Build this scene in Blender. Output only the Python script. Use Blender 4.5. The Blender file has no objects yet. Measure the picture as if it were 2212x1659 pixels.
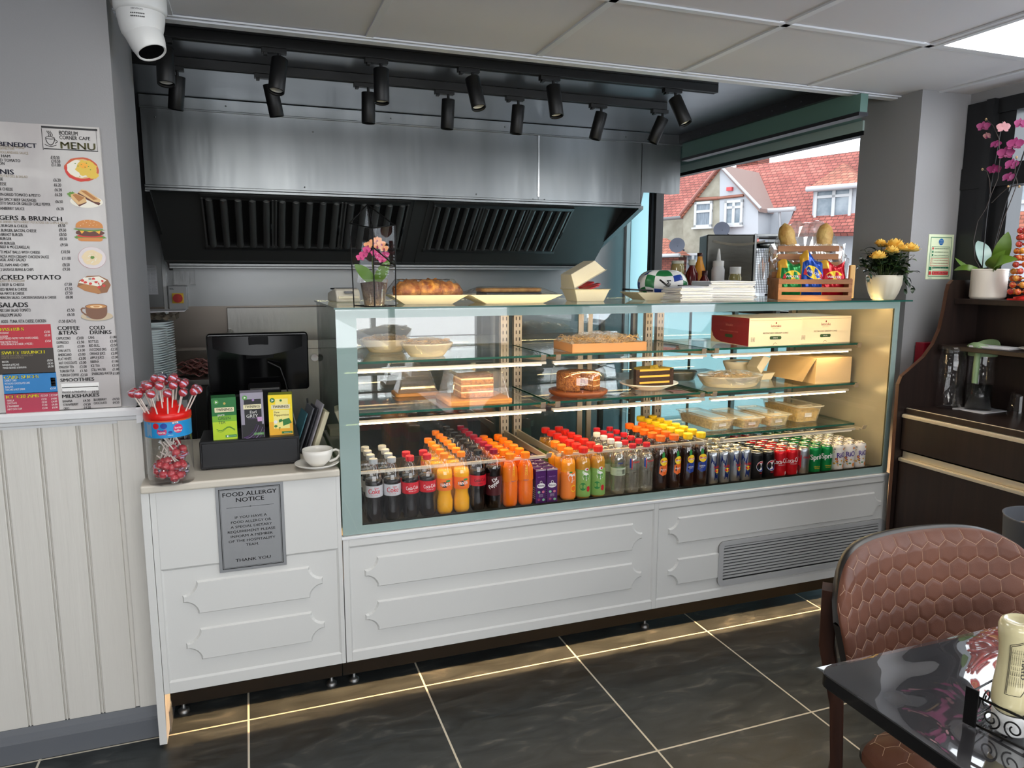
import bpy, math, random
from mathutils import Vector, Matrix
random.seed(7)
S = bpy.context.scene
COL = S.collection
PI = math.pi
# ---------------------------------------------------------------- camera
FPX, YAW, PITCH, ROLL = 1568.2, .34822, .14986, .001907
CAM = Vector((0, -2.329, 1.47))
cy_, sy_, cp_, sp_ = math.cos(YAW), math.sin(YAW), math.cos(PITCH), math.sin(PITCH)
FW = Vector((sy_*cp_, cy_*cp_, -sp_)); RT0 = Vector((cy_, -sy_, 0)); UP0 = RT0.cross(FW)
RT = RT0*math.cos(ROLL)+UP0*math.sin(ROLL); UP = -RT0*math.sin(ROLL)+UP0*math.cos(ROLL)
cd = bpy.data.cameras.new('camera'); cam = bpy.data.objects.new('camera', cd); COL.objects.link(cam)
cd.sensor_width = 36; cd.lens = FPX/2212*36; cd.clip_start = .02; cd.clip_end = 300
cam.matrix_world = Matrix(((RT.x, UP.x, -FW.x, CAM.x), (RT.y, UP.y, -FW.y, CAM.y), (RT.z, UP.z, -FW.z, CAM.z), (0, 0, 0, 1)))
S.camera = cam
def ray(px, py): return FW+RT*((px-1106)/FPX)-UP*((py-829.5)/FPX)
def atx(px, py, x): d = ray(px, py); return CAM+d*((x-CAM.x)/d.x)
def aty(px, py, y): d = ray(px, py); return CAM+d*((y-CAM.y)/d.y)
def atz(px, py, z): d = ray(px, py); return CAM+d*((z-CAM.z)/d.z)
# ---------------------------------------------------------------- world, light, exposure
S.view_settings.view_transform = 'Standard'; S.view_settings.look = 'None'
S.view_settings.exposure = 0.0; S.view_settings.gamma = 1.0; S.view_settings.use_curve_mapping = False
S.cycles.transparent_max_bounces = 28; S.cycles.max_bounces = 8; S.cycles.diffuse_bounces = 4; S.cycles.transmission_bounces = 4; S.cycles.glossy_bounces = 3
S.cycles.sample_clamp_indirect = 6
W = bpy.data.worlds.new('sky'); S.world = W; W.use_nodes = True
wb = W.node_tree.nodes['Background']; wb.inputs['Color'].default_value = (.90, .95, 1, 1); wb.inputs['Strength'].default_value = 3.2
def area(name, loc, rot, sx, sy, power, col=(1, 1, 1), spread=180):
    l = bpy.data.lights.new(name, 'AREA'); l.shape = 'RECTANGLE'; l.size = sx; l.size_y = sy; l.energy = power; l.color = col
    l.spread = math.radians(spread)
    o = bpy.data.objects.new(name, l); COL.objects.link(o); o.location = loc; o.rotation_euler = rot; return o
# overcast daylight coming in through the shop front behind the camera and the side windows
area('daylight_shop_front', (.15, -5.9, 1.45), (PI/2, 0, 0), 5.6, 1.7, 110, (.97, .98, 1))
area('daylight_side_window', (3.5, -1.95, 1.65), (0, PI/2, 0), 1.3, 3.3, 62, (.80, .89, 1))
# ---------------------------------------------------------------- materials
def lin(c):
    c = [v/255 for v in c[:3]]
    return tuple((v/12.92 if v <= .04045 else ((v+.055)/1.055)**2.4) for v in c)+(1,)
MC = {}
def M(name, col, rough=.5, metal=0, spec=.5, bump=None, var=None, coat=0, emit=0, trans=0, ior=1.45, alpha=1):
    """col sRGB 0-255. bump=(scale, strength, stretch xyz). var=(scale, col2, stretch)"""
    if name in MC: return MC[name]
    m = bpy.data.materials.new(name); m.use_nodes = True; nt = m.node_tree; b = nt.nodes['Principled BSDF']
    b.inputs['Base Color'].default_value = lin(col); b.inputs['Roughness'].default_value = rough
    b.inputs['Metallic'].default_value = metal; b.inputs['Specular IOR Level'].default_value = spec
    b.inputs['Coat Weight'].default_value = coat; b.inputs['Coat Roughness'].default_value = .05
    b.inputs['Transmission Weight'].default_value = trans; b.inputs['IOR'].default_value = ior
    b.inputs['Alpha'].default_value = alpha
    if emit: b.inputs['Emission Color'].default_value = lin(col); b.inputs['Emission Strength'].default_value = emit
    tc = None
    def noise(sc, st, det=4):
        nonlocal tc
        if tc is None: tc = nt.nodes.new('ShaderNodeTexCoord')
        mp = nt.nodes.new('ShaderNodeMapping'); mp.inputs['Scale'].default_value = st
        n = nt.nodes.new('ShaderNodeTexNoise'); n.inputs['Scale'].default_value = sc; n.inputs['Detail'].default_value = det
        nt.links.new(tc.outputs['Object'], mp.inputs[0]); nt.links.new(mp.outputs[0], n.inputs['Vector']); return n
    if bump:
        n = noise(bump[0], bump[2] if len(bump) > 2 else (1, 1, 1)); bp = nt.nodes.new('ShaderNodeBump')
        bp.inputs['Strength'].default_value = bump[1]; bp.inputs['Distance'].default_value = .01
        nt.links.new(n.outputs['Fac'], bp.inputs['Height']); nt.links.new(bp.outputs[0], b.inputs['Normal'])
    if var:
        n = noise(var[0], var[2] if len(var) > 2 else (1, 1, 1)); r = nt.nodes.new('ShaderNodeValToRGB')
        r.color_ramp.elements[0].position = .38; r.color_ramp.elements[1].position = .62
        r.color_ramp.elements[0].color = lin(col); r.color_ramp.elements[1].color = lin(var[1])
        nt.links.new(n.outputs['Fac'], r.inputs['Fac']); nt.links.new(r.outputs['Color'], b.inputs['Base Color'])
    MC[name] = m; return m
def sheen(name, tint=(255, 255, 255), refl=.06, rough=.0, veil=0, veilcol=(255, 255, 255), gain=1.0):
    """thin clear sheet: see-through + mirror that grows toward grazing + optional diffuse veil"""
    if name in MC: return MC[name]
    m = bpy.data.materials.new(name); m.use_nodes = True; nt = m.node_tree; nt.nodes.clear()
    o = nt.nodes.new('ShaderNodeOutputMaterial'); t = nt.nodes.new('ShaderNodeBsdfTransparent'); t.inputs[0].default_value = lin(tint)
    g = nt.nodes.new('ShaderNodeBsdfGlossy'); g.inputs['Roughness'].default_value = rough; g.inputs['Color'].default_value = (1, 1, 1, 1)
    lw = nt.nodes.new('ShaderNodeLayerWeight'); lw.inputs[0].default_value = .5
    p = nt.nodes.new('ShaderNodeMath'); p.operation = 'POWER'; p.inputs[1].default_value = 4; nt.links.new(lw.outputs['Facing'], p.inputs[0])
    a = nt.nodes.new('ShaderNodeMath'); a.operation = 'MULTIPLY_ADD'; a.inputs[1].default_value = .7*gain; a.inputs[2].default_value = refl; a.use_clamp = True
    nt.links.new(p.outputs[0], a.inputs[0])
    base = t.outputs[0]
    if veil:
        d = nt.nodes.new('ShaderNodeBsdfDiffuse'); d.inputs[0].default_value = lin(veilcol)
        mv = nt.nodes.new('ShaderNodeMixShader'); mv.inputs[0].default_value = veil
        nt.links.new(t.outputs[0], mv.inputs[1]); nt.links.new(d.outputs[0], mv.inputs[2]); base = mv.outputs[0]
    mx = nt.nodes.new('ShaderNodeMixShader'); nt.links.new(a.outputs[0], mx.inputs[0]); nt.links.new(base, mx.inputs[1]); nt.links.new(g.outputs[0], mx.inputs[2])
    nt.links.new(mx.outputs[0], o.inputs[0]); MC[name] = m; return m
def film(name, col, transl=.6):
    if name in MC: return MC[name]
    m = bpy.data.materials.new(name); m.use_nodes = True; nt = m.node_tree; nt.nodes.clear()
    o = nt.nodes.new('ShaderNodeOutputMaterial'); t = nt.nodes.new('ShaderNodeBsdfTranslucent'); t.inputs[0].default_value = lin(col)
    d = nt.nodes.new('ShaderNodeBsdfDiffuse'); d.inputs[0].default_value = lin(col); mx = nt.nodes.new('ShaderNodeMixShader'); mx.inputs[0].default_value = 1-transl
    nt.links.new(t.outputs[0], mx.inputs[1]); nt.links.new(d.outputs[0], mx.inputs[2]); nt.links.new(mx.outputs[0], o.inputs[0]); MC[name] = m; return m
# ---------------------------------------------------------------- mesh builder
class G:
    def __init__(s): s.v = []; s.f = []; s.m = []; s.sm = []
    def add(s, vs, fs, mi=0, smooth=False):
        o = len(s.v); s.v += [tuple(v) for v in vs]; s.f += [tuple(i+o for i in f) for f in fs]; s.m += [mi]*len(fs); s.sm += [smooth]*len(fs); return s
    def box(s, x0, x1, y0, y1, z0, z1, mi=0):
        if x0 > x1: x0, x1 = x1, x0
        if y0 > y1: y0, y1 = y1, y0
        if z0 > z1: z0, z1 = z1, z0
        v = [(x0, y0, z0), (x1, y0, z0), (x1, y1, z0), (x0, y1, z0), (x0, y0, z1), (x1, y0, z1), (x1, y1, z1), (x0, y1, z1)]
        return s.add(v, [(0, 3, 2, 1), (4, 5, 6, 7), (0, 1, 5, 4), (1, 2, 6, 5), (2, 3, 7, 6), (3, 0, 4, 7)], mi)
    def hexa(s, v, mi=0):  # 8 verts, bottom loop then top loop
        return s.add(v, [(0, 3, 2, 1), (4, 5, 6, 7), (0, 1, 5, 4), (1, 2, 6, 5), (2, 3, 7, 6), (3, 0, 4, 7)], mi)
    def quad(s, *p, mi=0): return s.add(p, [tuple(range(len(p)))], mi)
    def prism(s, poly, f, t, mi=0):  # poly of 2D points, f(a,b,k)->3D for k in 0..t
        n = len(poly); v = [f(a, b, 0) for a, b in poly]+[f(a, b, t) for a, b in poly]
        return s.add(v, [tuple(range(n))[::-1], tuple(range(n, 2*n))]+[(i, (i+1) % n, n+(i+1) % n, n+i) for i in range(n)], mi)
    def px(s, poly, x0, x1, mi=0): return s.prism(poly, lambda a, b, k: (x0+k, a, b), x1-x0, mi)   # yz polygon
    def py(s, poly, y0, y1, mi=0): return s.prism(poly, lambda a, b, k: (a, y0+k, b), y1-y0, mi)   # xz polygon
    def pz(s, poly, z0, z1, mi=0): return s.prism(poly, lambda a, b, k: (a, b, z0+k), z1-z0, mi)   # xy polygon
    def lathe(s, prof, c=(0, 0, 0), n=24, mi=0, caps=True, sx=1, sy=1, smooth=True, a0=0, a1=2*PI):
        full = abs(a1-a0-2*PI) < 1e-6; k = n if full else n+1; o = []
        for r, z in prof:
            for i in range(k):
                a = a0+(a1-a0)*i/n; o.append((c[0]+r*math.cos(a)*sx, c[1]+r*math.sin(a)*sy, c[2]+z))
        fs = []
        for j in range(len(prof)-1):
            for i in range(n): fs.append((j*k+i, j*k+(i+1) % k, (j+1)*k+(i+1) % k, (j+1)*k+i))
        s.add(o, fs, mi, smooth)
        if caps and full:
            if prof[0][0] > 1e-5: s.add(o[:k], [tuple(range(k))[::-1]], mi)
            if prof[-1][0] > 1e-5: s.add(o[-k:], [tuple(range(k))], mi)
        return s
    def cyl(s, p0, p1, r0, r1=None, n=16, mi=0, smooth=True):
        return s.tube([p0, p1], [r0, r0 if r1 is None else r1], n, mi, smooth)
    def tube(s, pts, r, n=8, mi=0, smooth=True, closed=False):
        pts = [Vector(p) for p in pts]; L = len(pts); rs = r if isinstance(r, (list, tuple)) else [r]*L
        o = []; up = None
        for i, p in enumerate(pts):
            d = ((pts[(i+1) % L]-pts[i-1]) if closed else (pts[min(i+1, L-1)]-pts[max(i-1, 0)])).normalized()
            if up is None: up = Vector((0, 0, 1)) if abs(d.z) < .9 else Vector((1, 0, 0))
            a = d.cross(up).normalized(); up = a.cross(d).normalized()
            for k in range(n):
                t = 2*PI*k/n; o.append(p+a*(rs[i]*math.cos(t))+up*(rs[i]*math.sin(t)))
        fs = []; rng = L if closed else L-1
        for j in range(rng):
            for i in range(n): fs.append((j*n+i, j*n+(i+1) % n, ((j+1) % L)*n+(i+1) % n, ((j+1) % L)*n+i))
        s.add(o, fs, mi, smooth)
        if not closed: s.add(o[:n], [tuple(range(n))[::-1]], mi); s.add(o[-n:], [tuple(range(n))], mi)
        return s
    def sphere(s, c, r, n=12, mi=0, sc=(1, 1, 1)):
        k = n//2+1; prof = [(max(1e-6, math.sin(PI*i/(k-1))), -math.cos(PI*i/(k-1))) for i in range(k)]
        g = G().lathe(prof, n=n, caps=False); return s.add([(c[0]+x*r*sc[0], c[1]+y*r*sc[1], c[2]+z*r*sc[2]) for x, y, z in g.v], g.f, mi, True)
    def grid(s, f, nu, nv, mi=0, smooth=True):
        vs = [f(i/nu, j/nv) for j in range(nv+1) for i in range(nu+1)]
        return s.add(vs, [(j*(nu+1)+i, j*(nu+1)+i+1, (j+1)*(nu+1)+i+1, (j+1)*(nu+1)+i) for j in range(nv) for i in range(nu)], mi, smooth)
    def rbox(s, x0, x1, y0, y1, z0, z1, r, mi=0, n=4, axis='z'):
        if axis == 'z': s.pz(rr(x0, x1, y0, y1, r, n), z0, z1, mi)
        elif axis == 'y': s.py(rr(x0, x1, z0, z1, r, n), y0, y1, mi)
        else: s.px(rr(y0, y1, z0, z1, r, n), x0, x1, mi)
        return s
    def text(s, t, f, h, w=None, mi=0, al='L', bold=0, sub=0):
        """f(u,v)->3D, u along the line, v up; h cap height; w fits the width"""
        vs, fs, W0 = glyphs(t, bold)
        k = h; kx = (w/W0) if w else h; ww = W0*kx; off = {'L': 0, 'C': -ww/2, 'R': -ww}[al]
        return s.add([f(x*kx+off, y*k) for x, y in vs], fs, mi)
    def xf(s, m): s.v = [tuple(m @ Vector(v)) for v in s.v]; return s
    def jit(s, a, seed=0):
        r = random.Random(seed); s.v = [(x+r.uniform(-a, a), y+r.uniform(-a, a), z+r.uniform(-a, a)) for x, y, z in s.v]; return s
    def build(s, name, mats, parent=None, bevel=0, seg=2, sub=0):
        me = bpy.data.meshes.new(name); me.from_pydata(s.v, [], s.f)
        if not isinstance(mats, (list, tuple)): mats = [mats]
        for m in mats: me.materials.append(m)
        me.polygons.foreach_set('material_index', s.m); me.polygons.foreach_set('use_smooth', s.sm); me.update()
        o = bpy.data.objects.new(name, me); COL.objects.link(o)
        if parent is not None: o.parent = parent
        if bevel:
            b = o.modifiers.new('b', 'BEVEL'); b.width = bevel; b.segments = seg; b.limit_method = 'ANGLE'
        if sub: d = o.modifiers.new('s', 'SUBSURF'); d.levels = sub; d.render_levels = sub
        return o
def rr(x0, x1, y0, y1, r, n=4):
    o = []
    for cx, cy, a in ((x1-r, y0+r, -PI/2), (x1-r, y1-r, 0), (x0+r, y1-r, PI/2), (x0+r, y0+r, PI)):
        for i in range(n+1): t = a+PI/2*i/n; o.append((cx+r*math.cos(t), cy+r*math.sin(t)))
    return o
GC = {}
def glyphs(t, bold=0):
    k = (t, bold)
    if k in GC: return GC[k]
    c = bpy.data.curves.new('t', 'FONT'); c.body = t; c.resolution_u = 2 if len(t) > 6 else 3; c.offset = 0; c.fill_mode = 'FRONT'
    o = bpy.data.objects.new('t', c); COL.objects.link(o); dg = bpy.context.evaluated_depsgraph_get(); dg.update()
    me = bpy.data.meshes.new_from_object(o.evaluated_get(dg))
    vs = [(v.co.x, v.co.y) for v in me.vertices]; fs = [tuple(p.vertices) for p in me.polygons]
    bpy.data.objects.remove(o); bpy.data.curves.remove(c); bpy.data.meshes.remove(me)
    if not vs: vs = [(0, 0)]; fs = []
    x0 = min(v[0] for v in vs); x1 = max(v[0] for v in vs); K = .69
    if bold:  # heavier stroke: the same outline once more, a hair to the side
        n = len(vs); b = bold*1.3; vs = [(x-b*.5, y) for x, y in vs]+[(x+b*.5, y) for x, y in vs]; fs = fs+[tuple(i+n for i in f) for f in fs]
    GC[k] = ([((x-x0)/K, y/K) for x, y in vs], fs, (x1-x0)/K); return GC[k]
def tag(o, label=None, cat=None, group=None, kind=None):
    if label: o['label'] = label
    if cat: o['category'] = cat
    if group: o['group'] = group
    if kind: o['kind'] = kind
    return o
def thing(name, label, cat, loc=(0, 0, 0), rz=0, group=None):
    o = bpy.data.objects.new(name, None); COL.objects.link(o); o.empty_display_size = .02
    o.location = loc; o.rotation_euler = (0, 0, rz); return tag(o, label, cat, group)
def one(name, g, mat, label, cat, loc=(0, 0, 0), rz=0, group=None, bevel=0):
    o = g.build(name, mat, None, bevel); o.location = loc; o.rotation_euler = (0, 0, rz); return tag(o, label, cat, group)
def struct(name, g, mat, parent=None, bevel=0):
    o = g.build(name, mat, parent, bevel)
    if parent is None: o['kind'] = 'structure'
    return o
def dup(root, loc, rz, label, group=None):
    r = root.copy(); COL.objects.link(r); r.location = loc; r.rotation_euler = (0, 0, rz); r['label'] = label
    if group: r['group'] = group
    for ch in list(root.children):
        c = ch.copy(); COL.objects.link(c); c.parent = r
        for gch in ch.children: d = gch.copy(); COL.objects.link(d); d.parent = c
    return r
def plabel(o, l): o['label'] = l; return o
# ---------------------------------------------------------------- common materials
WHITE = M('white_panel_paint', (214, 213, 209), .38, bump=(600, .03))
WOODW = M('white_woodgrain', (212, 208, 200), .45, bump=(26, .35, (1, 1, .07)))
GREYP = M('grey_wall_paint', (146, 145, 146), .6, bump=(220, .06))
SKIRT = M('grey_skirting_paint', (98, 101, 106), .45)
CEILT = M('ceiling_tile', (208, 208, 212), .85, bump=(900, .15))
CTEE = M('ceiling_tee_white', (214, 216, 220), .4)
BLK = M('matt_black', (20, 20, 21), .45)
BLKG = M('gloss_black', (8, 8, 9), .12)
STEEL = M('brushed_steel', (152, 155, 156), .29, 1, bump=(3.0, 1.0, (1, 1, .10)), var=(3, (128, 131, 132), (1, 1, .2)))
STEEL2 = M('steel_dull', (140, 141, 141), .42, 1, bump=(8, .2, (3, 1, 1)))
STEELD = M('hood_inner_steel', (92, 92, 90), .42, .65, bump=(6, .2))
CHROME = M('chrome', (225, 225, 225), .08, 1)
ALU = M('satin_aluminium', (212, 204, 186), .42, .7)
GLASS = sheen('clear_glass', refl=.032)
GLASSW = sheen('window_glass', refl=.02, gain=.6)
GREENE = M('glass_green_edge', (30, 82, 72), .15)
CLEARP = sheen('clear_plastic', refl=.07, rough=.05, veil=.05)
WRAP2 = sheen('thin_cling_wrap', refl=.05, rough=.06, veil=.02)
WRAP = sheen('cling_wrap', refl=.16, rough=.12, veil=.10)
WPORC = M('white_porcelain', (226, 222, 214), .14)
BROWN = M('dark_wenge_board', (42, 30, 26), .38, var=(40, (33, 24, 21), (1, 1, .05)))
BROWNE = M('brown_edge_band', (82, 54, 40), .45)
PAPER = M('white_paper', (212, 212, 216), .7)
WOODL = M('light_wood', (186, 128, 74), .5, var=(30, (164, 108, 60), (.1, 1, 1)))
BOARD = M('chopping_board_wood', (196, 140, 78), .5, var=(24, (178, 120, 62), (.15, 1, 1)))
LEDM = M('warm_led', (255, 220, 160), .5, emit=38)
# ---------------------------------------------------------------- floor
def floor_mat():
    m = bpy.data.materials.new('slate_floor_tiles'); m.use_nodes = True; nt = m.node_tree; b = nt.nodes['Principled BSDF']; L = nt.links.new
    N = nt.nodes.new; tc = N('ShaderNodeTexCoord'); sp = N('ShaderNodeSeparateXYZ'); L(tc.outputs['Object'], sp.inputs[0])
    def math_(op, a, bb=None, c=None):
        n = N('ShaderNodeMath'); n.operation = op
        for i, v in enumerate((a, bb, c)):
            if v is None: continue
            if isinstance(v, (int, float)): n.inputs[i].default_value = v
            else: L(v, n.inputs[i])
        return n.outputs[0]
    def groove(o, off):
        t = math_('MODULO', math_('ADD', o, off+60), .6); t = math_('ABSOLUTE', math_('SUBTRACT', t, .3)); return math_('GREATER_THAN', t, .3-.0032)
    gr = math_('MAXIMUM', groove(sp.outputs[0], .064), groove(sp.outputs[1], -.061))
    n1 = N('ShaderNodeTexNoise'); n1.inputs['Scale'].default_value = 5; n1.inputs['Detail'].default_value = 9; n1.inputs['Distortion'].default_value = 1.6
    mp = N('ShaderNodeMapping'); mp.inputs['Rotation'].default_value = (0, 0, .5); mp.inputs['Scale'].default_value = (1, 2.6, 1); L(tc.outputs['Object'], mp.inputs[0]); L(mp.outputs[0], n1.inputs['Vector'])
    r = N('ShaderNodeValToRGB'); e = r.color_ramp.elements; e[0].position = .35; e[0].color = lin((38, 41, 42)); e[1].position = .6; e[1].color = lin((54, 58, 59))
    e2 = e.new(.74); e2.color = lin((92, 90, 86)); L(n1.outputs['Fac'], r.inputs[0])
    mx = N('ShaderNodeMixRGB'); L(gr, mx.inputs[0]); L(r.outputs[0], mx.inputs[1]); mx.inputs[2].default_value = lin((206, 198, 180)); L(mx.outputs[0], b.inputs['Base Color'])
    ro = math_('MULTIPLY_ADD', n1.outputs['Fac'], .35, .22); ro = math_('ADD', ro, math_('MULTIPLY', gr, .3)); L(ro, b.inputs['Roughness'])
    bp = N('ShaderNodeBump'); bp.inputs['Strength'].default_value = .35; bp.inputs['Distance'].default_value = .004
    h = math_('SUBTRACT', n1.outputs['Fac'], gr); L(h, bp.inputs['Height']); L(bp.outputs[0], b.inputs['Normal']); return m
struct('floor', G().box(-3.6, 3.25, -5.6, 2.75, -.1, 0), floor_mat())
# ---------------------------------------------------------------- dining-room ceiling: tiles dropped in a tee grid
CZ = 2.238
def ceil_mat():
    m = M('ceiling_tile', (196, 192, 186)); return m
g = G(); XL = [-3.6, -2.58, -1.98, -1.38, -.78, -.18, .42, 1.02, 1.62, 2.22, 2.82, 3.0]; YL = [-5.6, -5.16, -4.56, -3.96, -3.36, -2.76, -2.16, -1.56, -.96, -.36, .236]
LP = {(9, 8), (5, 8), (9, 4), (5, 4), (2, 6), (7, 2), (2, 2)}   # cells that hold a light panel
for i in range(len(XL)-1):
    for j in range(len(YL)-1):
        if (i, j) in LP: continue
        g.box(XL[i]+.012, XL[i+1]-.012, YL[j]+.012, YL[j+1]-.012, CZ+.006, CZ+.02)
g.box(-3.6, 3.1, -5.6, .25, CZ+.3, CZ+.34)
struct('ceiling', g, CEILT)
g = G()
for x in XL[1:-1]: g.box(x-.012, x+.012, -5.6, .236, CZ, CZ+.006)
for y in YL[1:-1]: g.box(-3.6, 3.0, y-.012, y+.012, CZ, CZ+.0055)
struct('trim_1', g, CTEE)
# perimeter lip toward the kitchen: stepped white angle
g = G(); g.box(-.35, 2.72, .224, .262, CZ-.006, CZ+.001); g.box(-.35, 2.72, .256, .262, CZ+.001, CZ+.06); g.box(-.35, 2.72, .205, .215, CZ-.002, CZ+.003)
struct('trim_2', g, CTEE)
LIGHTP = M('lit_ceiling_panel', (255, 253, 248), .5, emit=9)
lab = {(9, 8): 'lit square ceiling light panel above the dark brown sideboard', }
for n_, (i, j) in enumerate(sorted(LP, reverse=True)):
    x0, x1, y0, y1 = XL[i], XL[i]+.6, YL[j], YL[j]+.6
    if i == 9: x0, x1 = 2.22, 2.82
    t = thing('ceiling_light', lab.get((i, j), 'square light panel in the ceiling grid behind the viewer'), 'ceiling light', (x0+.3, y0+.3, CZ), 0, 'ceiling light panels')
    G().box(-.27, .27, -.27, .27, .004, .02).build('diffuser', LIGHTP, t)
    f = G(); f.box(-.29, .29, -.29, -.27, -.003, .02); f.box(-.29, .29, .27, .29, -.003, .02); f.box(-.29, -.27, -.27, .27, -.003, .02); f.box(.27, .29, -.27, .27, -.003, .02)
    f.build('frame', CTEE, t)
# ---------------------------------------------------------------- walls behind the viewer with the shop front
SHOPB = M('black_window_frame', (24, 25, 27), .35)
g = G(); g.box(-3.7, -3.5, -5.6, 2.75, 0, 2.6); struct('wall_left', g, GREYP)
g = G(); g.box(-3.5, 3.0, -5.7, -5.5, 0, .62); g.box(-3.5, 3.0, -5.7, -5.5, 2.15, 2.6); g.box(-3.5, -2.6, -5.7, -5.5, .62, 2.15); g.box(2.9, 3.0, -5.7, -5.5, .62, 2.15)
struct('wall_front', g, GREYP)
w = G()
for x in (-2.6, -1.25, .1, 1.45, 2.84): w.box(x, x+.06, -5.66, -5.56, .62, 2.15)
w.box(-2.6, 2.9, -5.66, -5.56, .62, .68); w.box(-2.6, 2.9, -5.66, -5.56, 2.09, 2.15)
wo = struct('window_1', w, SHOPB); G().box(-2.6, 2.9, -5.615, -5.61, .65, 2.1).build('pane', GLASSW, wo)
# right wall of the dining room: dark framed windows coming toward the viewer
g = G(); g.box(3.0, 3.2, -5.6, .1, 0, .95); g.box(3.0, 3.2, -5.6, .1, 2.2, 2.6); g.box(3.0, 3.2, -5.6, -4.2, .95, 2.2)
struct('wall_right', g, GREYP)
w = G()
y1 = .095
w.box(2.985, 3.06, y1-.10, y1, .95, 2.2); w.box(2.965, 3.04, y1-.135, y1-.10, .95, 2.2); w.box(3.0, 3.08, y1-.21, y1-.135, .95, 2.2)
for y in (-1.5, -2.9, -4.2): w.box(2.99, 3.08, y, y+.08, .95, 2.2)
w.box(2.98, 3.07, -4.2, y1, 1.84, 1.93); w.box(2.98, 3.07, -4.2, y1, .95, 1.02); w.box(2.99, 3.07, -4.2, y1, 2.14, 2.2)
wo = struct('window_2', w, SHOPB); G().box(3.03, 3.035, -4.2, y1-.2, 1.0, 2.16).build('pane', GLASSW, wo)
# pillar between dining room window and kitchen window
struct('wall_pillar', G().box(2.72, 3.2, .098, .42, 0, CZ+.1), GREYP)
g = G(); g.box(2.98-.26, 2.99, .083, .098, .98, 1.02); g.box(2.72, 2.99, .08, .098, .955, .985); struct('trim_3', g, M('white_gloss_trim', (228, 228, 228), .3))
g = G(); g.box(2.72, 2.99, .088, .098, .1, .955); struct('wall_pillar_panel', g, WOODW)
# ---------------------------------------------------------------- left stub wall with wainscot, chair rail, skirting
WX = -.33
g = G(); g.box(-3.5, WX, .1, .58, 0, CZ+.3); struct('wall_stub', g, GREYP)
g = G(); edges = [-3.5]; x = WX-.045
pts = []
xs = [WX-.062-.098*k for k in range(0, 32)]
# boards with rounded double grooves between them
top, bot = 1.035, .1
g.box(WX-.055, WX+.004, .084, .1, bot, top)
for k in range(30):
    x1_, x0_ = xs[k], xs[k+1]
    g.box(x0_+.006, x1_-.006, .088, .1, bot, top); g.box(x0_-.002, x0_+.002, .088, .1, bot, top)
g.box(-3.5, WX, .0945, .1, bot, top); g.box(WX, WX+.01, .084, .58, bot, top)
struct('wall_stub_panel', g, WOODW, bevel=.002)
g = G(); prof = [(.1, 1.025), (.088, 1.025), (.085, 1.032), (.078, 1.036), (.074, 1.046), (.066, 1.05), (.064, 1.066), (.07, 1.074), (.1, 1.074)]
g.px(prof, -3.5, WX+.03)
prof2 = [(WX, 1.025), (WX+.016, 1.028), (WX+.02, 1.046), (WX+.034, 1.05), (WX+.036, 1.066), (WX+.03, 1.074), (WX, 1.074)]
g.py(prof2, .067, .58); struct('trim_4', g, M('white_gloss_trim', (228, 228, 228)))
g = G(); g.px([(.1, 0), (.068, 0), (.068, .062), (.074, .068), (.078, .085), (.088, .1), (.1, .1)], -3.5, WX+.02); g.box(WX, WX+.03, .08, .58, 0, .07)
struct('baseboard_left', g, SKIRT)
# ---------------------------------------------------------------- kitchen shell
g = G(); g.box(-3.6, 2.9, 2.6, 2.75, 0, 2.6); struct('wall_back', g, M('steel_wall_sheet', (126, 127, 127), .36, 1, bump=(4, .18, (1, 1, .4))))
g = G(); g.box(-3.5, 2.9, .26, 2.6, 2.29, 2.33); struct('ceiling_kitchen', g, M('ceiling_sheet_steel', (168, 172, 178), .3, 1, bump=(2.2, .35, (1, 1, 1))))
GRN = M('pale_green_frame', (132, 164, 158), .4)
g = G(); g.box(2.48, 2.52, .262, 1.54, 2.155, 2.24); g.box(2.48, 2.52, .19, .262, 2.155, 2.229); struct('trim_5', g, M('dark_green_board', (96, 128, 120), .45))
g = G(); g.box(2.455, 2.525, .262, 1.54, 2.24, 2.29); g.box(2.476, 2.526, .19, 1.54, 2.14, 2.155)
for k in range(13): g.sphere((2.453, .32+k*.1, 2.262), .004, 6)
struct('trim_6', g, M('dark_grey_angle', (66, 66, 70), .4, .6))
CYAN = film('pale_blue_window_film', (220, 248, 252), .85)
g = G(); g.box(2.72, 2.86, .42, 2.6, 2.17, 2.6); struct('wall_kitchen_right', g, GRN)
w = G(); w.box(2.71, 2.76, .40, 2.3, 2.13, 2.175, 0); w.box(2.715, 2.76, .40, 2.3, 2.11, 2.13, 1); w.box(2.71, 2.77, 2.2, 2.235, 1.27, 2.13, 1); w.box(2.715, 2.77, 2.235, 2.27, 1.27, 2.13, 2); w.box(2.71, 2.77, 2.27, 2.3, 0, 2.13, 1)
w.box(2.715, 2.76, .42, 2.3, 1.25, 1.275, 1)
for y in (.8, 1.3, 1.75): w.box(2.722, 2.735, y, y+.012, .05, 1.25, 1)
wo = struct('window_3', w, [M('window_head_grey', (168, 188, 182), .4), SHOPB, M('mid_grey_frame', (110, 116, 124), .4)])
G().box(2.745, 2.75, .42, 2.2, 1.275, 2.11).build('pane', GLASSW, wo)
p = G().box(2.74, 2.745, .42, 2.3, .05, 1.25); p.box(2.74, 2.745, 2.3, 2.6, .05, 2.17); p.build('film_panel', CYAN, wo)
struct('trim_7', G().box(2.690, 2.72, 2.575, 2.6, 0, 2.17), M('white_gloss_trim', (228, 228, 228)))
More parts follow.
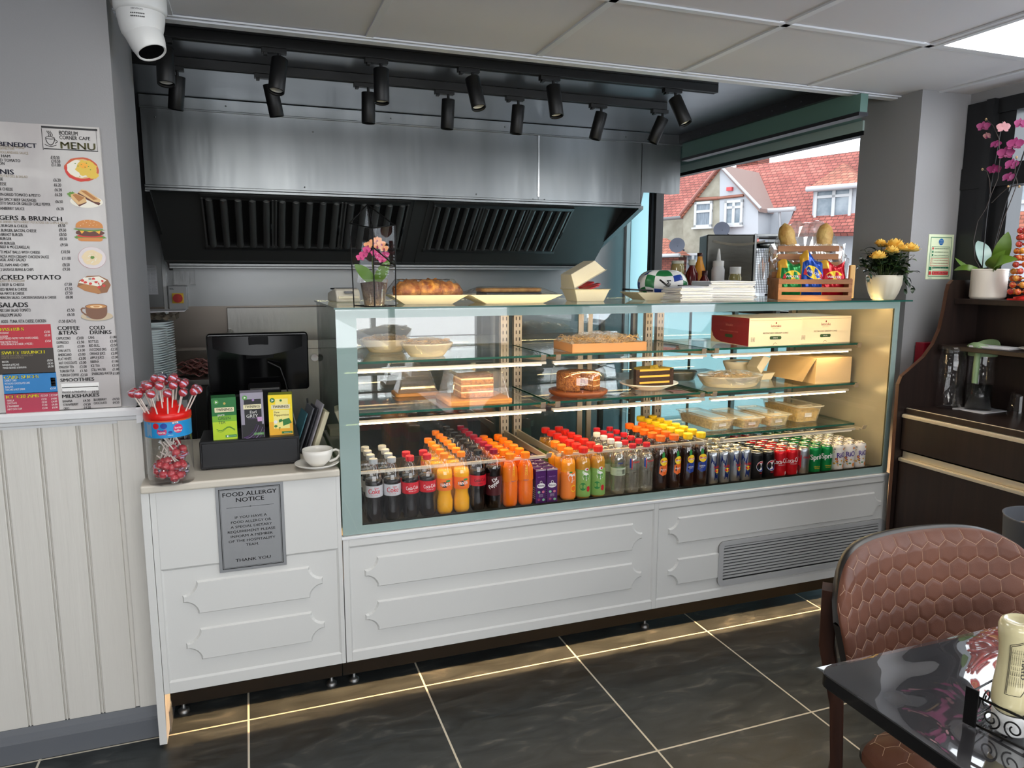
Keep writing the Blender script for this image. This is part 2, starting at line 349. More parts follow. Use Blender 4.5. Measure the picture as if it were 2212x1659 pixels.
# ---------------------------------------------------------------- routed panel (frame recess + two scalloped plaques) on a y=0 front
def scallop(x0, x1, z0, z1, r=.042, c=True, right=True):
    p = []; n = 6
    def arc(cx, cz, a0):
        for i in range(n+1):
            a = a0-PI/2*i/n; p.append((cx+r*math.cos(a), cz+r*math.sin(a)))
    # corners cut by concave quarter circles centred on the corner
    arc(x0, z0, PI/2); 
    if right: arc(x1, z0, PI); arc(x1, z1, -PI/2)
    else: p.append((x1, z0)); p.append((x1, z1))
    arc(x0, z1, 0); return p
def cabinet_front(parent, x0, x1, z0, z1, fields, name='front_panel'):
    """fields: list of (fx0,fx1,fz0,fz1,[plaques])"""
    g = G(); cur = x0
    for fx0, fx1, fz0, fz1, _ in fields:
        g.box(cur, fx0, 0, .018, z0, z1); g.box(fx0, fx1, 0, .018, z0, fz0); g.box(fx0, fx1, 0, .018, fz1, z1)
        g.box(fx0, fx1, .004, .018, fz0, fz1); cur = fx1
        b = .006
        for (a, c, d, e) in ((fx0, fx1, fz0, 1), (fx0, fx1, fz1, -1)):
            g.quad((a, 0, d), (c, 0, d), (c-b, .004, d+e*b), (a+b, .004, d+e*b))
        for (a, e) in ((fx0, 1), (fx1, -1)): g.quad((a, 0, fz0), (a, 0, fz1), (a+e*b, .004, fz1-b), (a+e*b, .004, fz0+b))
    g.box(cur, x1, 0, .018, z0, z1); fp = g.build(name, WHITE, parent, .0012)
    for *_, pl in fields:
        for q in pl:
            poly = scallop(*q[:4], right=(len(q) < 5)); n = len(poly); cx = sum(a for a, b in poly)/n; cz = sum(b for a, b in poly)/n
            inn = []
            for i in range(n):  # inset
                a = Vector(poly[i-1]); bq = Vector(poly[i]); c = Vector(poly[(i+1) % n]); t = ((bq-a).normalized()+(c-bq).normalized()).normalized(); nn = Vector((t.y, -t.x))
                if nn.dot(Vector((cx, cz))-bq) < 0: nn = -nn
                # concave parts: push toward plaque centre line
                inn.append((bq.x+nn.x*.006 if abs(nn.x) > .02 else bq.x, bq.y+nn.y*.006))
            g2 = G(); v = [(a, .004, b) for a, b in poly]+[(a, -.003, b) for a, b in inn]
            g2.add(v, [tuple(range(n, 2*n))]+[(i, (i+1) % n, n+(i+1) % n, n+i) for i in range(n)])
            g2.build('raised_plaque', WHITE, fp)
# ---------------------------------------------------------------- glass display case
CX0, CX1 = .256, 2.600; ZB, ZT = .176, .611; ZG = 1.366
case = thing('display_case', 'long white glass fronted chilled display case full of drinks and cakes', 'display case', (0, 0, 0))
cabinet_front(case, CX0, CX1, ZB, ZT, [(.275, 1.427, .21, .581, [(.324, 1.379, .429, .536), (.322, 1.380, .274, .379)]),
    (1.445, 2.576, .21, .581, [(1.492, 2.567, .430, .537), (1.496, 1.735, .26, .368, 1)])], 'front_panel')
g = G(); g.box(CX0-.003, CX1, -.003, .022, ZT-.004, ZT+.005); g.build('front_ledge', M('white_gloss_trim', (228, 228, 228)), case, .0015)
g = G(); g.box(CX0, CX1, .018, .04, ZB, ZT); g.box(CX0, CX1, .16, .69, .09, .60); g.box(CX0, CX1, .10, .69, .44, .615); g.box(CX0, CX0+.010, .04, .16, ZB, .44); g.box(CX1-.012, CX1, .04, .16, .10, .44); g.build('carcass', WHITE, case)
g = G(); g.box(CX0+.001, CX1, .14, .155, .052, .436); g.build('plinth', M('black_plinth', (9, 9, 9), .5, spec=.2), case)
G().box(CX0+.01, CX1-.02, .044, .066, .425, .434).build('plinth_light', M('warm_plinth_led', (255, 208, 152), .5, emit=200), case)
for x in (.30, 1.51, 2.5):
    g = G(); g.lathe([(.019, 0), (.019, .008), (.012, .014), (.006, .018), (.006, .095)], (x, .185, 0), 14); g.build('adjustable_foot', STEEL2, case)
for x in (.30, 1.51, 2.5):
    g = G(); g.lathe([(.019, 0), (.019, .008), (.012, .014), (.006, .018), (.006, .095)], (x, .62, 0), 14); g.build('adjustable_foot', STEEL2, case)
# ventilation grille
gr = G(); X0, X1, Z0_, Z1_ = 1.728, 2.590, .226, .412
gr.py([p for p in rr(X0, X1, Z0_, Z1_, .025, 5)], .0005, .003, 0)
o_ = rr(X0, X1, Z0_, Z1_, .025, 5); i_ = rr(X0+.022, X1-.035, Z0_+.022, Z1_-.018, .006, 5)
v = [(a, -.006, b) for a, b in o_]+[(a, -.006, b) for a, b in i_]+[(a, .003, b) for a, b in o_]+[(a, .003, b) for a, b in i_]; n = len(o_)
gf = G(); gf.add(v, [(i, (i+1) % n, n+(i+1) % n, n+i) for i in range(n)]+[(i, (i+1) % n, 2*n+(i+1) % n, 2*n+i) for i in range(n)]+[(n+i, n+(i+1) % n, 3*n+(i+1) % n, 3*n+i) for i in range(n)])
GRY = M('light_grey_plastic', (176, 176, 176), .35)
fr = gf.build('vent_grille', [GRY], case, .0012)
gr.build('grille_back', M('grille_dark', (16, 16, 17), .6), fr)
g = G()
for k in range(11):
    z = Z0_+.03+k*.0128; g.hexa([(X0+.02, -.004, z), (X1-.033, -.004, z), (X1-.033, .0025, z+.002), (X0+.02, .0025, z+.002), (X0+.02, -.004, z+.0065), (X1-.033, -.004, z+.0065), (X1-.033, .0025, z+.0085), (X0+.02, .0025, z+.0085)])
g.build('grille_louvres', GRY, fr)
# front glass with printed border
BORD = sheen('printed_glass_border', (160, 178, 172), refl=.05, veil=.74, veilcol=(168, 190, 184))
BORDL = sheen('printed_glass_side', (140, 160, 150), refl=.06, veil=.35, veilcol=(120, 138, 130))
G().box(CX0+.002, CX1-.004, .006, .011, ZT+.005, 1.360).build('front_glass', sheen('front_sheet_glass', refl=.018, gain=.5), case)
g = G(); g.box(CX0+.003, .323, .0115, .0125, ZT+.006, 1.36); g.box(2.567, CX1-.005, .0115, .0125, ZT+.006, 1.36); g.box(.323, 2.567, .0115, .0125, ZT+.006, .646); g.box(.323, 2.567, .0115, .0125, 1.331, 1.36)
g.build('glass_border', BORD, case)
g = G(); g.box(CX0+.002, CX0+.007, .012, .66, ZT+.005, 1.36); g.build('side_glass', BORDL, case)
g = G(); g.box(CX1-.009, CX1-.004, .013, .66, ZT+.005, 1.36); g.build('side_glass', sheen('right_side_glass', (170, 180, 160), refl=.08, veil=.55, veilcol=(150, 150, 128)), case)
tg = G().box(CX0-.001, 2.643, -.004, .692, 1.360, ZG).build('top_glass', sheen('top_glass', (240, 248, 244), refl=.09, veil=.05, veilcol=(196, 206, 196)), case)
g = G(); g.box(CX0-.001, 2.643, -.006, -.004, 1.360, ZG); g.box(CX0-.003, CX0-.001, -.006, .692, 1.360, ZG); g.box(2.643, 2.645, -.006, .692, 1.36, ZG); g.build('polished_edge', GREENE, tg)
# header and deck inside
CREAM = M('warm_grey_steel', (178, 166, 148), .4, .6)
G().box(.27, 2.585, .55, .60, 1.30, 1.355).build('rear_header', CREAM, case); G().box(.27, 2.585, .03, .05, 1.335, 1.356).build('front_header', CREAM, case)
G().box(2.578, 2.588, .03, .6, .632, 1.355).build('side_lining', M('side_lining', (176, 170, 148), .3, .3), case); G().box(.262, .27, .58, .62, .632, 1.355).build('rear_post', CREAM, case)
G().box(.30, 2.56, .052, .06, 1.335, 1.345).build('header_light', LEDM, case)
DK = M('deck_steel', (120, 112, 98), .35, .6)
g = G(); g.box(.265, 2.585, .014, .645, .619, .632)
for k in range(150): x = .33+k*.0149; g.add([(x, .022, .6500), (x+.0075, .022, .6500), (x+.0075, .036, .6430), (x, .036, .6430)], [(0, 1, 2, 3)], 1)
g.add([(.27, .016, .652), (2.58, .016, .652), (2.58, .046, .6325), (.27, .046, .6325)], [(0, 1, 2, 3)], 0)
g.build('deck', [DK, M('deck_slots', (18, 16, 14), .7)], case); G().box(.265, 2.585, .645, .66, .619, .70).build('deck_upstand', DK, case)
# slotted uprights
for i, xc in enumerate((1.03, 1.09, 1.735, 1.795)):
    g = G().box(xc-.018, xc+.018, .60, .625, .632, 1.30)
    for k in range(22):
        z = .65+k*.0298
        for dx in (-.008, .008): g.box(xc+dx-.0016, xc+dx+.0016, .599, .6, z, z+.015, 1)
    g.build('upright', [CREAM, M('slot_dark', (26, 24, 22), .8)], case)
for xc in (.285, 2.555):
    G().box(xc-.012, xc+.012, .60, .625, .632, 1.30).build('upright', CREAM, case)
# shelves with LED bars and hooked brackets
SHG = sheen('shelf_glass', (247, 252, 249), refl=.07)
SECT = [(.285, 1.055), (1.065, 1.762), (1.772, 2.566)]
TRK = M('led_bar_housing', (214, 206, 190), .35, .5)
for lev, z in ((0, 1.171), (1, .991), (2, .806)):
    for si, (a, b) in enumerate(SECT):
        if lev == 2 and si < 2: continue
        sh = G().box(a, b, .182, .60, z-.008, z).build('glass_shelf', SHG, case)
        e = G(); e.box(a, b, .180, .182, z-.008, z); e.box(a, a+.002, .182, .6, z-.008, z); e.box(b-.002, b, .182, .6, z-.008, z); e.build('polished_edge', GREENE, sh)
    yb = .165 if lev < 2 else .113; zb = z-.030 if lev < 2 else .795
    for si, (a, b) in enumerate(SECT):
        b2 = b-.035 if si < 2 else 2.48
        a2 = a+.012 if si else .30
        bar = G().box(a2-.01, b2+.02, yb-.004, yb+.008, zb-.002, zb+.007).build('light_bar', TRK, case)
        if lev < 2 or si == 2: G().box(a2, b2, yb-.005, yb+.006, zb-.006, zb-.002).build('led_strip', LEDM if lev < 2 else M('dim_led', (235, 225, 205), .5), bar)
    for xc in (.285, 1.03, 1.09, 1.735, 1.795, 2.545):
        g = G(); zt = z-.009; g.px([(.60, zt-.05), (.60, zt), (yb+.012, zt), (yb+.012, zt-.012), (.45, zt-.03)], xc-.004, xc+.004)
        hk = [(yb+.01, zt), (yb-.006, zt-.004), (yb-.012, zt+.006), (yb-.016, zt+.016), (yb-.013, zt+.017), (yb-.007, zt+.008), (yb+.0, zt+.001)] if lev == 2 else [(.182, zt-.006), (.164, zt-.010), (.160, zt+.010), (.163, zt+.011), (.168, zt-.004), (.182, zt-.001)]
        g.px(hk, xc-.010, xc+.010); g.build('shelf_bracket', CREAM if lev < 2 else M('satin_aluminium', (205, 196, 180)), case)
# rear sliding glass doors
g = G(); g.box(.27, 1.45, .650, .654, .70, 1.30); g.box(1.40, 2.585, .660, .664, .70, 1.30); g.build('sliding_door', sheen('rear_glass', (236, 240, 238), refl=.10), case)
g = G(); g.box(.27, 2.585, .645, .668, 1.30, 1.32); g.box(1.40, 1.425, .648, .654, .70, 1.30); g.box(1.45, 1.475, .658, .666, .70, 1.30); g.build('door_rail', CREAM, case)
# ---------------------------------------------------------------- left till counter
tc_ = thing('till_counter', 'white panelled till counter left of the glass display case', 'counter', (0, 0, 0))
cabinet_front(tc_, -.302, .2535, ZB, .825, [(-.286, .240, .212, .581, [(-.232, .189, .424, .532), (-.231, .190, .271, .376)])], 'front_panel')
g = G(); g.box(-.325, .2535, -.012, .62, .825, .85); g.build('worktop', M('cream_worktop', (206, 198, 184), .35), tc_, .006, 3)
g = G(); g.box(-.325, -.303, -.004, .62, .012, .825); g.build('end_panel', WHITE, tc_, .001)
g = G(); g.box(-.30, .25, .16, .6, .10, .12); g.box(-.30, .25, .02, .6, .435, .46); g.box(-.30, .25, .58, .6, .1, .825); g.box(.24, .253, .018, .6, .177, .825); g.build('carcass', WHITE, tc_)
G().box(-.30, .253, .14, .155, .052, .434).build('plinth', M('black_plinth', (9, 9, 9)), tc_)
G().box(-.295, .245, .046, .062, .425, .434).build('plinth_light', M('warm_plinth_led', (255, 208, 152)), tc_)
for x in (-.27, .22):
    G().lathe([(.019, 0), (.019, .008), (.012, .014), (.006, .018), (.006, .1)], (x, .185, 0), 14).build('adjustable_foot', STEEL2, tc_)
    G().lathe([(.019, 0), (.019, .008), (.012, .014), (.006, .018), (.006, .1)], (x, .55, 0), 14).build('adjustable_foot', STEEL2, tc_)
# allergy notice
INK = M('black_ink', (24, 24, 26), .6)
nt_ = thing('allergy_notice', 'silver food allergy notice plaque fixed to the white till counter', 'notice', (0, 0, 0))
x0, x1, z0, z1 = -.121, .078, .549, .825; xm = (x0+x1)/2; yy = -.003
G().box(x0, x1, yy, -.0002, z0, z1-.0005).build('plaque', M('brushed_silver', (150, 151, 152), .4, .5), nt_, .0006)
g = G(); 
for ins, wd in ((.009, .0022), (.013, .0007)):
    a, b, c, d = x0+ins, x1-ins, z0+ins, z1-ins
    for q in ((a, b, c, c+wd), (a, b, d-wd, d), (a, a+wd, c, d), (b-wd, b, c, d)): g.box(q[0], q[1], yy-.0006, yy, q[2], q[3])
g.box(x0+.03, x1-.03, yy-.0006, yy, z1-.0705, z1-.0698); g.sphere((xm, yy, z1-.070), .003, 6, sc=(1, .2, .5))
def T(g, s, x, z, h, w=None, y=yy-.0008, al='C', bold=0, mi=0): g.text(s, lambda u, v: (x+u, y, z+v), h, w, mi, al, bold)
T(g, 'FOOD ALLERGY', xm, z1-.034, .013, .158, bold=.012); T(g, 'NOTICE', xm, z1-.053, .013, .082, bold=.012)
for i, (s, w_) in enumerate((('IF YOU HAVE A', .094), ('FOOD ALLERGY OR', .118), ('A SPECIAL DIETARY', .122), ('REQUIREMENT PLEASE', .140), ('INFORM A MEMBER', .124), ('OF THE HOSPITALITY', .138), ('TEAM.', .038))):
    T(g, s, xm, z1-.106-i*.0152, .0078, w_, bold=.006)
T(g, 'THANK YOU', xm, z0+.030, .0095, .104, bold=.012)
g.build('lettering', INK, nt_)
# ---------------------------------------------------------------- extraction hood
hood = thing('extraction_hood', 'wide stainless steel extraction canopy above the kitchen range', 'extractor hood', (0, 0, 0))
HY = 1.55
g = G(); g.box(-.425, 1.561, HY, HY+.012, 1.872, 2.288); g.build('fascia', STEEL, hood)
g = G(); g.py([(1.563, 1.872), (2.215, 1.872), (2.232, 1.95), (2.30, 1.952), (2.42, 1.945), (2.478, 1.952), (2.478, 2.288), (1.563, 2.288)], HY, HY+.012); g.build('fascia', STEEL, hood)
g = G(); g.box(-.425, 2.478, HY-.012, HY, 2.235, 2.288); g.box(-.425, 2.478, HY-.016, HY, 2.228, 2.236); g.build('top_flange', STEEL, hood, .002)
g = G(); g.box(1.557, 1.567, HY-.006, HY, 1.90, 2.228); g.build('seam_strip', M('bright_strip', (214, 216, 216), .25, 1), hood)
g = G(); g.box(-.425, 2.215, HY-.006, HY+.03, 1.858, 1.872); g.box(-.425, 2.215, HY-.010, HY, 1.872, 1.884); g.build('drip_edge', STEEL, hood, .002)
side = [(HY, 1.86), (2.46, 1.50), (2.46, 2.28), (HY, 2.28)]
for x in (-.425, 2.213):
    g = G(); g.px(side, x, x+.004); g.build('side_panel', STEELD, hood)
    g = G(); g.px([(HY, 1.872), (2.47, 1.508), (2.47, 1.49), (HY, 1.852)], x-.012 if x > 0 else x, x+.02); g.build('side_rail', STEEL2, hood)
A_, B_ = (1.74, 1.885), (2.16, 1.545)
def bd(t): return (A_[0]+(B_[0]-A_[0])*t, A_[1]+(B_[1]-A_[1])*t)
g = G(); g.px([(HY+.02, 1.872), (A_[0], A_[1]), (A_[0], A_[1]+.02), (HY+.02, 1.885)], -.42, 2.21); g.px([A_, B_, (B_[0]+.02, B_[1]+.02), (A_[0]+.02, A_[1]+.02)], -.42, 2.21)
for x in (.905, .985): g.px([(bd(.02)[0], bd(.02)[1]-.006), (bd(1)[0], bd(1)[1]-.006), bd(1), bd(.02)], x-.002, x+.002)
g.px([B_, (2.47, 1.520), (2.47, 1.535), (B_[0]+.02, B_[1]+.02)], -.42, 2.21); g.build('inner_canopy', STEELD, hood)
g = G(); g.px([(2.30, 1.500), (2.47, 1.500), (2.47, 1.53), (2.30, 1.53)], -.41, 2.21); g.px([(2.30, 1.512), (2.285, 1.512), (2.285, 1.516), (2.30, 1.516)], -.41, 2.21); g.build('grease_gutter', STEEL2, hood, .003)
# baffle filters
DARKF = M('filter_dark', (22, 22, 21), .5, .4); BAF = M('baffle_steel', (140, 140, 137), .3, .8)
nrm = Vector((0, -(A_[1]-B_[1]), -(B_[0]-A_[0]))).normalized()
def fpt(x, t, d): y, z = bd(t); return (x, y+nrm.y*d, z+nrm.z*d)
def fil(xa, xb, n):
    f = G(); f.add([fpt(xa, .08, .002), fpt(xb, .08, .002), fpt(xb, .76, .002), fpt(xa, .76, .002)], [(0, 1, 2, 3)])
    fo = f.build('baffle_filter', DARKF, hood); b = G(); w_ = (xb-xa)/n
    for k in range(n):
        xc = xa+w_*(k+.5)
        b.tube([fpt(xc, .09, .004), fpt(xc, .75, .004)], w_*.27, 8)
    e = .006
    for q in ((xa, xa+.008), (xb-.008, xb)): b.add([fpt(q[0], .07, .004), fpt(q[1], .07, .004), fpt(q[1], .77, .004), fpt(q[0], .77, .004), fpt(q[0], .07, .016), fpt(q[1], .07, .016), fpt(q[1], .77, .016), fpt(q[0], .77, .016)], [(4, 5, 6, 7), (0, 1, 5, 4), (1, 2, 6, 5), (3, 0, 4, 7)])
    b.build('baffles', BAF, fo)
    h = G(); xm_ = xb-.012
    h.tube([fpt(xm_, .40, .016), fpt(xm_, .41, .03), fpt(xm_, .5, .03), fpt(xm_, .51, .016)], .003, 6); h.build('handle', BLK, fo)
for a, b, n in ((-.195, .155, 5), (.165, .515, 5), (.525, .875, 5), (1.02, 1.30, 5), (1.31, 1.59, 5), (1.60, 1.875, 5)): fil(a, b, n)
g = G()
for xa, xb in ((-.2, .88), (1.015, 1.88)):
    for t0, t1, d in ((.045, .085, .014), (.76, .80, .014)): g = G(); g.add([fpt(xa, t0, 0), fpt(xb, t0, 0), fpt(xb, t1, 0), fpt(xa, t1, 0), fpt(xa, t0, d), fpt(xb, t0, d), fpt(xb, t1, d), fpt(xa, t1, d)], [(4, 5, 6, 7), (0, 1, 5, 4), (1, 2, 6, 5), (3, 0, 4, 7), (2, 3, 7, 6)]); g.build('filter_rail', STEEL2, hood)
for x, z in ((-.36, 2.19), (-.05, 2.26), (.35, 2.17), (.74, 2.26), (1.2, 1.90), (1.36, 2.26), (2.1, 2.255), (2.33, 2.26), (.30, 1.90), (1.60, 1.885), (1.53, 1.885), (2.18, 1.886)): G().sphere((x, HY-(.013 if z > 2.23 else .002), z), .0045, 6, sc=(1, .6, 1)).build('rivet', STEEL2, hood)
# ---------------------------------------------------------------- track lights
def trk(name, lab_, x0, x1, y0):
    t = thing(name, lab_, 'light track', (x0, y0, 2.29), 0, None)
    G().box(0, x1-x0, 0, .035, -.034, 0).build('rail', BLK, t, .002); g = G(); g.box(.01, x1-x0-.01, .012, .023, -.0345, -.034); g.build('slot', M('slot_black', (6, 6, 6), .8), t); return t
trk('light_track', 'black ceiling light track nearest the tiled ceiling edge', -.42, 1.98, .49)
trk('light_track', 'black ceiling light track nearer the extraction hood', -.42, 1.95, .855)
def spot():
    t = thing('track_spotlight', '', 'spotlight', (0, 0, 0), 0, 'black spotlights on the ceiling tracks')
    g = G(); g.box(-.055, .03, -.014, .014, -.05, -.034); g.box(-.045, -.03, -.012, .012, -.056, -.05); g.cyl((.005, 0, -.05), (.005, 0, -.075), .006); g.build('adapter', BLK, t, .001)
    h = bpy.data.objects.new('x', None)
    return t
SPOTS = {}
def mkspot(tilt, lean):
    k = (tilt, lean)
    t = thing('track_spotlight', '', 'spotlight', (0, 0, 0), 0, 'black spotlights on the ceiling tracks')
    g = G(); g.box(-.055, .03, -.014, .014, -.05, -.034); g.box(-.048, -.035, -.012, .012, -.058, -.05); g.cyl((.005, 0, -.05), (.005, 0, -.078), .006); g.build('adapter', BLK, t, .001)
    R = Matrix.Translation((.005, 0, -.075)) @ Matrix.Rotation(lean, 4, 'Y') @ Matrix.Rotation(tilt, 4, 'X')
    g = G(); g.lathe([(.0275, 0), (.0285, -.002), (.0285, -.122), (.0265, -.124), (.0235, -.118)], (0, .0, .006), 28, caps=False); g.lathe([(.0001, .006), (.0285, .006)], n=28, caps=False); g.xf(R); g.build('housing', BLK, t)
    g = G(); g.lathe([(.0001, -.106), (.018, -.107), (.0235, -.112)], (0, 0, .006), 28, caps=False); g.xf(R); g.build('lens', M('spot_lens', (206, 206, 200), .18, .3), t)
    return t
row1 = [(-.225, .15, 0, 'leftmost'), (.145, .22, .16, 'second from the left'), (.505, .08, .03, 'third from the left'), (.86, .26, -.12, 'fourth from the left'), (1.20, .15, -.05, 'fifth from the left'), (1.77, .30, -.28, 'rightmost')]
for x, tl, ln, w_ in row1:
    t = mkspot(-tl-.06, ln); t.location = (x, .5075, 2.29); t['label'] = 'black spotlight on the front ceiling track, '+w_
row2 = [(-.215, -.12, .12, 'leftmost'), (.125, -.12, -.18, 'second from the left'), (.515, -.05, .02, 'third from the left'), (.86, -.05, .05, 'fourth from the left'), (1.185, -.05, .08, 'fifth from the left'), (1.60, -.12, .22, 'second from the right'), (1.93, -.2, .35, 'rightmost')]
for x, tl, ln, w_ in row2:
    t = mkspot(-tl, ln); t.location = (x, .8725, 2.29); t['label'] = 'black spotlight on the rear ceiling track, '+w_
# ---------------------------------------------------------------- dome camera
t = thing('dome_camera', 'white dome security camera at the top left ceiling corner', 'security camera', (-.243, .085, CZ), 0); t.scale = (1.12, 1.12, 1.12)
WP = M('white_plastic', (222, 222, 220), .35)
G().lathe([(.062, 0), (.062, -.03), (.058, -.037), (.054, -.038)], n=36).build('base', WP, t)
g = G(); g.lathe([(.056, -.034), (.0555, -.05), (.052, -.07), (.047, -.088), (.038, -.10), (.02, -.112), (.0001, -.115)], n=36, caps=False); g.build('body', WP, t)
R = Matrix.Translation((.004, -.004, -.085)) @ Matrix.Rotation(-.35, 4, 'Y') @ Matrix.Rotation(-.28, 4, 'X')
g = G(); g.lathe([(.044, .03), (.045, .0), (.042, -.03), (.036, -.052), (.034, -.054), (.030, -.049)], n=32, caps=False).xf(R); g.build('eyeball', WP, t)
g = G(); g.lathe([(.0001, -.048), (.020, -.049), (.031, -.050)], n=32, caps=False).xf(R); g.build('lens', M('lens_black', (14, 14, 16), .1), t)
g = G()
for r_ in range(2):
    for k in range(8): a = -PI/2-.30+k*.075; g.sphere((.0553*math.cos(a), .0553*math.sin(a), -.052-r_*.007), .0018, 6)
g.text('HIKVISION', lambda u, v: ((.0565)*math.cos(-PI/2-.05+u/.056), .0565*math.sin(-PI/2-.05+u/.056), -.044+v), .004, .026, al='C'); g.build('microphone_holes', M('dark_print', (60, 60, 60), .6), t)
# ---------------------------------------------------------------- drinks
DECK = .632
def cwrap(r, xo=0, a0=-PI/2, dz=0, e=.0006):
    """text/shape mapper that bends (u,v) round a cylinder of radius r facing -y"""
    return lambda u, v: ((r+e)*math.cos(a0+(u+xo)/r), (r+e)*math.sin(a0+(u+xo)/r), v+dz)
def rot2(f, ang):
    c, s = math.cos(ang), math.sin(ang); return lambda u, v: f(u*c-v*s, u*s+v*c)
def wpatch(g, f, poly, mi=0, n=0):  # filled polygon as a fan
    cx = sum(p[0] for p in poly)/len(poly); cz = sum(p[1] for p in poly)/len(poly)
    return g.add([f(cx, cz)]+[f(*p) for p in poly], [(0, i+1, (i+1) % len(poly)+1) for i in range(len(poly))], mi)
def ell(cx, cz, a, b, n=16, a0=0, a1=2*PI): return [(cx+a*math.cos(a0+(a1-a0)*i/n), cz+b*math.sin(a0+(a1-a0)*i/n)) for i in range(n+(0 if abs(a1-a0-2*PI) < .01 else 1))]
PET = sheen('clear_bottle_plastic', refl=.05, rough=.02)
def ink(n, c): return M('print_'+n, c, .45)
IW, IR, IK, IB, IY, IG, IO = ink('white', (236, 234, 230)), ink('red', (196, 24, 38)), ink('black', (22, 20, 22)), ink('blue', (26, 62, 150)), ink('yellow', (246, 206, 40)), ink('green', (40, 130, 60)), ink('orange', (240, 110, 30))
def prof_coke(r, h): return [(.0, 0), (r*.78, .002), (r*.92, .012), (r*.97, .03), (r*.9, h*.27), (r*.88, h*.32), (r*.98, h*.40), (r, h*.46), (r, h*.62), (r*.97, h*.68), (r*.78, h*.79), (r*.5, h*.88), (r*.42, h*.91), (r*.42, h*.935)]
def prof_str(r, h): return [(.0, 0), (r*.82, .002), (r*.97, .01), (r, .02), (r, h*.68), (r*.96, h*.72), (r*.78, h*.80), (r*.5, h*.87), (r*.45, h*.90), (r*.45, h*.93)]
def prof_fanta(r, h): return [(.0, 0), (r*.8, .002), (r*.98, .014), (r, .05), (r*.82, h*.33), (r*.84, h*.38), (r*.97, h*.42), (r*.98, h*.66), (r*.85, h*.74), (r*.62, h*.82), (r*.45, h*.89), (r*.42, h*.93)]
def prof_luc(r, h): return [(.0, 0), (r*.8, .002), (r*.95, .012), (r, h*.3), (r*.98, h*.55), (r*.9, h*.72), (r*.72, h*.80), (r*.5, h*.86), (r*.5, h*.90)]
def prof_wat(r, h): 
    o = [(.0, 0), (r*.85, .002), (r*.96, .01)]
    for k in range(7): z = h*(.10+.055*k); o += [(r, z), (r*.94, z+h*.02)]
    return o+[(r, h*.5), (r, h*.66), (r*.95, h*.72), (r*.7, h*.82), (r*.45, h*.88), (r*.43, h*.93)]
def prof_jui(r, h): return [(.0, 0), (r*.85, .002), (r*.98, .01), (r, h*.2), (r, h*.55), (r*.93, h*.58), (r*.96, h*.64), (r*.94, h*.72), (r*.75, h*.81), (r*.55, h*.87), (r*.55, h*.91)]
def interp(pf, z):
    for (r0, z0), (r1, z1) in zip(pf, pf[1:]):
        if z0 <= z <= z1 and z1 > z0: return r0+(r1-r0)*(z-z0)/(z1-z0)
    return pf[-1][0]
def bottle(name, cat, pf, h, fill, liq, cap, caph, capr, lab=None, labz=(0, 0), draw=None, grp=None):
    t = thing(name, '', cat, (0, 0, 0), 0, grp); n = 20
    G().lathe(pf, n=n, caps=False).build('bottle_body', PET, t)
    L = [(max(0, r-.0009), z+.0008) for r, z in pf if z < fill]; L.append((interp(pf, fill)-.0009, fill)); L.append((0.0001, fill))
    G().lathe(L, n=n, caps=False).build('liquid', liq, t)
    top = pf[-1][1]
    g = G(); g.lathe([(capr*.92, top-.001), (capr, top), (capr, top+caph*.9), (capr*.9, top+caph), (.0001, top+caph)], n=20, caps=False, smooth=False)
    for k in range(20):
        a = 2*PI*k/20; g.box(-.0004, .0004, -.0002, .0004, 0, caph*.8); m = len(g.v)-8
        for i in range(8):
            x, y, z = g.v[m+i]; rr_ = capr+y; g.v[m+i] = (rr_*math.cos(a)-x*math.sin(a), rr_*math.sin(a)+x*math.cos(a), z+top)
    g.lathe([(capr*.95, top-.004), (capr*.97, top-.001)], n=20, caps=False)
    g.build('cap', cap, t)
    if lab:
        zz = [labz[0]+(labz[1]-labz[0])*i/5 for i in range(6)]
        lb = G().lathe([(interp(pf, z)+.0005, z) for z in zz], n=28, caps=False).build('label', lab, t)
        if draw: g = G(); draw(g); g.build('lettering', [IW, IR, IK, IB, IY, IG, IO], lb)
    return t
def capm(n, c): return M('cap_'+n, c, .35)
COLA = M('cola_liquid', (16, 9, 8), .08); FANT = M('orange_soda', (246, 176, 20), .12); LUCZ = M('bright_orange_drink', (246, 118, 20), .12)
R_ = .0295; H_ = .221
def d_dc(g): g.text('Coke', cwrap(R_, 0, dz=.105), .017, .040, 1, 'C', .03); g.text('Diet', cwrap(R_, .008, dz=.121), .006, None, 1, 'C', .02); g.text('NO SUGAR', cwrap(R_, 0, dz=.098), .0028, .022, 1, 'C')
def d_cc(g): g.text('Coca-Cola', rot2(cwrap(R_, 0, dz=.107), .06), .013, .045, 0, 'C', .02); g.text('ORIGINAL TASTE', cwrap(R_, 0, dz=.100), .003, .028, 0, 'C')
def d_cz(g): g.text('Coca-Cola', rot2(cwrap(R_, 0, dz=.112), .06), .012, .045, 2, 'C', .02); wpatch(g, cwrap(R_, e=.0004), [(-.045, .094), (.045, .094), (.045, .0985), (-.045, .0985)], 0); g.text('ZERO', cwrap(R_, 0, dz=.101), .005, None, 2, 'C', .02)
def d_dp(g): g.text('Dr', rot2(cwrap(R_, -.006, dz=.103), .62), .013, None, 0, 'L', .04); g.text('Pepper', rot2(cwrap(R_, -.019, dz=.078), .62), .014, .045, 0, 'L', .04)
def d_fa(g):
    wpatch(g, cwrap(R_*.97, e=.0008), ell(-.003, .112, .017, .010), 2); g.text('FANTA', rot2(cwrap(R_*.97, 0, dz=.107, e=.0012), .06), .011, .034, 0, 'C', .04)
    wpatch(g, cwrap(R_*.97, e=.0010), ell(.009, .125, .009, .004, 8), 5); wpatch(g, cwrap(R_*.97, e=.0013), ell(.010, .101, .007, .006, 10), 6)
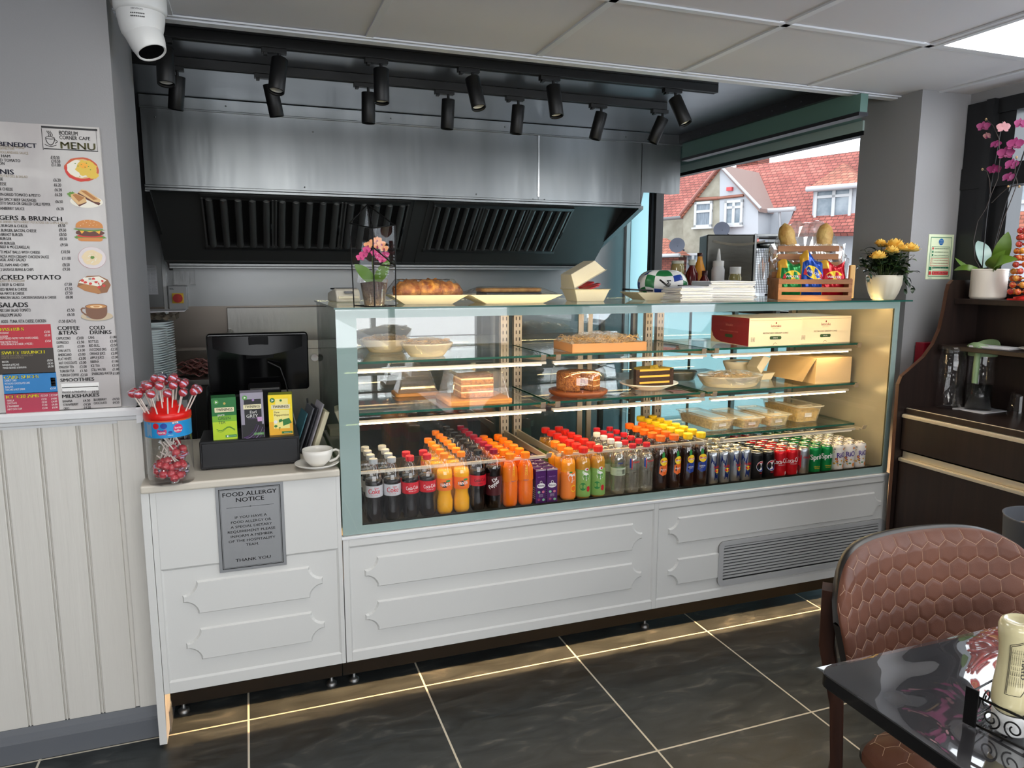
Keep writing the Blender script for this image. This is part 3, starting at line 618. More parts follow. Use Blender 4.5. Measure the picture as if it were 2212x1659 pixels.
def d_lu(g):
    g.text('LUCOZADE', rot2(cwrap(R_*.95, .004, dz=.106, e=.0006), PI/2-.05), .009, .052, 4, 'L', .03); g.text('ENERGY', cwrap(R_*.98, 0, dz=.099), .0035, .02, 3, 'C', .02)
    for s_ in (-1, 1): wpatch(g, cwrap(R_*.96, e=.0008), [(s_*.011, .10), (s_*.0125, .10), (s_*.010, .15), (s_*.002, .172), (s_*.001, .170), (s_*.0088, .148)], 6)
def d_li(g, peach=True):
    f = cwrap(R_*1.0, e=.0005); f2 = cwrap(R_, e=.0009); f3 = cwrap(R_, e=.0013)
    wpatch(g, f, [(-.020, .072), (-.006, .062), (.012, .066), (.019, .085), (.021, .125), (.012, .110), (-.008, .104), (-.018, .100)], 6 if peach else 3)
    wpatch(g, f, ell(-.004, .142, .006, .016, 10), 5); wpatch(g, f2, ell(0, .119, .0165, .0165), 4); wpatch(g, f3, [(-.014, .116), (.012, .114), (.014, .123), (-.012, .125)], 1)
    g.text('Lipton', rot2(cwrap(R_, 0, dz=.1165, e=.0017), .03), .006, .022, 0, 'C', .03); g.text('PEACH' if peach else 'LEMON', cwrap(R_, -.002, dz=.084, e=.001), .0055, .024, 0, 'C', .03); g.text('ICE TEA', cwrap(R_, -.002, dz=.079, e=.001), .0026, None, 0, 'C')
def d_or(g):
    f = cwrap(R_, e=.0006); wpatch(g, f, [(-.014, .096), (-.006, .108), (.004, .103), (.013, .108), (.015, .092), (.010, .078), (0, .072), (-.011, .080)], 0)
    g.text('orange', cwrap(R_, 0, dz=.092, e=.001), .008, .024, 6, 'C', .03); g.text('juice', cwrap(R_, .002, dz=.082, e=.001), .007, None, 6, 'C', .02)
    wpatch(g, f, ell(.008, .050, .012, .013), 4); wpatch(g, cwrap(R_, e=.001), ell(.008, .050, .009, .010), 6); wpatch(g, f, [(-.010, .110), (.002, .110), (.002, .115), (-.010, .115)], 5)
def d_ap(g):
    f = cwrap(R_, e=.0006); wpatch(g, f, [(-.012, .090), (-.004, .108), (.008, .104), (.016, .094), (.012, .080), (.002, .074), (-.009, .080)], 0)
    g.text('apple', cwrap(R_, .002, dz=.090, e=.001), .008, .022, 5, 'C', .03); g.text('juice', cwrap(R_, .003, dz=.081, e=.001), .006, None, 5, 'C', .02)
    wpatch(g, f, ell(-.010, .052, .013, .015), 5); wpatch(g, f, ell(.012, .042, .008, .011), 1); wpatch(g, f, ell(.004, .118, .008, .006), 0); wpatch(g, cwrap(R_, e=.001), ell(.006, .118, .004, .004), 1)
def d_ww(g):
    for z in (.080, .108): wpatch(g, cwrap(R_, e=.0008), [(-.04, z), (.04, z), (.04, z+.0015), (-.04, z+.0015)], 5)
    for k in range(4): g.text('natural still water', cwrap(R_, -.014, dz=.100-k*.005), .002, .022, 2, 'L')
    g.text('SPRING', cwrap(R_, 0, dz=.126, e=.0012), .006, .02, 3, 'C', .03)
    for k in range(6): wpatch(g, cwrap(R_, e=.0008), [(.008+k*.0022, .086), (.0092+k*.0022, .086), (.0092+k*.0022, .104), (.008+k*.0022, .104)], 2)
def d_hy(g):
    g.text('HAYAT', cwrap(R_, 0, dz=.124, e=.0012), .007, .030, 1, 'C', .03); wpatch(g, cwrap(R_, e=.0008), [(-.021, .10), (-.018, .10), (-.018, .14), (-.021, .14)], 1); wpatch(g, cwrap(R_, e=.0008), [(-.028, .105), (-.0225, .105), (-.0225, .14), (-.028, .14)], 3)
WATER = sheen('water', (226, 226, 214), refl=.16, rough=.05, veil=.16, veilcol=(210, 204, 186))
def pl(n, c): return M('label_'+n, c, .4)
PR = {
 'diet': bottle('diet_cola_bottle', 'bottle', prof_coke(R_, H_), H_, .150, COLA, capm('silver', (176, 180, 184)), .014, .0145, pl('silver', (196, 196, 200)), (.092, .132), d_dc, 'bottles on the bottom deck of the display case'),
 'cola': bottle('cola_bottle', 'bottle', prof_coke(R_, H_), H_, .150, COLA, capm('red', (208, 30, 44)), .014, .0145, pl('red', (204, 22, 40)), (.092, .132), d_cc),
 'fanta': bottle('orange_soda_bottle', 'bottle', prof_fanta(R_, H_), H_, .160, FANT, capm('orange', (250, 136, 24)), .014, .0145, pl('orange', (246, 118, 24)), (.090, .134), d_fa),
 'zero': bottle('sugar_free_cola_bottle', 'bottle', prof_coke(R_, H_), H_, .152, COLA, capm('black', (26, 26, 28)), .014, .0145, pl('red', (204, 22, 40)), (.096, .134), d_cz),
 'pep': bottle('dark_soda_bottle', 'bottle', prof_str(R_, H_), H_, .158, COLA, capm('maroon', (150, 20, 52)), .014, .0145, pl('maroon', (74, 20, 24)), (.055, .125), d_dp),
 'luco': bottle('energy_drink_bottle', 'bottle', prof_luc(R_, .200), .200, .165, LUCZ, capm('orange2', (250, 130, 18)), .018, .0165, pl('amber', (236, 120, 24)), (.098, .150), d_lu),
 'oran': bottle('orange_juice_bottle', 'bottle', prof_jui(R_, .198), .198, .156, M('orange_juice', (238, 152, 34), .15), capm('orange', (250, 136, 24)), .018, .0175, pl('juice_orange', (240, 130, 50)), (.012, .112), d_or),
 'appl': bottle('apple_juice_bottle', 'bottle', prof_jui(R_, .198), .198, .156, M('apple_juice', (196, 140, 42), .12), capm('red3', (226, 40, 30)), .018, .0175, pl('juice_green', (132, 172, 88)), (.012, .116), d_ap),
 'watw': bottle('spring_water_bottle', 'bottle', prof_wat(R_, .206), .206, .166, WATER, capm('white', (226, 226, 218)), .013, .014, pl('pale_green', (190, 200, 172)), (.080, .110), d_ww),
 'watr': bottle('still_water_bottle', 'bottle', prof_wat(R_, .195), .195, .155, WATER, capm('red', (208, 30, 44)), .013, .014, CLEARP, (.100, .140), d_hy),
 'peac': bottle('peach_iced_tea_bottle', 'bottle', prof_str(R_, .214), .214, .165, M('iced_tea', (40, 16, 8), .08), capm('deeporange', (244, 112, 24)), .018, .0185, sheen('clear_label', refl=.05), (.06, .165), lambda g: d_li(g, True)),
 'lemo': bottle('lemon_iced_tea_bottle', 'bottle', prof_str(R_, .214), .214, .165, M('iced_tea', (40, 16, 8)), capm('yellow', (248, 206, 30)), .018, .0185, sheen('clear_label', refl=.05), (.06, .165), lambda g: d_li(g, False)),
}
# cans
CANT = M('can_lid', (214, 208, 196), .22, 1)
def can(name, cat, r, h, mat, draw=None, inks=None):
    t = thing(name, '', cat, (0, 0, 0), 0, None)
    G().lathe([(r*.78, 0), (r*.84, .002), (r*.98, .008), (r, .013), (r, h-.014), (r*.97, h-.009), (r*.86, h-.003)], n=24).build('can_body', mat, t)
    g = G(); g.lathe([(r*.86, h-.003), (r*.87, h), (r*.82, h), (r*.80, h-.004), (r*.3, h-.0045), (.0001, h-.0045)], n=24, caps=False); g.sphere((0, -r*.2, h-.0035), r*.3, 8, sc=(.8, 1.2, .12)); g.build('lid', CANT, t)
    if draw: g = G(); draw(g); g.build('lettering', inks or [IW, IR, IK, IB, IY, IG, IO], t)
    return t
RC, HC = .0285, .115; RS, HS = .0255, .134
SILV = M('can_silver', (186, 190, 194), .28, 1); BLUEM = M('can_blue', (30, 52, 120), .3, .6)
def d_rb(g):
    f = cwrap(RS, e=.0004)
    for a in (-.030, .012): wpatch(g, f, [(a, .014), (a+.02, .014), (a+.026, HS-.016), (a+.006, HS-.016)] if 0 else [(a, .070), (a+.022, .066), (a+.026, HS-.016), (a+.004, HS-.016)], 7)
    wpatch(g, f, [(-.04, .014), (.04, .014), (.04, .018), (-.04, .018)], 7); wpatch(g, f, [(-.012, .020), (.004, .020), (.008, .052), (-.010, .056)], 7)
    wpatch(g, cwrap(RS, e=.0009), ell(-.001, .058, .008, .009, 10), 4)
    g.text('RedBull', cwrap(RS, -.001, dz=.070, e=.001), .010, .030, 1, 'C', .03); wpatch(g, cwrap(RS, e=.0012), [(-.012, .056), (-.002, .052), (-.004, .062), (-.010, .064)], 1); wpatch(g, cwrap(RS, e=.0012), [(.010, .056), (.000, .052), (.002, .062), (.008, .064)], 1)
def d_pe(g):
    f = cwrap(RC, .004, e=.0004); wpatch(g, f, ell(0, .058, .0225, .0225, 24), 0); f = cwrap(RC, .004, e=.0008)
    wpatch(g, f, ell(0, .059, .020, .020, 14, .35, PI-.15), 1); wpatch(g, f, ell(0, .057, .020, .020, 14, PI+.35, 2*PI-.15), 3)
    g.text('PEPSI', cwrap(RC, .004, dz=.054, e=.0012), .008, .034, 2, 'C', .04); g.text('MAX', cwrap(RC, .006, dz=.026), .006, .016, 1, 'C', .02)
def d_ck(g): g.text('Coca-Cola', rot2(cwrap(RC, 0, dz=.060), .12), .020, .072, 0, 'C', .03); g.text('ORIGINAL TASTE', cwrap(RC, 0, dz=.052), .0035, .030, 0, 'C'); wpatch(g, cwrap(RC, .002), [(.016, .012), (.024, .012), (.024, .024), (.016, .024)], 0)
def d_dk(g):
    f = cwrap(RC); wpatch(g, f, [(-.036, .030), (-.018, .028), (-.018, .085), (-.036, .085)], 1); wpatch(g, f, [(.015, .066), (.036, .06), (.036, .095), (.018, .085)], 1); g.text('diet', cwrap(RC, 0, dz=.072), .010, None, 1, 'C', .02)
def d_sp(g): g.text('Sprite', rot2(cwrap(RC, 0, dz=.062), .08), .022, .060, 0, 'C', .05); g.text('LEMON-LIME', cwrap(RC, 0, dz=.028), .004, .030, 4, 'C', .02); g.text('NO SUGAR', cwrap(RC, 0, dz=.021), .0035, .024, 4, 'C', .02)
def d_ri(g):
    r = random.Random(5); f = cwrap(RC, e=.0004); g.text('RiO', rot2(cwrap(RC, 0, dz=.060, e=.0012), .1), .022, .036, 7, 'C', .05)
    for k in range(26):
        u, v = r.uniform(-.05, .05), r.uniform(.014, .10)
        if abs(u) < .02 and .05 < v < .088: continue
        c = r.choice([6, 4, 5, 3, 1, 2, 8]); a = r.uniform(.003, .0065); wpatch(g, f, ell(u, v, a, a*r.uniform(.5, 1), 10), c)
        if r.random() < .5: wpatch(g, cwrap(RC, e=.0008), ell(u, v, a*.55, a*.45, 8), r.choice([0, 4, 6]))
    wpatch(g, f, ell(.016, .022, .009, .009, 12), 6)
PC = {
 'rb': can('energy_drink_can', 'can', RS, HS, SILV, d_rb, [IW, IR, IK, IB, IY, IG, IO, BLUEM]),
 'pm': can('black_cola_can', 'can', RC, HC, M('can_black', (20, 20, 22), .3, .3), d_pe),
 'ck': can('red_cola_can', 'can', RC, HC, M('can_red', (206, 22, 34), .28, .4), d_ck),
 'dk': can('diet_cola_can', 'can', RC, HC, SILV, d_dk),
 'sp': can('lemon_lime_can', 'can', RC, HC, M('can_green', (10, 132, 66), .28, .4), d_sp),
 'ri': can('tropical_drink_can', 'can', RC, HC, M('can_white', (222, 216, 210), .35), d_ri, [IW, ink('wine', (150, 30, 60)), ink('slate', (50, 60, 70)), ink('aqua', (130, 190, 200)), ink('mustard', (214, 160, 70)), ink('leaf', (70, 130, 80)), ink('peachy', (226, 140, 70)), ink('violet', (80, 60, 140)), ink('pinkish', (200, 110, 130))]),
}
def ribena():
    t = thing('juice_carton', '', 'carton', (0, 0, 0), 0, None); a, b, h = .0205, .0165, .131
    PUR = M('purple_carton', (74, 26, 92), .35)
    G().box(-a, a, -b, b, 0, h).build('carton', PUR, t, .001)
    g = G(); yy = -b-.0006; f = lambda u, v: (u, yy, v); f2 = lambda u, v: (u, yy-.0004, v)
    wpatch(g, f, ell(0, .070, .0165, .0095), 0); g.text('Ribena', lambda u, v: (u, yy-.0004, .067+v), .0075, .026, 1, 'C', .03); wpatch(g, f, ell(0, .083, .005, .006, 8), 0); wpatch(g, f2, ell(0, .083, .0035, .0045, 8), 1)
    for u, v, m_ in ((-.008, .046, 2), (.009, .046, 3), (-.008, .018, 4), (.010, .016, 2)): wpatch(g, f, ell(u, v, .0055, .005, 8), m_)
    for k in range(3): g.text('blackcurrant', lambda u, v, k=k: (u, yy, .036-k*.004+v), .002, .016, 0, 'C')
    g.text('REAL FRUIT', lambda u, v: (u, yy, .102+v), .003, .026, 5, 'C'); g.quad((-a, -b-.0002, h-.004), (a, -b-.0002, h-.004), (a, -b-.0002, h-.0025), (-a, -b-.0002, h-.0025), mi=0)
    g.box(-a*.9, a*.9, -.0008, .0008, h, h+.0015, 6); g.quad((-a, -b, h+.0004), (a, -b, h+.0004), (a, -b+.003, h+.0004), (-a, -b+.003, h+.0004), mi=0); g.cyl((.008, -.004, h), (.008, -.004, h+.0008), .0035, mi=0)
    for k in range(6): g.box(-a-.0005, -a, -b+.006, b-.006, .02+k*.008, .022+k*.008, 0)
    g.build('lettering', [IW, ink('dark_purple', (54, 14, 70)), ink('mint', (130, 190, 150)), ink('pinkish', (200, 110, 130)), ink('plum', (150, 60, 100)), ink('lilac', (180, 140, 190)), PUR], t); return t
RIB = ribena()
GB = 'bottles on the bottom deck of the display case'
ORD = ['frontmost', 'second from the front', 'third from the front', 'fourth from the front', 'fifth from the front', 'sixth from the front', 'seventh from the front', 'eighth from the front', 'ninth from the front']
used = set(); rg = random.Random(3)
def column(proto, desc, x, n, pitch=.0615, y0=.080, cat=None, grp=GB, dx=0, jit=.25):
    for k in range(n):
        y = y0+k*pitch; rz = rg.uniform(-jit, jit)+(.18 if k == 0 else 0)*0
        lb = desc % ORD[k]; loc = (x+dx*k+rg.uniform(-.0004, .0004), y, DECK)
        if id(proto) not in used: used.add(id(proto)); proto.location = loc; proto.rotation_euler.z = rz; proto['label'] = lb; proto['group'] = grp
        else: dup(proto, loc, rz, lb, grp)
B = PR
column(B['diet'], 'grey-capped diet cola bottle, %s in the leftmost bottle column', .375, 4)
column(B['diet'], 'grey-capped diet cola bottle, %s in the column beside the red-capped colas', .4375, 4)
column(B['cola'], 'red-capped cola bottle, %s, in the column beside the grey-capped colas', .5, 2)
column(B['cola'], 'red-capped cola bottle, %s, in the column beside the orange sodas', .5615, 2)
column(B['fanta'], 'yellow orange-soda bottle, %s in the column beside the red-capped colas', .6225, 5)
column(B['fanta'], 'yellow orange-soda bottle, %s in the column beside the black-capped colas', .6835, 7)
column(B['zero'], 'black-capped sugar free cola bottle, %s in its single column', .7445, 8)
column(B['pep'], 'maroon-capped dark soda bottle, %s in its single column', .805, 8)
column(B['luco'], 'orange energy drink bottle, %s in the column beside the maroon caps', .866, 6)
column(B['luco'], 'orange energy drink bottle, %s in the column beside the purple cartons', .9265, 6)
column(RIB, 'purple blackcurrant juice carton, %s in the left carton column', .9815, 6, .042, .078, grp='purple juice cartons in the display case', jit=.03)
column(RIB, 'purple blackcurrant juice carton, %s in the right carton column', 1.0255, 6, .042, .074, grp='purple juice cartons in the display case', jit=.03)
column(B['oran'], 'orange juice bottle, %s in its single column beside the cartons', 1.098, 3)
column(B['appl'], 'green-labelled apple juice bottle, %s in the column beside the orange juice', 1.160, 7)
column(B['appl'], 'green-labelled apple juice bottle, %s in the column beside the water', 1.2215, 7)
column(B['watw'], 'white-capped clear water bottle, %s in its single column', 1.308, 4)
column(B['watr'], 'red-capped clear water bottle, %s in the column beside the white caps', 1.3695, 6)
column(B['watr'], 'red-capped clear water bottle, %s in the column beside the peach tea', 1.431, 6)
column(B['peac'], 'orange-capped peach tea bottle, %s in the column beside the water', 1.4925, 5)
column(B['peac'], 'orange-capped peach tea bottle, %s in the column beside the lemon tea', 1.554, 5)
column(B['lemo'], 'yellow-capped lemon tea bottle, %s in the column beside the peach tea', 1.6165, 7)
column(B['lemo'], 'yellow-capped lemon tea bottle, %s in the column beside the cans', 1.6775, 7)
GCN = 'cans on the bottom deck of the display case'
for i, (x, w_) in enumerate(((1.7365, 'leftmost'), (1.790, 'second'), (1.8425, 'third'), (1.895, 'fourth'))): column(PC['rb'], 'slim blue and silver can, %s, '+w_+' slim can column', x, 7, .0535, .078, grp=GCN, jit=.5)
column(PC['pm'], 'black cola can, %s in the black column beside the slim cans', 1.950, 7, .059, .08, grp=GCN)
column(PC['pm'], 'black cola can, %s in the black column beside the red cans', 2.009, 7, .059, .08, grp=GCN, jit=.1)
column(PC['ck'], 'red cola can, %s in the red column beside the black cans', 2.069, 7, .059, .08, grp=GCN)
column(PC['ck'], 'red cola can, %s in the red column beside the silver cans', 2.130, 7, .059, .08, grp=GCN)
column(PC['dk'], 'silver diet cola can, %s in the column between red and green', 2.191, 7, .059, .08, grp=GCN)
column(PC['sp'], 'green lemon lime can, %s in the green column beside the silver cans', 2.252, 7, .059, .08, grp=GCN)
column(PC['sp'], 'green lemon lime can, %s in the green column beside the white cans', 2.314, 7, .059, .08, grp=GCN)
for x, w_ in ((2.377, 'leftmost'), (2.438, 'middle'), (2.499, 'rightmost')): column(PC['ri'], 'white patterned can, %s, '+w_+' of the three white columns', x, 7, .059, .08, grp=GCN, jit=.6)
# ---------------------------------------------------------------- food on the glass shelves
S1, S2, S3, TOP = 1.171, .991, .806, 1.366
rn = random.Random(11)
CREAMB = M('cream_pulp_board', (224, 213, 186), .7, bump=(300, .1)); CROI = M('croissant_crust', (222, 152, 70), .4, var=(38, (150, 78, 28), (1, 1, 1)), bump=(120, .3))
SHRED = M('shredded_pastry', (214, 180, 122), .6, var=(70, (186, 142, 84))); CAKE = M('cake_crumb', (198, 136, 72), .8, bump=(180, .9), var=(90, (150, 92, 44)))
FILL = M('cake_cream', (240, 208, 160), .6); CHOC = M('chocolate_sponge', (44, 22, 12), .75, bump=(200, .6)); PIST = M('pistachio_topping', (150, 128, 30), .6, bump=(150, .5))
def ovalp(prof, ax, ay, n=36, flute=0):  # oval dish wall, prof = (scale, z)
    o = []; k = n
    for s_, z in prof:
        for i in range(n):
            a = 2*PI*i/n; fl = 1+flute*math.cos(a*18) if z > .004 else 1; o.append((ax*s_*fl*math.cos(a), ay*s_*fl*math.sin(a), z))
    return o, [(j*k+i, j*k+(i+1) % k, (j+1)*k+(i+1) % k, (j+1)*k+i) for j in range(len(prof)-1) for i in range(n)]
def dish(t, ax, ay, h, mat, base=.72, flute=0, name='dish'):
    g = G(); v, f = ovalp([(.001, .0), (base, .0), (base+.04, .003), (.97, h*.86), (1, h), (.975, h), (base, .006), (.001, .005)], ax, ay, 40, flute); g.add(v, f, 0, True); return g.build(name, mat, t)
def wrapover(t, ax, ay, h0, h1, seed=1, name='cling_film', amp=.006):
    r = random.Random(seed); g = G(); N = 28; K = 7; vs = []
    for j in range(K+1):
        u = j/K
        for i in range(N):
            a = 2*PI*i/N; s_ = 1.0-u; z = h0+(h1-h0)*math.sin(u*PI/2)+r.uniform(-amp, amp)*(1 if 0 < j < K else .2); vs.append((ax*s_*math.cos(a)+r.uniform(-.002, .002), ay*s_*math.sin(a), z))
    g.add(vs, [(j*N+i, j*N+(i+1) % N, (j+1)*N+(i+1) % N, (j+1)*N+i) for j in range(K) for i in range(N)], 0, False)
    vs2 = [(ax*(1.0)*math.cos(2*PI*i/N), ay*math.sin(2*PI*i/N), h0) for i in range(N)]+[(ax*(.9+r.uniform(-.06, .04))*math.cos(2*PI*i/N), ay*(.9+r.uniform(-.05, .04))*math.sin(2*PI*i/N), h0*.35+r.uniform(-.006, .004)) for i in range(N)]
    g.add(vs2, [(i, (i+1) % N, N+(i+1) % N, N+i) for i in range(N)]); return g.build(name, WRAP, t)
def strands(t, ax, ay, z, h, n, mat, seed=2, name='shredded_pastry', w=.0014):
    r = random.Random(seed); g = G()
    for k in range(n):
        a = r.uniform(0, 2*PI); q = math.sqrt(r.random())*.9; x, y = ax*q*math.cos(a), ay*q*math.sin(a); b = r.uniform(0, 2*PI); L = r.uniform(.012, .035); z0 = z+r.uniform(0, h)
        p1 = (x+math.cos(b)*L, y+math.sin(b)*L, z0+r.uniform(0, .012)); pm = ((x+p1[0])/2, (y+p1[1])/2, z0+r.uniform(.002, .012)); 
        if (p1[0]/ax)**2+(p1[1]/ay)**2 > 1.1: continue
        g.tube([(x, y, z0), pm, p1], w, 4)
    return g.build(name, mat, t)
# top shelf
for loc, lb, sd in (((.615, .29, S1), 'oval pulp bowl of shredded pastry under film, nearer the front glass on the top shelf', 1), ((.50, .50, S1), 'film wrapped pulp bowl of pastry behind another on the top shelf', 5)):
    t = thing('pastry_bowl', lb, 'bowl', loc, .05, 'wrapped pastry bowls on the top shelf'); dish(t, .098, .085, .05, CREAMB, .62, .012, 'bowl'); G().lathe([(.0001, .042), (.09, .042)], n=30, sy=.86).build('filling', SHRED, t); strands(t, .085, .07, .043, .01, 160, SHRED, sd); wrapover(t, .099, .086, .05, .066, sd)
t = thing('pastry_tray', 'long orange-brown card tray heaped with shredded pastry in crinkled wrap', 'tray', (1.33, .30, S1), -.04)
g = G(); X_, Y_, H1 = .16, .10, .035
for q in ((-X_, X_, -Y_, -Y_+.003), (-X_, X_, Y_-.003, Y_), (-X_, -X_+.003, -Y_, Y_), (X_-.003, X_, -Y_, Y_)): g.box(q[0], q[1], q[2], q[3], 0, H1)
g.box(-X_, X_, -Y_, Y_, 0, .002); g.build('tray', M('tan_card', (202, 146, 92), .6), t, .001)
G().box(-X_+.004, X_-.004, -Y_+.004, Y_-.004, .002, .026).build('filling', SHRED, t); strands(t, X_*1.1, Y_*1.1, .028, .022, 380, SHRED, 9)
g = G(); r = random.Random(4); g.grid(lambda u, v: ((u-.5)*.34, (v-.5)*.21, .036+.030*math.sin(PI*u)*math.sin(PI*v)+r.uniform(-.012, .014)*(1 if 0 < u < 1 and 0 < v < 1 else .3)), 22, 12, smooth=False); g.build('crinkled_wrap', WRAP, t)
CARDW = M('cream_card_box', (226, 212, 184), .55); DRED = M('dark_red_card', (128, 32, 42), .5); DGRN = M('dark_green_print', (44, 74, 42), .5); BRN = M('brown_print', (120, 84, 60), .5)
def cakebox(loc, rz, lb, red, w=.285, d=.275, h=.118):
    t = thing('cake_box', lb, 'box', loc, rz, 'printed cake boxes on the top shelf')
    g = G(); g.box(0, w, 0, d, 0, h); g.box(.004, w-.004, -.0008, 0, h-.010, h-.009, 1); g.build('carton', [CARDW, BRN], t, .0015)
    if red:
        g = G(); g.px([(0, h*.02), (d*.9, .02), (d*.98, .05), (d, h), (0, h)], -.0012, -.0004); g.px([(0, 0), (d*.7, .004), (d*.85, .012), (d*.95, .03), (0, .03)], -.0013, -.0005); s_ = g.build('red_side', DRED, t)
        k = G(); f = lambda u, v: (-.0018, d/2-u, v)
        k.text('letscake', lambda u, v: f(u, .078+v), .012, .05, 0, 'C', .02); k.text('PISTACHIO DREAM CAKE', lambda u, v: f(u, .052+v), .006, .13, 0, 'C'); k.add([f(a, b) for a, b in rr(-.028, .028, .028, .042, .006, 4)], [tuple(range(20))], 1); k.build('lettering', [M('faded_pink_print', (190, 120, 110), .5), DGRN], s_)
    g = G(); f = lambda u, v: (w/2+u, -.0006, v); f2 = lambda u, v: (w/2+u, -.0012, v)
    g.text('letscake', lambda u, v: f(u, .078+v), .012, .052, 1, 'C', .02); g.text('BAKERY', lambda u, v: f(u, .070+v), .0045, .036, 2, 'C'); g.sphere((w/2, -.0006, .096), .004, 6, 1, (1, .1, 1.2))
    g.text('PISTACHIO DREAM CAKE', lambda u, v: f(u, .050+v), .0065, .130, 3, 'C', .03); g.add([f(a, b) for a, b in rr(-.030, .030, .026, .040, .006, 4)], [tuple(range(20))], 0); g.text('HALAL', lambda u, v: f2(u, .030+v), .0055, .024, 4, 'C', .03)
    for q in ((.012, .030, .018, .0187), (.012, .030, .036, .0367), (.012, .0127, .018, .036), (.0293, .030, .018, .036), (.017, .0185, .021, .033), (.0235, .025, .021, .033)): g.box(q[0], q[1], -.0008, 0, q[2], q[3], 3)
    g.lathe([(.010, 0), (.0115, 0)], n=20, mi=3, caps=False, smooth=False, a0=.6, a1=PI-.2); m = len(g.v)-42
    for i in range(m, len(g.v)): x, y, z = g.v[i]; g.v[i] = (w/2+x, -.0008, y)
    g.build('lettering', [DGRN, DRED, M('faded_brown_print', (170, 140, 110), .5), M('dark_brown_print', (60, 44, 34), .5), IW], t)
cakebox((1.982, .205, S1), -.02, 'cream cake box with a dark red side panel on the top shelf', True, w=.272)
cakebox((2.266, .225, S1), .01, 'plain cream cake box at the right end of the top shelf', False, w=.286)
# middle shelf
t = thing('cake_board', 'square wooden cake board with crumbly layered cake under a clear lidded cover', 'cake stand', (.80, .31, S2), 0)
G().rbox(-.125, .125, -.11, .11, 0, .016, .02).build('board', BOARD, t, .003)
g = G()
for k in range(3): g.box(-.065, .065, -.055, .055, .018+k*.025, .036+k*.025, 0); g.box(-.064, .064, -.054, .054, .036+k*.025, .043+k*.025, 1)
g.build('layered_cake', [CAKE, FILL], t, .003)
g = G(); g.add([(-.062, -.05, .094), (.064, -.05, .094), (.064, .05, .094), (-.062, .05, .094), (-.055, -.045, .10), (.064, -.05, .106), (.06, .045, .106), (-.05, .05, .10)], [(4, 5, 6, 7), (0, 1, 5, 4), (1, 2, 6, 5), (2, 3, 7, 6), (3, 0, 4, 7)]); g.build('cake_topping', M('cocoa_dust', (104, 60, 30), .85, bump=(220, .8)), t)
g = G(); a, b, c, d = .115, .10, .095, .08; g.add([(-a, -b, .017), (a, -b, .017), (a, b, .017), (-a, b, .017), (-c, -d, .120), (c, -d, .120), (c, d, .120), (-c, d, .120)], [(4, 5, 6, 7), (0, 1, 5, 4), (1, 2, 6, 5), (2, 3, 7, 6), (3, 0, 4, 7)]); cv = g.build('clear_cover', CLEARP, t, .008, 3)
G().sphere((0, 0, .132), .016, 14, sc=(1, .5, 1)).build('knob', CLEARP, cv); G().lathe([(.0001, 0), (.006, 0), (.006, .001), (.0001, .001)], (0, -.012, .1215), 12).build('gold_sticker', M('gold_seal', (220, 170, 50), .3, .5), cv)
t = thing('cake_board', 'small wooden board with clear cover behind the layered cake on the middle shelf', 'cake stand', (.62, .52, S2), 0)
G().rbox(-.09, .09, -.06, .06, 0, .014, .018).build('board', BOARD, t, .003); g = G(); a, b, c, d = .08, .052, .055, .03; g.add([(-a, -b, .015), (a, -b, .015), (a, b, .015), (-a, b, .015), (-c, -d, .10), (c, -d, .10), (c, d, .10), (-c, d, .10)], [(4, 5, 6, 7), (0, 1, 5, 4), (1, 2, 6, 5), (2, 3, 7, 6), (3, 0, 4, 7)]); g.build('clear_cover', CLEARP, t, .006)
t = thing('cake_dome', 'round nutty layer cake under a glass dome on a wooden base', 'cake stand', (1.245, .315, S2), 0)
G().lathe([(.0001, 0), (.108, 0), (.118, .008), (.120, .018), (.112, .020), (.0001, .020)], n=48, caps=False).build('wooden_base', M('dark_wood_base', (120, 66, 38), .45), t)
NUT = M('crushed_nut_coating', (196, 128, 56), .7, bump=(260, 1), var=(160, (140, 76, 30)))
g = G(); g.lathe([(.0001, .021), (.086, .021), (.088, .03), (.088, .086), (.084, .091), (.0001, .091)], n=48, caps=False, a0=-PI/2+.25, a1=PI*1.5-.35)
ck = g.build('round_cake', NUT, t)
g = G()
for k in range(3):
    z = .024+k*.023
    for a in (-PI/2+.25, -PI/2-.35): g.add([(0, 0, z), (.086*math.cos(a), .086*math.sin(a), z), (.086*math.cos(a), .086*math.sin(a), z+.018), (0, 0, z+.018)], [(0, 1, 2, 3)], 0)
    for a in (-PI/2+.25, -PI/2-.35): g.add([(0, 0, z+.018), (.086*math.cos(a), .086*math.sin(a), z+.018), (.086*math.cos(a), .086*math.sin(a), z+.023), (0, 0, z+.023)], [(0, 1, 2, 3)], 1)
g.build('cut_faces', [CAKE, FILL], ck)
g = G()
for z in (.040, .063): g.lathe([(.0886, z), (.0886, z+.003)], n=40, caps=False, a0=-PI/2+.3, a1=PI*.2)
g.build('cream_lines', FILL, ck)
g = G(); g.lathe([(.113, .020), (.113, .075), (.109, .098), (.096, .116), (.070, .126), (.03, .130), (.012, .131), (.008, .138), (.014, .146), (.016, .152), (.012, .159), (.0001, .161)], n=48, caps=False); g.build('glass_dome', sheen('dome_glass', refl=.08), t)
t = thing('cake_plate', 'half chocolate cake with yellow cream layers on a white oval plate', 'cake', (1.585, .335, S2), 0)
G().lathe([(.0001, .0), (.065, 0), (.07, .004), (.118, .022), (.128, .026), (.126, .029), (.068, .008), (.0001, .006)], n=48, caps=False, sy=.85).build('plate', WPORC, t)
g = G(); hw = [(.0+.088*math.cos(PI*i/18), .088*math.sin(PI*i/18)) for i in range(19)]
YC = M('yellow_cream', (232, 172, 66), .6)
for k in range(3): g.pz(hw, .012+k*.026, .030+k*.026, 0)
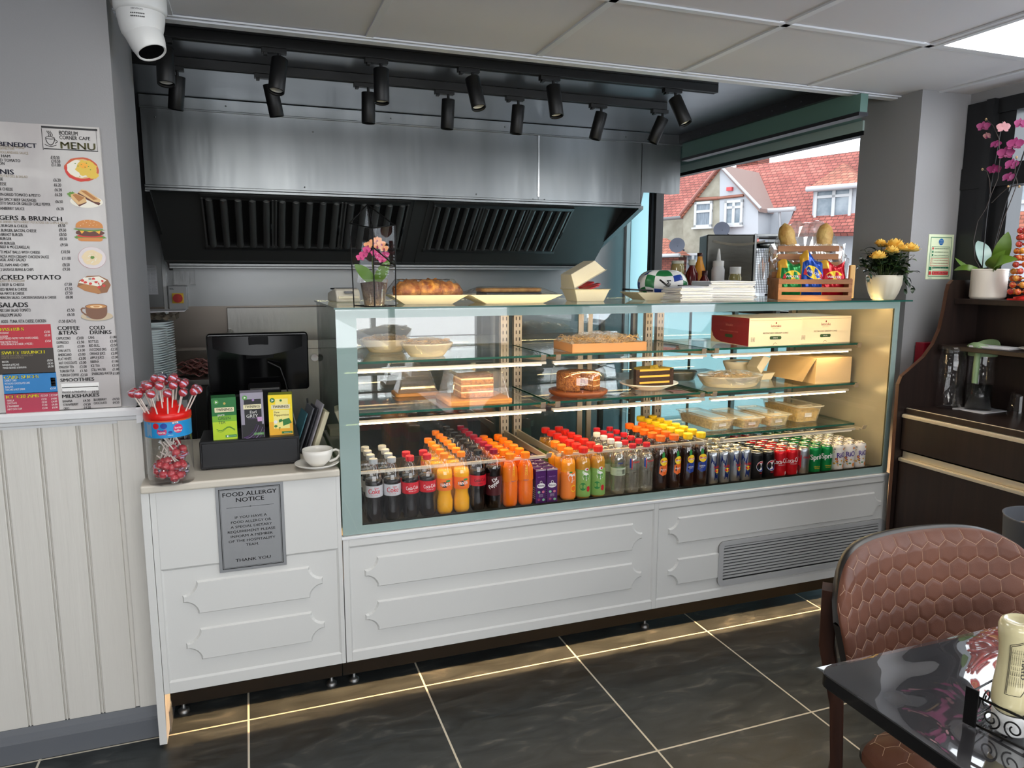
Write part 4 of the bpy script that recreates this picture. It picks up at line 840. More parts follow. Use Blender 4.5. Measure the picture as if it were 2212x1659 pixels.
for k in range(3): g.pz([(x*.97, y*.97+.0005) for x, y in hw], .030+k*.026, .038+k*.026, 1)
g.pz(hw, .088, .092, 2); g.box(-.0895, -.072, -.0015, .02, .012, .090, 0); g.box(.072, .0895, -.0015, .02, .012, .090, 0)
g.xf(Matrix.Translation((0, -.045, 0))); g.build('half_cake', [CHOC, YC, PIST], t)
G().add([(-.02, -.04, .092), (.02, -.04, .092), (.0, -.05, .092), (-.016, -.03, .104), (.022, -.03, .106), (0, -.045, .098)], [(0, 1, 4, 3), (1, 2, 5, 4), (2, 0, 3, 5), (3, 4, 5)]).build('leaf_decoration', PIST, t)
t = thing('wrapped_dish', 'large oval white dish of filled pastries tightly wrapped in cling film', 'dish', (1.975, .31, S2), 0)
dish(t, .150, .115, .048, M('cream_ceramic', (206, 196, 172), .25), .78, 0, 'dish'); G().lathe([(.0001, .036), (.143, .036)], n=36, sy=.77, caps=False).build('filling', M('pastry_filling', (196, 160, 96), .6, var=(50, (126, 116, 50)), bump=(60, .8)), t); wrapover(t, .152, .117, .048, .064, 8, amp=.003); strands(t, .12, .09, .038, .01, 60, SHRED, 12)
t = thing('baking_dish', 'clear round baking dish at the back of the middle shelf', 'dish', (1.86, .525, S2), 0); dish(t, .085, .06, .04, sheen('smoky_glass', (150, 160, 160), refl=.12, veil=.3, veilcol=(110, 118, 118)), .8, 0, 'dish'); G().lathe([(.0001, .03), (.078, .03)], n=24, sy=.7, caps=False).build('filling', M('pie_filling', (176, 160, 120), .6), t)
t = thing('pulp_bowl', 'deep fluted pulp bowl at the back of the middle shelf', 'bowl', (2.19, .53, S2), 0); dish(t, .085, .055, .075, CREAMB, .6, .02, 'bowl'); G().lathe([(.0001, .07), (.082, .07)], n=30, sy=.65, caps=False).build('lid', CLEARP, t)
KRAFT = M('kraft_cardboard', (206, 176, 130), .75, bump=(90, .15, (1, 1, 8)))
t = thing('cardboard_box', 'plain cardboard box with an open slanted flap at the right of the middle shelf', 'box', (2.345, .20, S2), 0)
g = G(); g.box(0, .20, 0, .30, 0, .116); g.build('carton', KRAFT, t, .002)
g = G(); g.add([(-.001, .0, .116), (-.001, .29, .116), (-.045, .27, .01), (-.045, .03, .01), (-.004, .0, .116), (-.004, .29, .116), (-.048, .27, .01), (-.048, .03, .01)], [(0, 1, 2, 3), (7, 6, 5, 4), (0, 4, 5, 1), (3, 2, 6, 7), (0, 3, 7, 4), (1, 5, 6, 2)]); g.build('flap', KRAFT, t)
def clam(t, w, d, hb, hl, ang, mat, base='base', lid='lid'):
    g = G(); i = .72
    def tub(z0, z1, s0, s1): return [(-w*s0, -d*s0, z0), (w*s0, -d*s0, z0), (w*s0, d*s0, z0), (-w*s0, d*s0, z0), (-w*s1, -d*s1, z1), (w*s1, -d*s1, z1), (w*s1, d*s1, z1), (-w*s1, d*s1, z1)]
    g.add(tub(0, hb, i, .93), [(0, 3, 2, 1), (0, 1, 5, 4), (1, 2, 6, 5), (2, 3, 7, 6), (3, 0, 4, 7)]); v = tub(hb, hb+.003, .93, 1.0); g.add(v, [(0, 1, 5, 4), (1, 2, 6, 5), (2, 3, 7, 6), (3, 0, 4, 7)])
    for k in range(5):
        x = -w*.35+k*w*.18
        g.add([(x, -d*i-.0008, .002), (x+w*.07, -d*i-.0008, .002), (x+w*.08, -d*.93-.0008, hb), (x-.002, -d*.93-.0008, hb)], [(0, 1, 2, 3)])
    g.build(base, mat, t, .002)
    R = Matrix.Translation((-w*.98, 0, hb+.004)) @ Matrix.Rotation(-ang, 4, 'Y') @ Matrix.Translation((w*.98, 0, 0))
    g = G(); g.add(tub(hl, .003, .72, .93), [(0, 1, 2, 3), (0, 4, 5, 1), (1, 5, 6, 2), (2, 6, 7, 3), (3, 7, 4, 0)]); g.add(tub(.003, 0, .93, 1.0), [(0, 4, 5, 1), (1, 5, 6, 2), (2, 6, 7, 3), (3, 7, 4, 0)])
    for k in range(5):
        x = -w*.1+k*w*.16; g.add([(x, -d*.72-.0008, hl-.002), (x+w*.07, -d*.72-.0008, hl-.002), (x+w*.08, -d*.93-.0008, .004), (x-.002, -d*.93-.0008, .004)], [(0, 1, 2, 3)])
    g.xf(R).build(lid, mat, t, .002)
t = thing('takeaway_box', 'cream takeaway clamshell leaning against the cardboard box on the middle shelf', 'takeaway box', (2.23, .42, S2), .1); clam(t, .045, .045, .03, .03, .9, CREAMB)
# bottom right shelf: deli containers
def deli(loc, rz, lb, L=.10, Wd=.055, h=.05, fillc=(214, 196, 150), tall=0):
    t = thing('deli_container', lb, 'food container', loc, rz, 'clear deli containers on the lower shelf')
    def ring(s, z): return [(x*s, y*s, z) for x, y in rr(-Wd, Wd, -L, L, .012, 3)]
    g = G(); n = 16; v = ring(.84, 0)+ring(.97, h); g.add(v, [tuple(range(n))[::-1]]+[(i, (i+1) % n, n+(i+1) % n, n+i) for i in range(n)]); g.build('tub', sheen('milky_plastic', refl=.08, veil=.22, veilcol=(236, 226, 200)), t)
    g = G(); v = ring(.81, .002)+ring(.90, h*.78); g.add(v, [tuple(range(n))[::-1]]+[(i, (i+1) % n, n+(i+1) % n, n+i) for i in range(n)]+[tuple(range(n, 2*n))]); g.build('filling', M('salad_filling_%d' % fillc[1], fillc, .7, bump=(110, 1), var=(80, tuple(int(c*.82) for c in fillc))), t)
    g = G(); v = ring(1.06, h)+ring(1.06, h+.004)+ring(.98, h+.004)+ring(.94, h-.002)+ring(.70, h-.002)+ring(.66, h+.003); g.add(v, [(j*n+i, j*n+(i+1) % n, (j+1)*n+(i+1) % n, (j+1)*n+i) for j in range(5) for i in range(n)]+[tuple(range(5*n, 6*n))]); lid = g.build('lid', sheen('milky_lid', refl=.12, veil=.35, veilcol=(236, 230, 214)), t)
    G().box(-.022, .016, -L*.885-.0012, -L*.885, h*.35, h*.6).build('paper_label', PAPER, t)
    return t
deli((1.90, .37, S3), .06, 'leftmost long deli container with pale filling on the lower shelf', .135, .060, .048, (226, 206, 160))
deli((2.045, .345, S3), .06, 'second deli container from the left, grey rimmed lid, on the lower shelf', .12, .056, .046, (214, 192, 140))
deli((2.19, .345, S3), .04, 'third deli container from the left on the lower shelf', .12, .058, .05, (220, 198, 148))
deli((2.38, .38, S3), .0, 'tall deli container of yellow filling at the right of the lower shelf', .13, .070, .072, (222, 180, 90))
# ---------------------------------------------------------------- things standing on the glass top
t = thing('card_reader', 'small white card payment reader at the left end of the glass top', 'card reader', (.345, .50, TOP), .12)
g = G(); g.px([(-.075, 0), (.065, 0), (.072, .012), (.066, .034), (-.045, .052), (-.066, .046), (-.078, .02)], -.045, .045); g.build('body', M('ivory_plastic', (214, 208, 194), .35), t, .006, 3)
g = G(); g.box(-.038, .038, -.0805, -.077, .014, .024); g.build('paper_slot', M('cream_plastic', (232, 224, 200), .4), t, .001); g = G(); g.rbox(-.016, .016, -.081, -.066, .033, .041, .003, axis='y'); g.build('sensor_window', BLKG, t); G().box(-.04, .04, -.05, .04, .046, .052).build('screen_bezel', M('slate_plastic', (60, 62, 66), .3), t, .002)
# terrarium
t = thing('glass_terrarium', 'tall black framed geometric glass terrarium holding a potted orchid', 'terrarium', (.405, .115, TOP), 0)
# base square seen edge-on; one corner toward the viewer
BF, BL, BR, BB = (-.020, -.088), (-.072, .012), (.060, -.030), (.012, .070)
hz = {'F': (-.020, -.088, .248), 'L': (-.078, .012, .268), 'R': (.062, -.030, .262), 'B': (-.010, .070, .335)}
M_ = (.0, -.0, 0)
EB = {'F': (*BF, 0), 'L': (*BL, 0), 'R': (*BR, 0), 'B': (*BB, 0)}
mid = {'F': (-.020, -.088, .135), 'R': (.0615, -.030, .130), 'F2': (-.020, -.088, .188)}
g = G(); R3 = .0022
def bar(a, b): g.tube([a, b], R3, 6)
for a, b in (('F', 'L'), ('L', 'B'), ('B', 'R'), ('R', 'F')): bar(EB[a], EB[b]); bar(hz[a], hz[b])
for a in 'FLRB': bar(EB[a], hz[a])
bar(mid['F'], mid['R']); bar(mid['F2'], mid['R']); bar(hz['F'], hz['B']); g.build('frame', M('black_metal_frame', (18, 17, 17), .4, .6), t)
g = G(); TG = sheen('terrarium_glass', refl=.02, gain=.5)
for a, b in (('F', 'L'), ('L', 'B'), ('B', 'R'), ('R', 'F')): g.quad(EB[a], EB[b], hz[b], hz[a])
g.quad(hz['F'], hz['L'], hz['B']); g.quad(hz['F'], hz['B'], hz['R']); g.quad(EB['F'], EB['L'], EB['B'], EB['R']); g.build('glass_panes', TG, t)
LEAF = M('orchid_leaf_green', (82, 116, 40), .4); SOIL = M('bark_soil', (58, 34, 28), .9, bump=(90, 1)); PINK = M('orchid_pink', (204, 70, 128), .55); MAG = M('orchid_magenta', (158, 36, 96), .55); PALE = M('orchid_pale', (232, 160, 110), .55)
def leaf(g, base, tip, w, bend=.0, mi=0, n=8, up=(0, 0, 1), fold=.15):
    b, e = Vector(base), Vector(tip); d = e-b; L = d.length; dn = d.normalized(); upv = Vector(up); side = dn.cross(upv)
    if side.length < 1e-4: side = Vector((1, 0, 0))
    side.normalize(); nrm_ = side.cross(dn).normalized(); vs = []
    for i in range(n+1):
        q = i/n; p = b+d*q+nrm_*(bend*L*math.sin(q*PI)); ww = w*(math.sin(PI*min(1, .08+q*.92))**.7 if q < 1 else 0)
        vs += [p-side*ww+nrm_*ww*fold, p, p+side*ww+nrm_*ww*fold]
    fs = []
    for i in range(n): a = i*3; fs += [(a, a+1, a+4, a+3), (a+1, a+2, a+5, a+4)]
    return g.add(vs, fs, mi, True)
def orchid_flower(g, c, s, face, mis=(0, 1), seed=0):
    r = random.Random(seed); f = Vector(face).normalized(); u = f.cross(Vector((0, 0, 1))); u = u.normalized() if u.length > .01 else Vector((1, 0, 0)); w = u.cross(f)
    def P(a, b, k=0): return Vector(c)+u*a*s+w*b*s+f*k*s
    for (ax, az, wd, L, lift) in ((0, 1, .30, .95, .0), (.85, -.55, .28, .9, 0), (-.85, -.55, .28, .9, 0)): leaf(g, P(0, 0), P(ax*L, az*L, .05), wd*s, -.08, mis[0], 6, f)
    for sx in (-1, 1): leaf(g, P(sx*.05, .05, .06), P(sx*1.05, .32, .12), .50*s, -.10, mis[0], 7, f)
    leaf(g, P(0, -.02, .1), P(0, -.50, .32), .22*s, .2, mis[1], 5, f); g.sphere(P(0, -.02, .18), .13*s, 6, mis[1])
pot = thing('potted_orchid', 'small pink orchid in a clear plastic pot inside the glass terrarium', 'plant', (.398, .112, TOP+.0015), 0)
g = G(); g.lathe([(.034, 0), (.046, .079), (.047, .086)], n=20, caps=False); g.build('clear_pot', CLEARP, pot); G().lathe([(.032, .001), (.044, .074), (.0001, .080)], n=20).build('soil', SOIL, pot)
for b, e, w_ in (((.0, 0, .07), (-.062, .0, .135), .020), ((.004, -.004, .07), (.050, -.018, .150), .018), ((0, 0, .07), (.028, -.010, .098), .012)):
    leaf(G(), b, e, w_, .12, 0, 10, (0, -1, .3)).build('leaf', LEAF, pot)
G().tube([(0, 0, .07), (-.004, -.002, .15), (.0, -.004, .19), (.012, -.01, .205)], .002, 6).build('stem', M('stem_green', (70, 84, 40), .6), pot)
for i, (x, z, m2) in enumerate(((-.030, .165, 0), (-.040, .155, 0), (-.022, .18, 0), (.004, .17, 0), (.016, .158, 0), (.024, .148, 0), (.034, .165, 0), (.010, .192, 1), (.022, .200, 1), (.000, .205, 1), (-.016, .195, 1), (.030, .185, 1), (.012, .212, 1))):
    g = G(); orchid_flower(g, (x*1.1, -.012-.004*(i % 3), z), .0145, (rn.uniform(-.4, .4), -1, .1), (m2, 2), i); g.build('flower', [PINK, PALE, MAG], pot)
def leaf_g(): pass
# croissants
def plate_tray(t, L, Wd, h, mat=None):  # rectangular melamine tray, boat profile
    g = G(); def_ = [(-L*.62, -Wd*.7, 0), (L*.62, -Wd*.7, 0), (L*.62, Wd*.7, 0), (-L*.62, Wd*.7, 0), (-L, -Wd, h), (L, -Wd, h), (L, Wd, h), (-L, Wd, h), (-L*.98, -Wd*.98, h), (L*.98, -Wd*.98, h), (L*.98, Wd*.98, h), (-L*.98, Wd*.98, h), (-L*.6, -Wd*.68, .003), (L*.6, -Wd*.68, .003), (L*.6, Wd*.68, .003), (-L*.6, Wd*.68, .003)]
    g.add(def_, [(0, 3, 2, 1)]+[(a, (a+1) % 4, 4+(a+1) % 4, 4+a) for a in range(4)]+[(4+a, 4+(a+1) % 4, 8+(a+1) % 4, 8+a) for a in range(4)]+[(8+a, 8+(a+1) % 4, 12+(a+1) % 4, 12+a) for a in range(4)]+[(12, 13, 14, 15)]); return g.build('tray', mat or M('cream_melamine', (220, 210, 188), .3), t, .002)
def croissant_mesh(s):
    g = G(); n = 13; pts = []; 
    for i in range(n):
        q = i/(n-1); a = (q-.5)*2.0; pts.append((math.sin(a)*.055*s, -math.cos(a)*.040*s+.03*s, (.012+.010*math.sin(q*PI))*s))
    rad = [(.006+.020*math.sin(PI*(i/(n-1)))**.8+(.0030 if i % 2 else -.0026))*s for i in range(n)]; g.tube(pts, rad, 14); return g
t = thing('serving_tray', 'cream tray under the croissants on the glass top', 'tray', (.60, .24, TOP), -.03); plate_tray(t, .135, .095, .032)
for i, (x, y, z, a, s_, w_) in enumerate(((-.06, -.03, .006, .3, 1.15, 'front left'), (.0, -.035, .008, -.2, 1.2, 'front middle'), (.065, -.03, .006, .1, 1.15, 'front right'), (.03, .035, .012, 2.6, 1.2, 'back right'), (-.045, .035, .012, 2.9, 1.15, 'back left'))):
    g = croissant_mesh(s_*1.12); o = one('croissant', g, CROI, 'golden croissant on the wrapped cream tray, '+w_+' of the five', 'croissant', (.60+x, .24+y, TOP+z+.012), a, 'croissants on the cream tray')
g = G(); r = random.Random(9); g.grid(lambda u, v: ((u-.5)*.272, (v-.5)*.192, .033+.052*min(1, 2.2*math.sin(PI*u))*min(1, 2.0*math.sin(PI*v))+r.uniform(-.003, .003)), 20, 12, smooth=True); one('cling_film', g, WRAP2, 'clear film stretched over the croissant tray', 'cling film', (.60, .24, TOP))
t = thing('serving_tray', 'cream tray of long flat pastries under clear film beside the croissants', 'tray', (.91, .215, TOP), .0); plate_tray(t, .175, .10, .032)
BLKT = M('black_tray', (26, 26, 28), .3); G().rbox(-.11, .11, -.06, .06, .012, .040, .01).build('inner_tray', BLKT, t, .003)
for i, x in enumerate((-.055, .055)):
    g = G(); g.rbox(-.062, .062, -.05, .05, 0, .014, .02); one('flat_pastry', g, M('flat_pastry_crust', (196, 146, 78), .5, bump=(60, .5), var=(40, (164, 110, 50))), 'long flat golden pastry on the filmed tray, %s one' % ('left', 'right')[i], 'pastry', (.91+x, .215, TOP+.0405), .05-.1*i, 'flat pastries under film', .006)
g = G(); r = random.Random(19); g.grid(lambda u, v: ((u-.5)*.352, (v-.5)*.202, .033+.026*min(1, 1.7*math.sin(PI*u))*min(1, 1.6*math.sin(PI*v))+r.uniform(-.001, .001)), 20, 12, smooth=True); one('cling_film', g, WRAP2, 'clear film stretched over the flat pastry tray', 'cling film', (.91, .215, TOP))
t = thing('takeaway_box', 'open cream takeaway clamshell box on the middle of the glass top', 'takeaway box', (1.262, .30, TOP), -.05); clam(t, .078, .078, .045, .052, .50, CREAMB)
for i, (x, y, a) in enumerate(((.0, -.03, .3), (.02, .0, -.2), (.01, .03, .5))):
    g = G(); g.rbox(-.04, .04, -.022, .022, -.002, .003, .004); o = g.build('sauce_sachet', M('red_sachet', (186, 30, 34), .3)); o.location = (1.262+x, .30+y, TOP+.052+i*.006); o.rotation_euler = (.05, -.25, a); tag(o, 'red sauce sachet in the open takeaway box, '+('bottom', 'middle', 'top')[i]+' one', 'sachet', 'red sachets in the takeaway box')
t = thing('cutlery_tray', 'low cream tray holding black utensils beside the paper stack', 'tray', (1.62, .36, TOP), -.02); plate_tray(t, .13, .08, .032)
G().rbox(-.14, -.02, -.02, .05, .033, .040, .015).xf(Matrix.Rotation(.05, 4, 'Y')).build('black_lid', BLK, t, .002)
o = one('oval_dish', G().rbox(-.05, .05, -.035, .035, -.003, .003, .03), BLK, 'black oval plastic dish tilted against the green and blue bag', 'dish', (1.645, .30, TOP+.052)); o.rotation_euler = (.3, .62, 0)
o = one('black_clip', G().rbox(-.03, .03, -.008, .008, 0, .012, .004).box(-.006, .006, -.006, .006, -.018, 0), BLK, 'black clip standing in front of the green and blue bag', 'clip', (1.71, .285, TOP+.050))
# crisp / napkin bag
t = thing('napkin_pack', 'green, blue and white plastic wrapped pack on the glass top', 'packet', (1.70, .44, TOP), -.45)
g = G(); r = random.Random(3)
def blob(u, v):
    a = 2*PI*u; b = PI*v; q = .62; cx = math.copysign(abs(math.cos(a))**q, math.cos(a)); cyy = math.copysign(abs(math.sin(a))**q, math.sin(a)); sn = math.sin(b)**.6
    return (cx*sn*.108, cyy*sn*.07, .062-math.cos(b)*.062+.006*math.sin(5*a)*math.sin(b))
g.grid(blob, 28, 14); nf = len(g.f)
for i in range(nf): j, k = divmod(i, 28); q = (k//2+j//2*3) % 7; g.m[i] = (0 if q in (0, 4) else 1 if q in (2,) else 2)
g.build('pack', [M('bag_green', (34, 110, 60), .3), M('bag_blue', (28, 60, 140), .3), M('bag_white', (224, 222, 218), .35)], t)
g = G(); g.text('Soft', lambda u, v: (.052-v, -.066-.0, .062-u+.02), .02, None, 0, 'L', .03); g.text('MOL', lambda u, v: (.028-v, -.071, .06-u+.02), .018, None, 1, 'L', .05); g.build('lettering', [IB, IK], t)
# paper stacks
def stack(t, w, d, n, th, sd, mats=PAPER):
    r = random.Random(sd)
    for k in range(n):
        dx, dy, rz = r.uniform(-.006, .006), r.uniform(-.006, .006), r.uniform(-.05, .05); g = G(); q = 8
        def f(u, v, top): return ((u-.5)*w, (v-.5)*d, k*th+(th*.82 if top else 0)+.004*math.sin(u*5+k)*(k/n)*math.sin(v*PI))
        g.grid(lambda u, v: f(u, v, 1), q, 3); m = len(g.v); g.grid(lambda u, v: f(u, v, 0), q, 3)
        bd_ = list(range(q+1))+[q+(q+1)*j for j in range(1, 4)]+[3*(q+1)+i for i in range(q-1, -1, -1)]+[(q+1)*j for j in (2, 1)]
        g.add([g.v[i] for i in bd_]+[g.v[i+m] for i in bd_], [(i, (i+1) % len(bd_), len(bd_)+(i+1) % len(bd_), len(bd_)+i) for i in range(len(bd_))]); g.xf(Matrix.Translation((dx, dy, 0)) @ Matrix.Rotation(rz, 4, 'Z')); g.build('paper_sheaf', mats, t)
t = thing('paper_stack', 'left stack of folded greaseproof paper on the glass top', 'paper', (1.69, .235, TOP), .06); stack(t, .150, .13, 12, .0048, 2)
t = thing('paper_stack', 'wide loose stack of folded paper left of the wooden bread crate', 'paper', (1.885, .27, TOP), -.12); stack(t, .205, .16, 12, .0066, 6)
t = thing('paper_stack', 'low thin paper stack touching the wooden bread crate', 'paper', (2.03, .34, TOP), -.1); stack(t, .08, .12, 5, .005, 8)
# ---------------------------------------------------------------- bread crate with crisps
CR = M('crate_wood', (168, 114, 70), .5, var=(30, (142, 92, 54), (.12, 1, 1)))
t = thing('wooden_crate', 'two tier slatted wooden crate of crisps and baguettes on the glass top', 'crate', (2.075, .150, TOP), -.497)
W_ = .290
CM_ = Matrix.Translation((2.075, .150, TOP)) @ Matrix.Rotation(-.497, 4, 'Z')
def CT(x, y, z): v = CM_ @ Vector((x, y, z)); return tuple(v)
def slats(y, z0, n, h, gap, nm, x0=0, x1=W_):
    for k in range(n): G().box(x0, x1, y, y+.008, z0+k*(h+gap), z0+k*(h+gap)+h).build(nm, CR, t, .0012)
slats(0, .002, 3, .0195, .0130, 'slat')
for x in (.0, W_-.014): G().box(x, x+.014, .001, .008, .0025, .0865).build('end_stile', CR, t)
for x in (0, W_-.014): G().box(x, x+.014, .008, .15, 0, .090).build('side_board', CR, t, .0015)
G().box(.014, W_-.014, .008, .15, 0, .008).build('base_board', CR, t)
slats(.150, .055, 2, .026, .010, 'slat'); slats(.150, .135, 3, .024, .010, 'slat', .02, W_-.02)
for x in (.004, W_-.018): G().box(x, x+.014, .158, .245, 0, .225).build('side_board', CR, t, .0015)
slats(.237, .06, 1, .03, .0, 'slat'); slats(.237, .16, 2, .026, .014, 'slat')
G().box(.014, W_-.018, .158, .237, .118, .126).build('base_board', CR, t)
G().box(W_+.004, W_+.026, .06, .085, .008, .145).build('chopping_paddle', M('pale_wood', (214, 168, 100), .45), t, .004)
def crisp(loc, w, h, c1, c2, lb, txt, rz=0, tip=0):
    t = thing('crisp_packet', lb, 'crisp packet', loc, rz, 'crisp packets in the wooden crate'); g = G(); r = random.Random(int(c1[0]+w*999))
    def f(u, v, s):
        e = math.sin(PI*min(1, max(0, u)))**.5*math.sin(PI*min(1, max(0, v)))**.45; x = (u-.5)*w*(1-.06*math.sin(v*9)); z = v*h+(.012*math.sin(u*7) if v > .9 else 0)+tip*v*(1-abs(u-.3)*2.2)*.5
        return (x, s*(.026*e+.0028*math.sin(u*23+v*9)*e)+.012*(v-.5), z)
    nu, nv = 18, 18
    for s in (-1, 1): g.grid(lambda u, v: f(u, v, s), nu, nv)
    for k in range(len(g.f)):
        j, i = divmod(k % (nu*nv), nu); g.m[k] = 1 if (i < 2 or (i < 6 and j > 14)) else 0
    g.build('packet', [M('foil_%d_%d' % (c1[0], c1[2]), c1, .22, .35), M('foil_gold', (226, 170, 60), .25, .4)], t)
    fr = lambda u, v: (lambda q: (q[0], q[1]-.0015, q[2]))(f(.5+u/w, v/h, -1))
    g = G(); cz = h*.60
    wpatch(g, fr, ell(.004, cz, .034, .024, 20), 1); wpatch(g, lambda u, v: (lambda q: (q[0], q[1]-.0008, q[2]))(fr(u, v)), [(-.034, cz-.010), (.036, cz-.014), (.040, cz+.006), (-.030, cz+.010)], 2)
    g.text(txt, rot2(lambda u, v: (lambda q: (q[0], q[1]-.0016, q[2]))(fr(u+.003, v+cz-.006)), -.04), .010, .055, 0, 'C', .03); g.build('lettering', [IW, IY, IR], t)
crisp(CT(.062, .080, .009), .108, .150, (28, 128, 62), 0, 'green crisp packet at the left of the wooden crate', 'WALKERS', -.45)
crisp(CT(.146, .078, .009), .104, .160, (26, 70, 160), 0, 'blue crisp packet in the middle of the wooden crate', 'WALKERS', -.53, .06)
crisp(CT(.228, .080, .009), .108, .146, (190, 22, 38), 0, 'red crisp packet at the right of the wooden crate', 'WALKERS', -.43)
BAG = M('baguette_crust', (206, 172, 104), .55, bump=(50, .7), var=(18, (176, 132, 68)))
for x, ln, w_ in ((.092, -.02, 'left'), (.205, .01, 'right')):
    g = G(); n = 14; pts = [(ln*(i/n)*2, .008*math.sin(i*.6), i/n*.20) for i in range(n+1)]; rd = [.033*(min(1, (1-(i/n))*6+.001))**.5+(.0012 if i % 3 else -.001) for i in range(n+1)]; g.tube(pts, rd, 14)
    one('baguette', g, BAG, 'pale baguette end standing in the crate, '+w_+' of the two', 'baguette', CT(x, .198, .127), -.5, 'baguettes in the crate')
g = G(); r = random.Random(31)
def hood_(u, v):
    a = PI*u; z = .075+.165*math.sin(a)**.35*(.78+.22*math.sin(PI*v)); bump_ = .085*(math.exp(-((u-.40)/.13)**2)+math.exp(-((u-.62)/.13)**2))*math.sin(PI*v); x = .148-.175*math.cos(a)
    return (x+r.uniform(-.006, .006), .02+v*.15+r.uniform(-.006, .006), z+bump_+r.uniform(-.007, .007))
g.grid(hood_, 30, 7, smooth=False)
def drape(u, v): return (-.01+u*.305+r.uniform(-.005, .005), .012+r.uniform(-.004, .004), .225-.135*v*(1-.35*math.sin(u*5))+r.uniform(-.004, .004))
g.grid(drape, 24, 6, smooth=False); one('bread_bag', g, sheen('crinkled_bag', refl=.24, rough=.10, veil=.10), 'crinkled clear plastic bag draped over the baguettes in the crate', 'plastic bag', CT(0, .142, .01), -.497)
# ---------------------------------------------------------------- rose pot
t = thing('potted_rose', 'yellow miniature rose in a ribbed cream pot at the right end of the glass top', 'plant', (2.563, .074, TOP), 0)
g = G(); N = 60; pf = [(.040, 0), (.046, .003), (.058, .03), (.068, .065), (.0715, .095), (.070, .104), (.066, .104), (.064, .085), (.0001, .084)]; vs = []
for r0, z in pf:
    for i in range(N): a = 2*PI*i/N; q = r0*(1+(.018 if (i//2) % 2 else -.006)*(1 if .01 < z < .09 and r0 > .05 else 0)); vs.append((q*math.cos(a), q*math.sin(a), z))
g.add(vs, [(j*N+i, j*N+(i+1) % N, (j+1)*N+(i+1) % N, (j+1)*N+i) for j in range(len(pf)-1) for i in range(N)], 0, True); g.add(vs[:N], [tuple(range(N))[::-1]]); g.build('pot', M('cream_glazed_pot', (206, 198, 178), .35), t)
ROSEL = M('rose_leaf', (36, 54, 34), .3); ROSEL2 = M('rose_leaf_light', (64, 88, 40), .4)
r = random.Random(8); gl = G(); gs = G()
for k in range(84):
    a = r.uniform(0, 2*PI); q = r.uniform(.02, .125); top = Vector((q*math.cos(a)*1.05, q*math.sin(a)*.8, .128+r.uniform(0, .095)-q*.30+.02)); b = Vector((top.x*.25, top.y*.25, .084)); mid_ = (b+top)/2+Vector((0, 0, .012)); gs.tube([b, mid_, top], .0009, 4)
    for m_ in range(7):
        a2 = r.uniform(0, 2*PI); p = mid_+(top-mid_)*r.random()*1.05; L = r.uniform(.024, .040); leaf(gl, p, p+Vector((math.cos(a2)*L, math.sin(a2)*L*.8, r.uniform(-.016, .010))), L*.34, .1, 1 if r.random() < .2 else 0, 5)
for b, L in (((.085, -.02, .10), (.055, 0, -.05)), ((.09, .0, .12), (.045, 0, -.03)), ((-.10, -.02, .12), (-.02, 0, -.03)), ((.088, -.02, .085), (.01, 0, -.04))):
    for m_ in range(5): p = Vector(b)+Vector(L)*(m_/4); leaf(gl, p, p+Vector((r.uniform(-.01, .02), -.01, -.025)), .008, .1, 0, 5)
gl.build('foliage', [ROSEL, ROSEL2], t)['kind'] = 'stuff'; gs.build('stems', M('stem_green', (70, 84, 40)), t)
YEL = M('rose_yellow', (252, 220, 116), .6, var=(40, (242, 190, 76)))
for x, y, z, s_ in ((-.095, -.05, .178, .024), (-.036, .0, .236, .017), (-.026, -.05, .200, .023), (.022, -.02, .226, .028), (.042, -.04, .212, .019), (.098, -.03, .210, .028), (.006, .03, .228, .016)):
    g = G(); 
    s_ *= 1.6
    for ring, (n, sp, up_) in enumerate(((7, 1.0, .25), (6, .85, .6), (6, .62, .9), (5, .4, 1.1), (3, .2, 1.2))):
        for i in range(n): a = 2*PI*i/n+ring*.5; leaf(g, (x, y, z), (x+math.cos(a)*s_*sp, y+math.sin(a)*s_*sp, z+s_*up_*.62), s_*.52*(1-.12*ring), -.25, 0, 5)
    g.build('rose_bloom', YEL, t)
    G().tube([(x*.35, y*.3, .09), (x*.8, y, z-.03), (x, y, z+.002)], .0012, 5).build('flower_stem', M('stem_green', (70, 84, 40)), t)
# ---------------------------------------------------------------- steel rack behind the case with sauces and toaster oven
t = thing('steel_rack', 'steel kitchen rack shelf behind the right part of the display case', 'shelf', (0, 0, 0))
G().box(1.72, 2.66, .74, 1.16, 1.325, 1.345).build('shelf_top', STEEL2, t, .002); G().box(1.72, 2.68, .74, 1.50, .86, .89).build('worktop', STEEL2, t, .002)
for x, y in ((1.74, .76), (2.58, .76), (1.74, 1.10), (2.58, 1.10)): G().box(x, x+.025, y, y+.025, 0, 1.325).build('leg', STEEL2, t)
RZ = 1.345
def squeeze(nm, lb, cat, x, y, pf, mats, capn=None, lid=None, grp='sauces on the steel rack'):
    t = thing(nm, lb, cat, (x, y, RZ), 0, grp); G().lathe(pf, n=20).build('body', mats, t)
    if lid: G().lathe(lid[0], n=20).build('cap', lid[1], t)
    return t
OLV = sheen('yellow_jar', refl=.08, veil=.6, veilcol=(170, 160, 96)); WCAP = M('white_plastic', (222, 222, 220)); DRS = M('dark_red_sauce', (84, 16, 18), .15); AMB = M('amber_sauce', (222, 150, 50), .15)
def at8(px_): v = aty(px_, 600, .86); return v.x
squeeze('pickle_jar', 'tall pale yellow jar at the left of the sauce bottles', 'jar', at8(1463), .86, [(.030, 0), (.034, .01), (.034, .17), (.030, .18)], OLV, lid=([(.031, .18), (.031, .195), (.0001, .195)], M('pale_cap', (190, 190, 176), .4)))
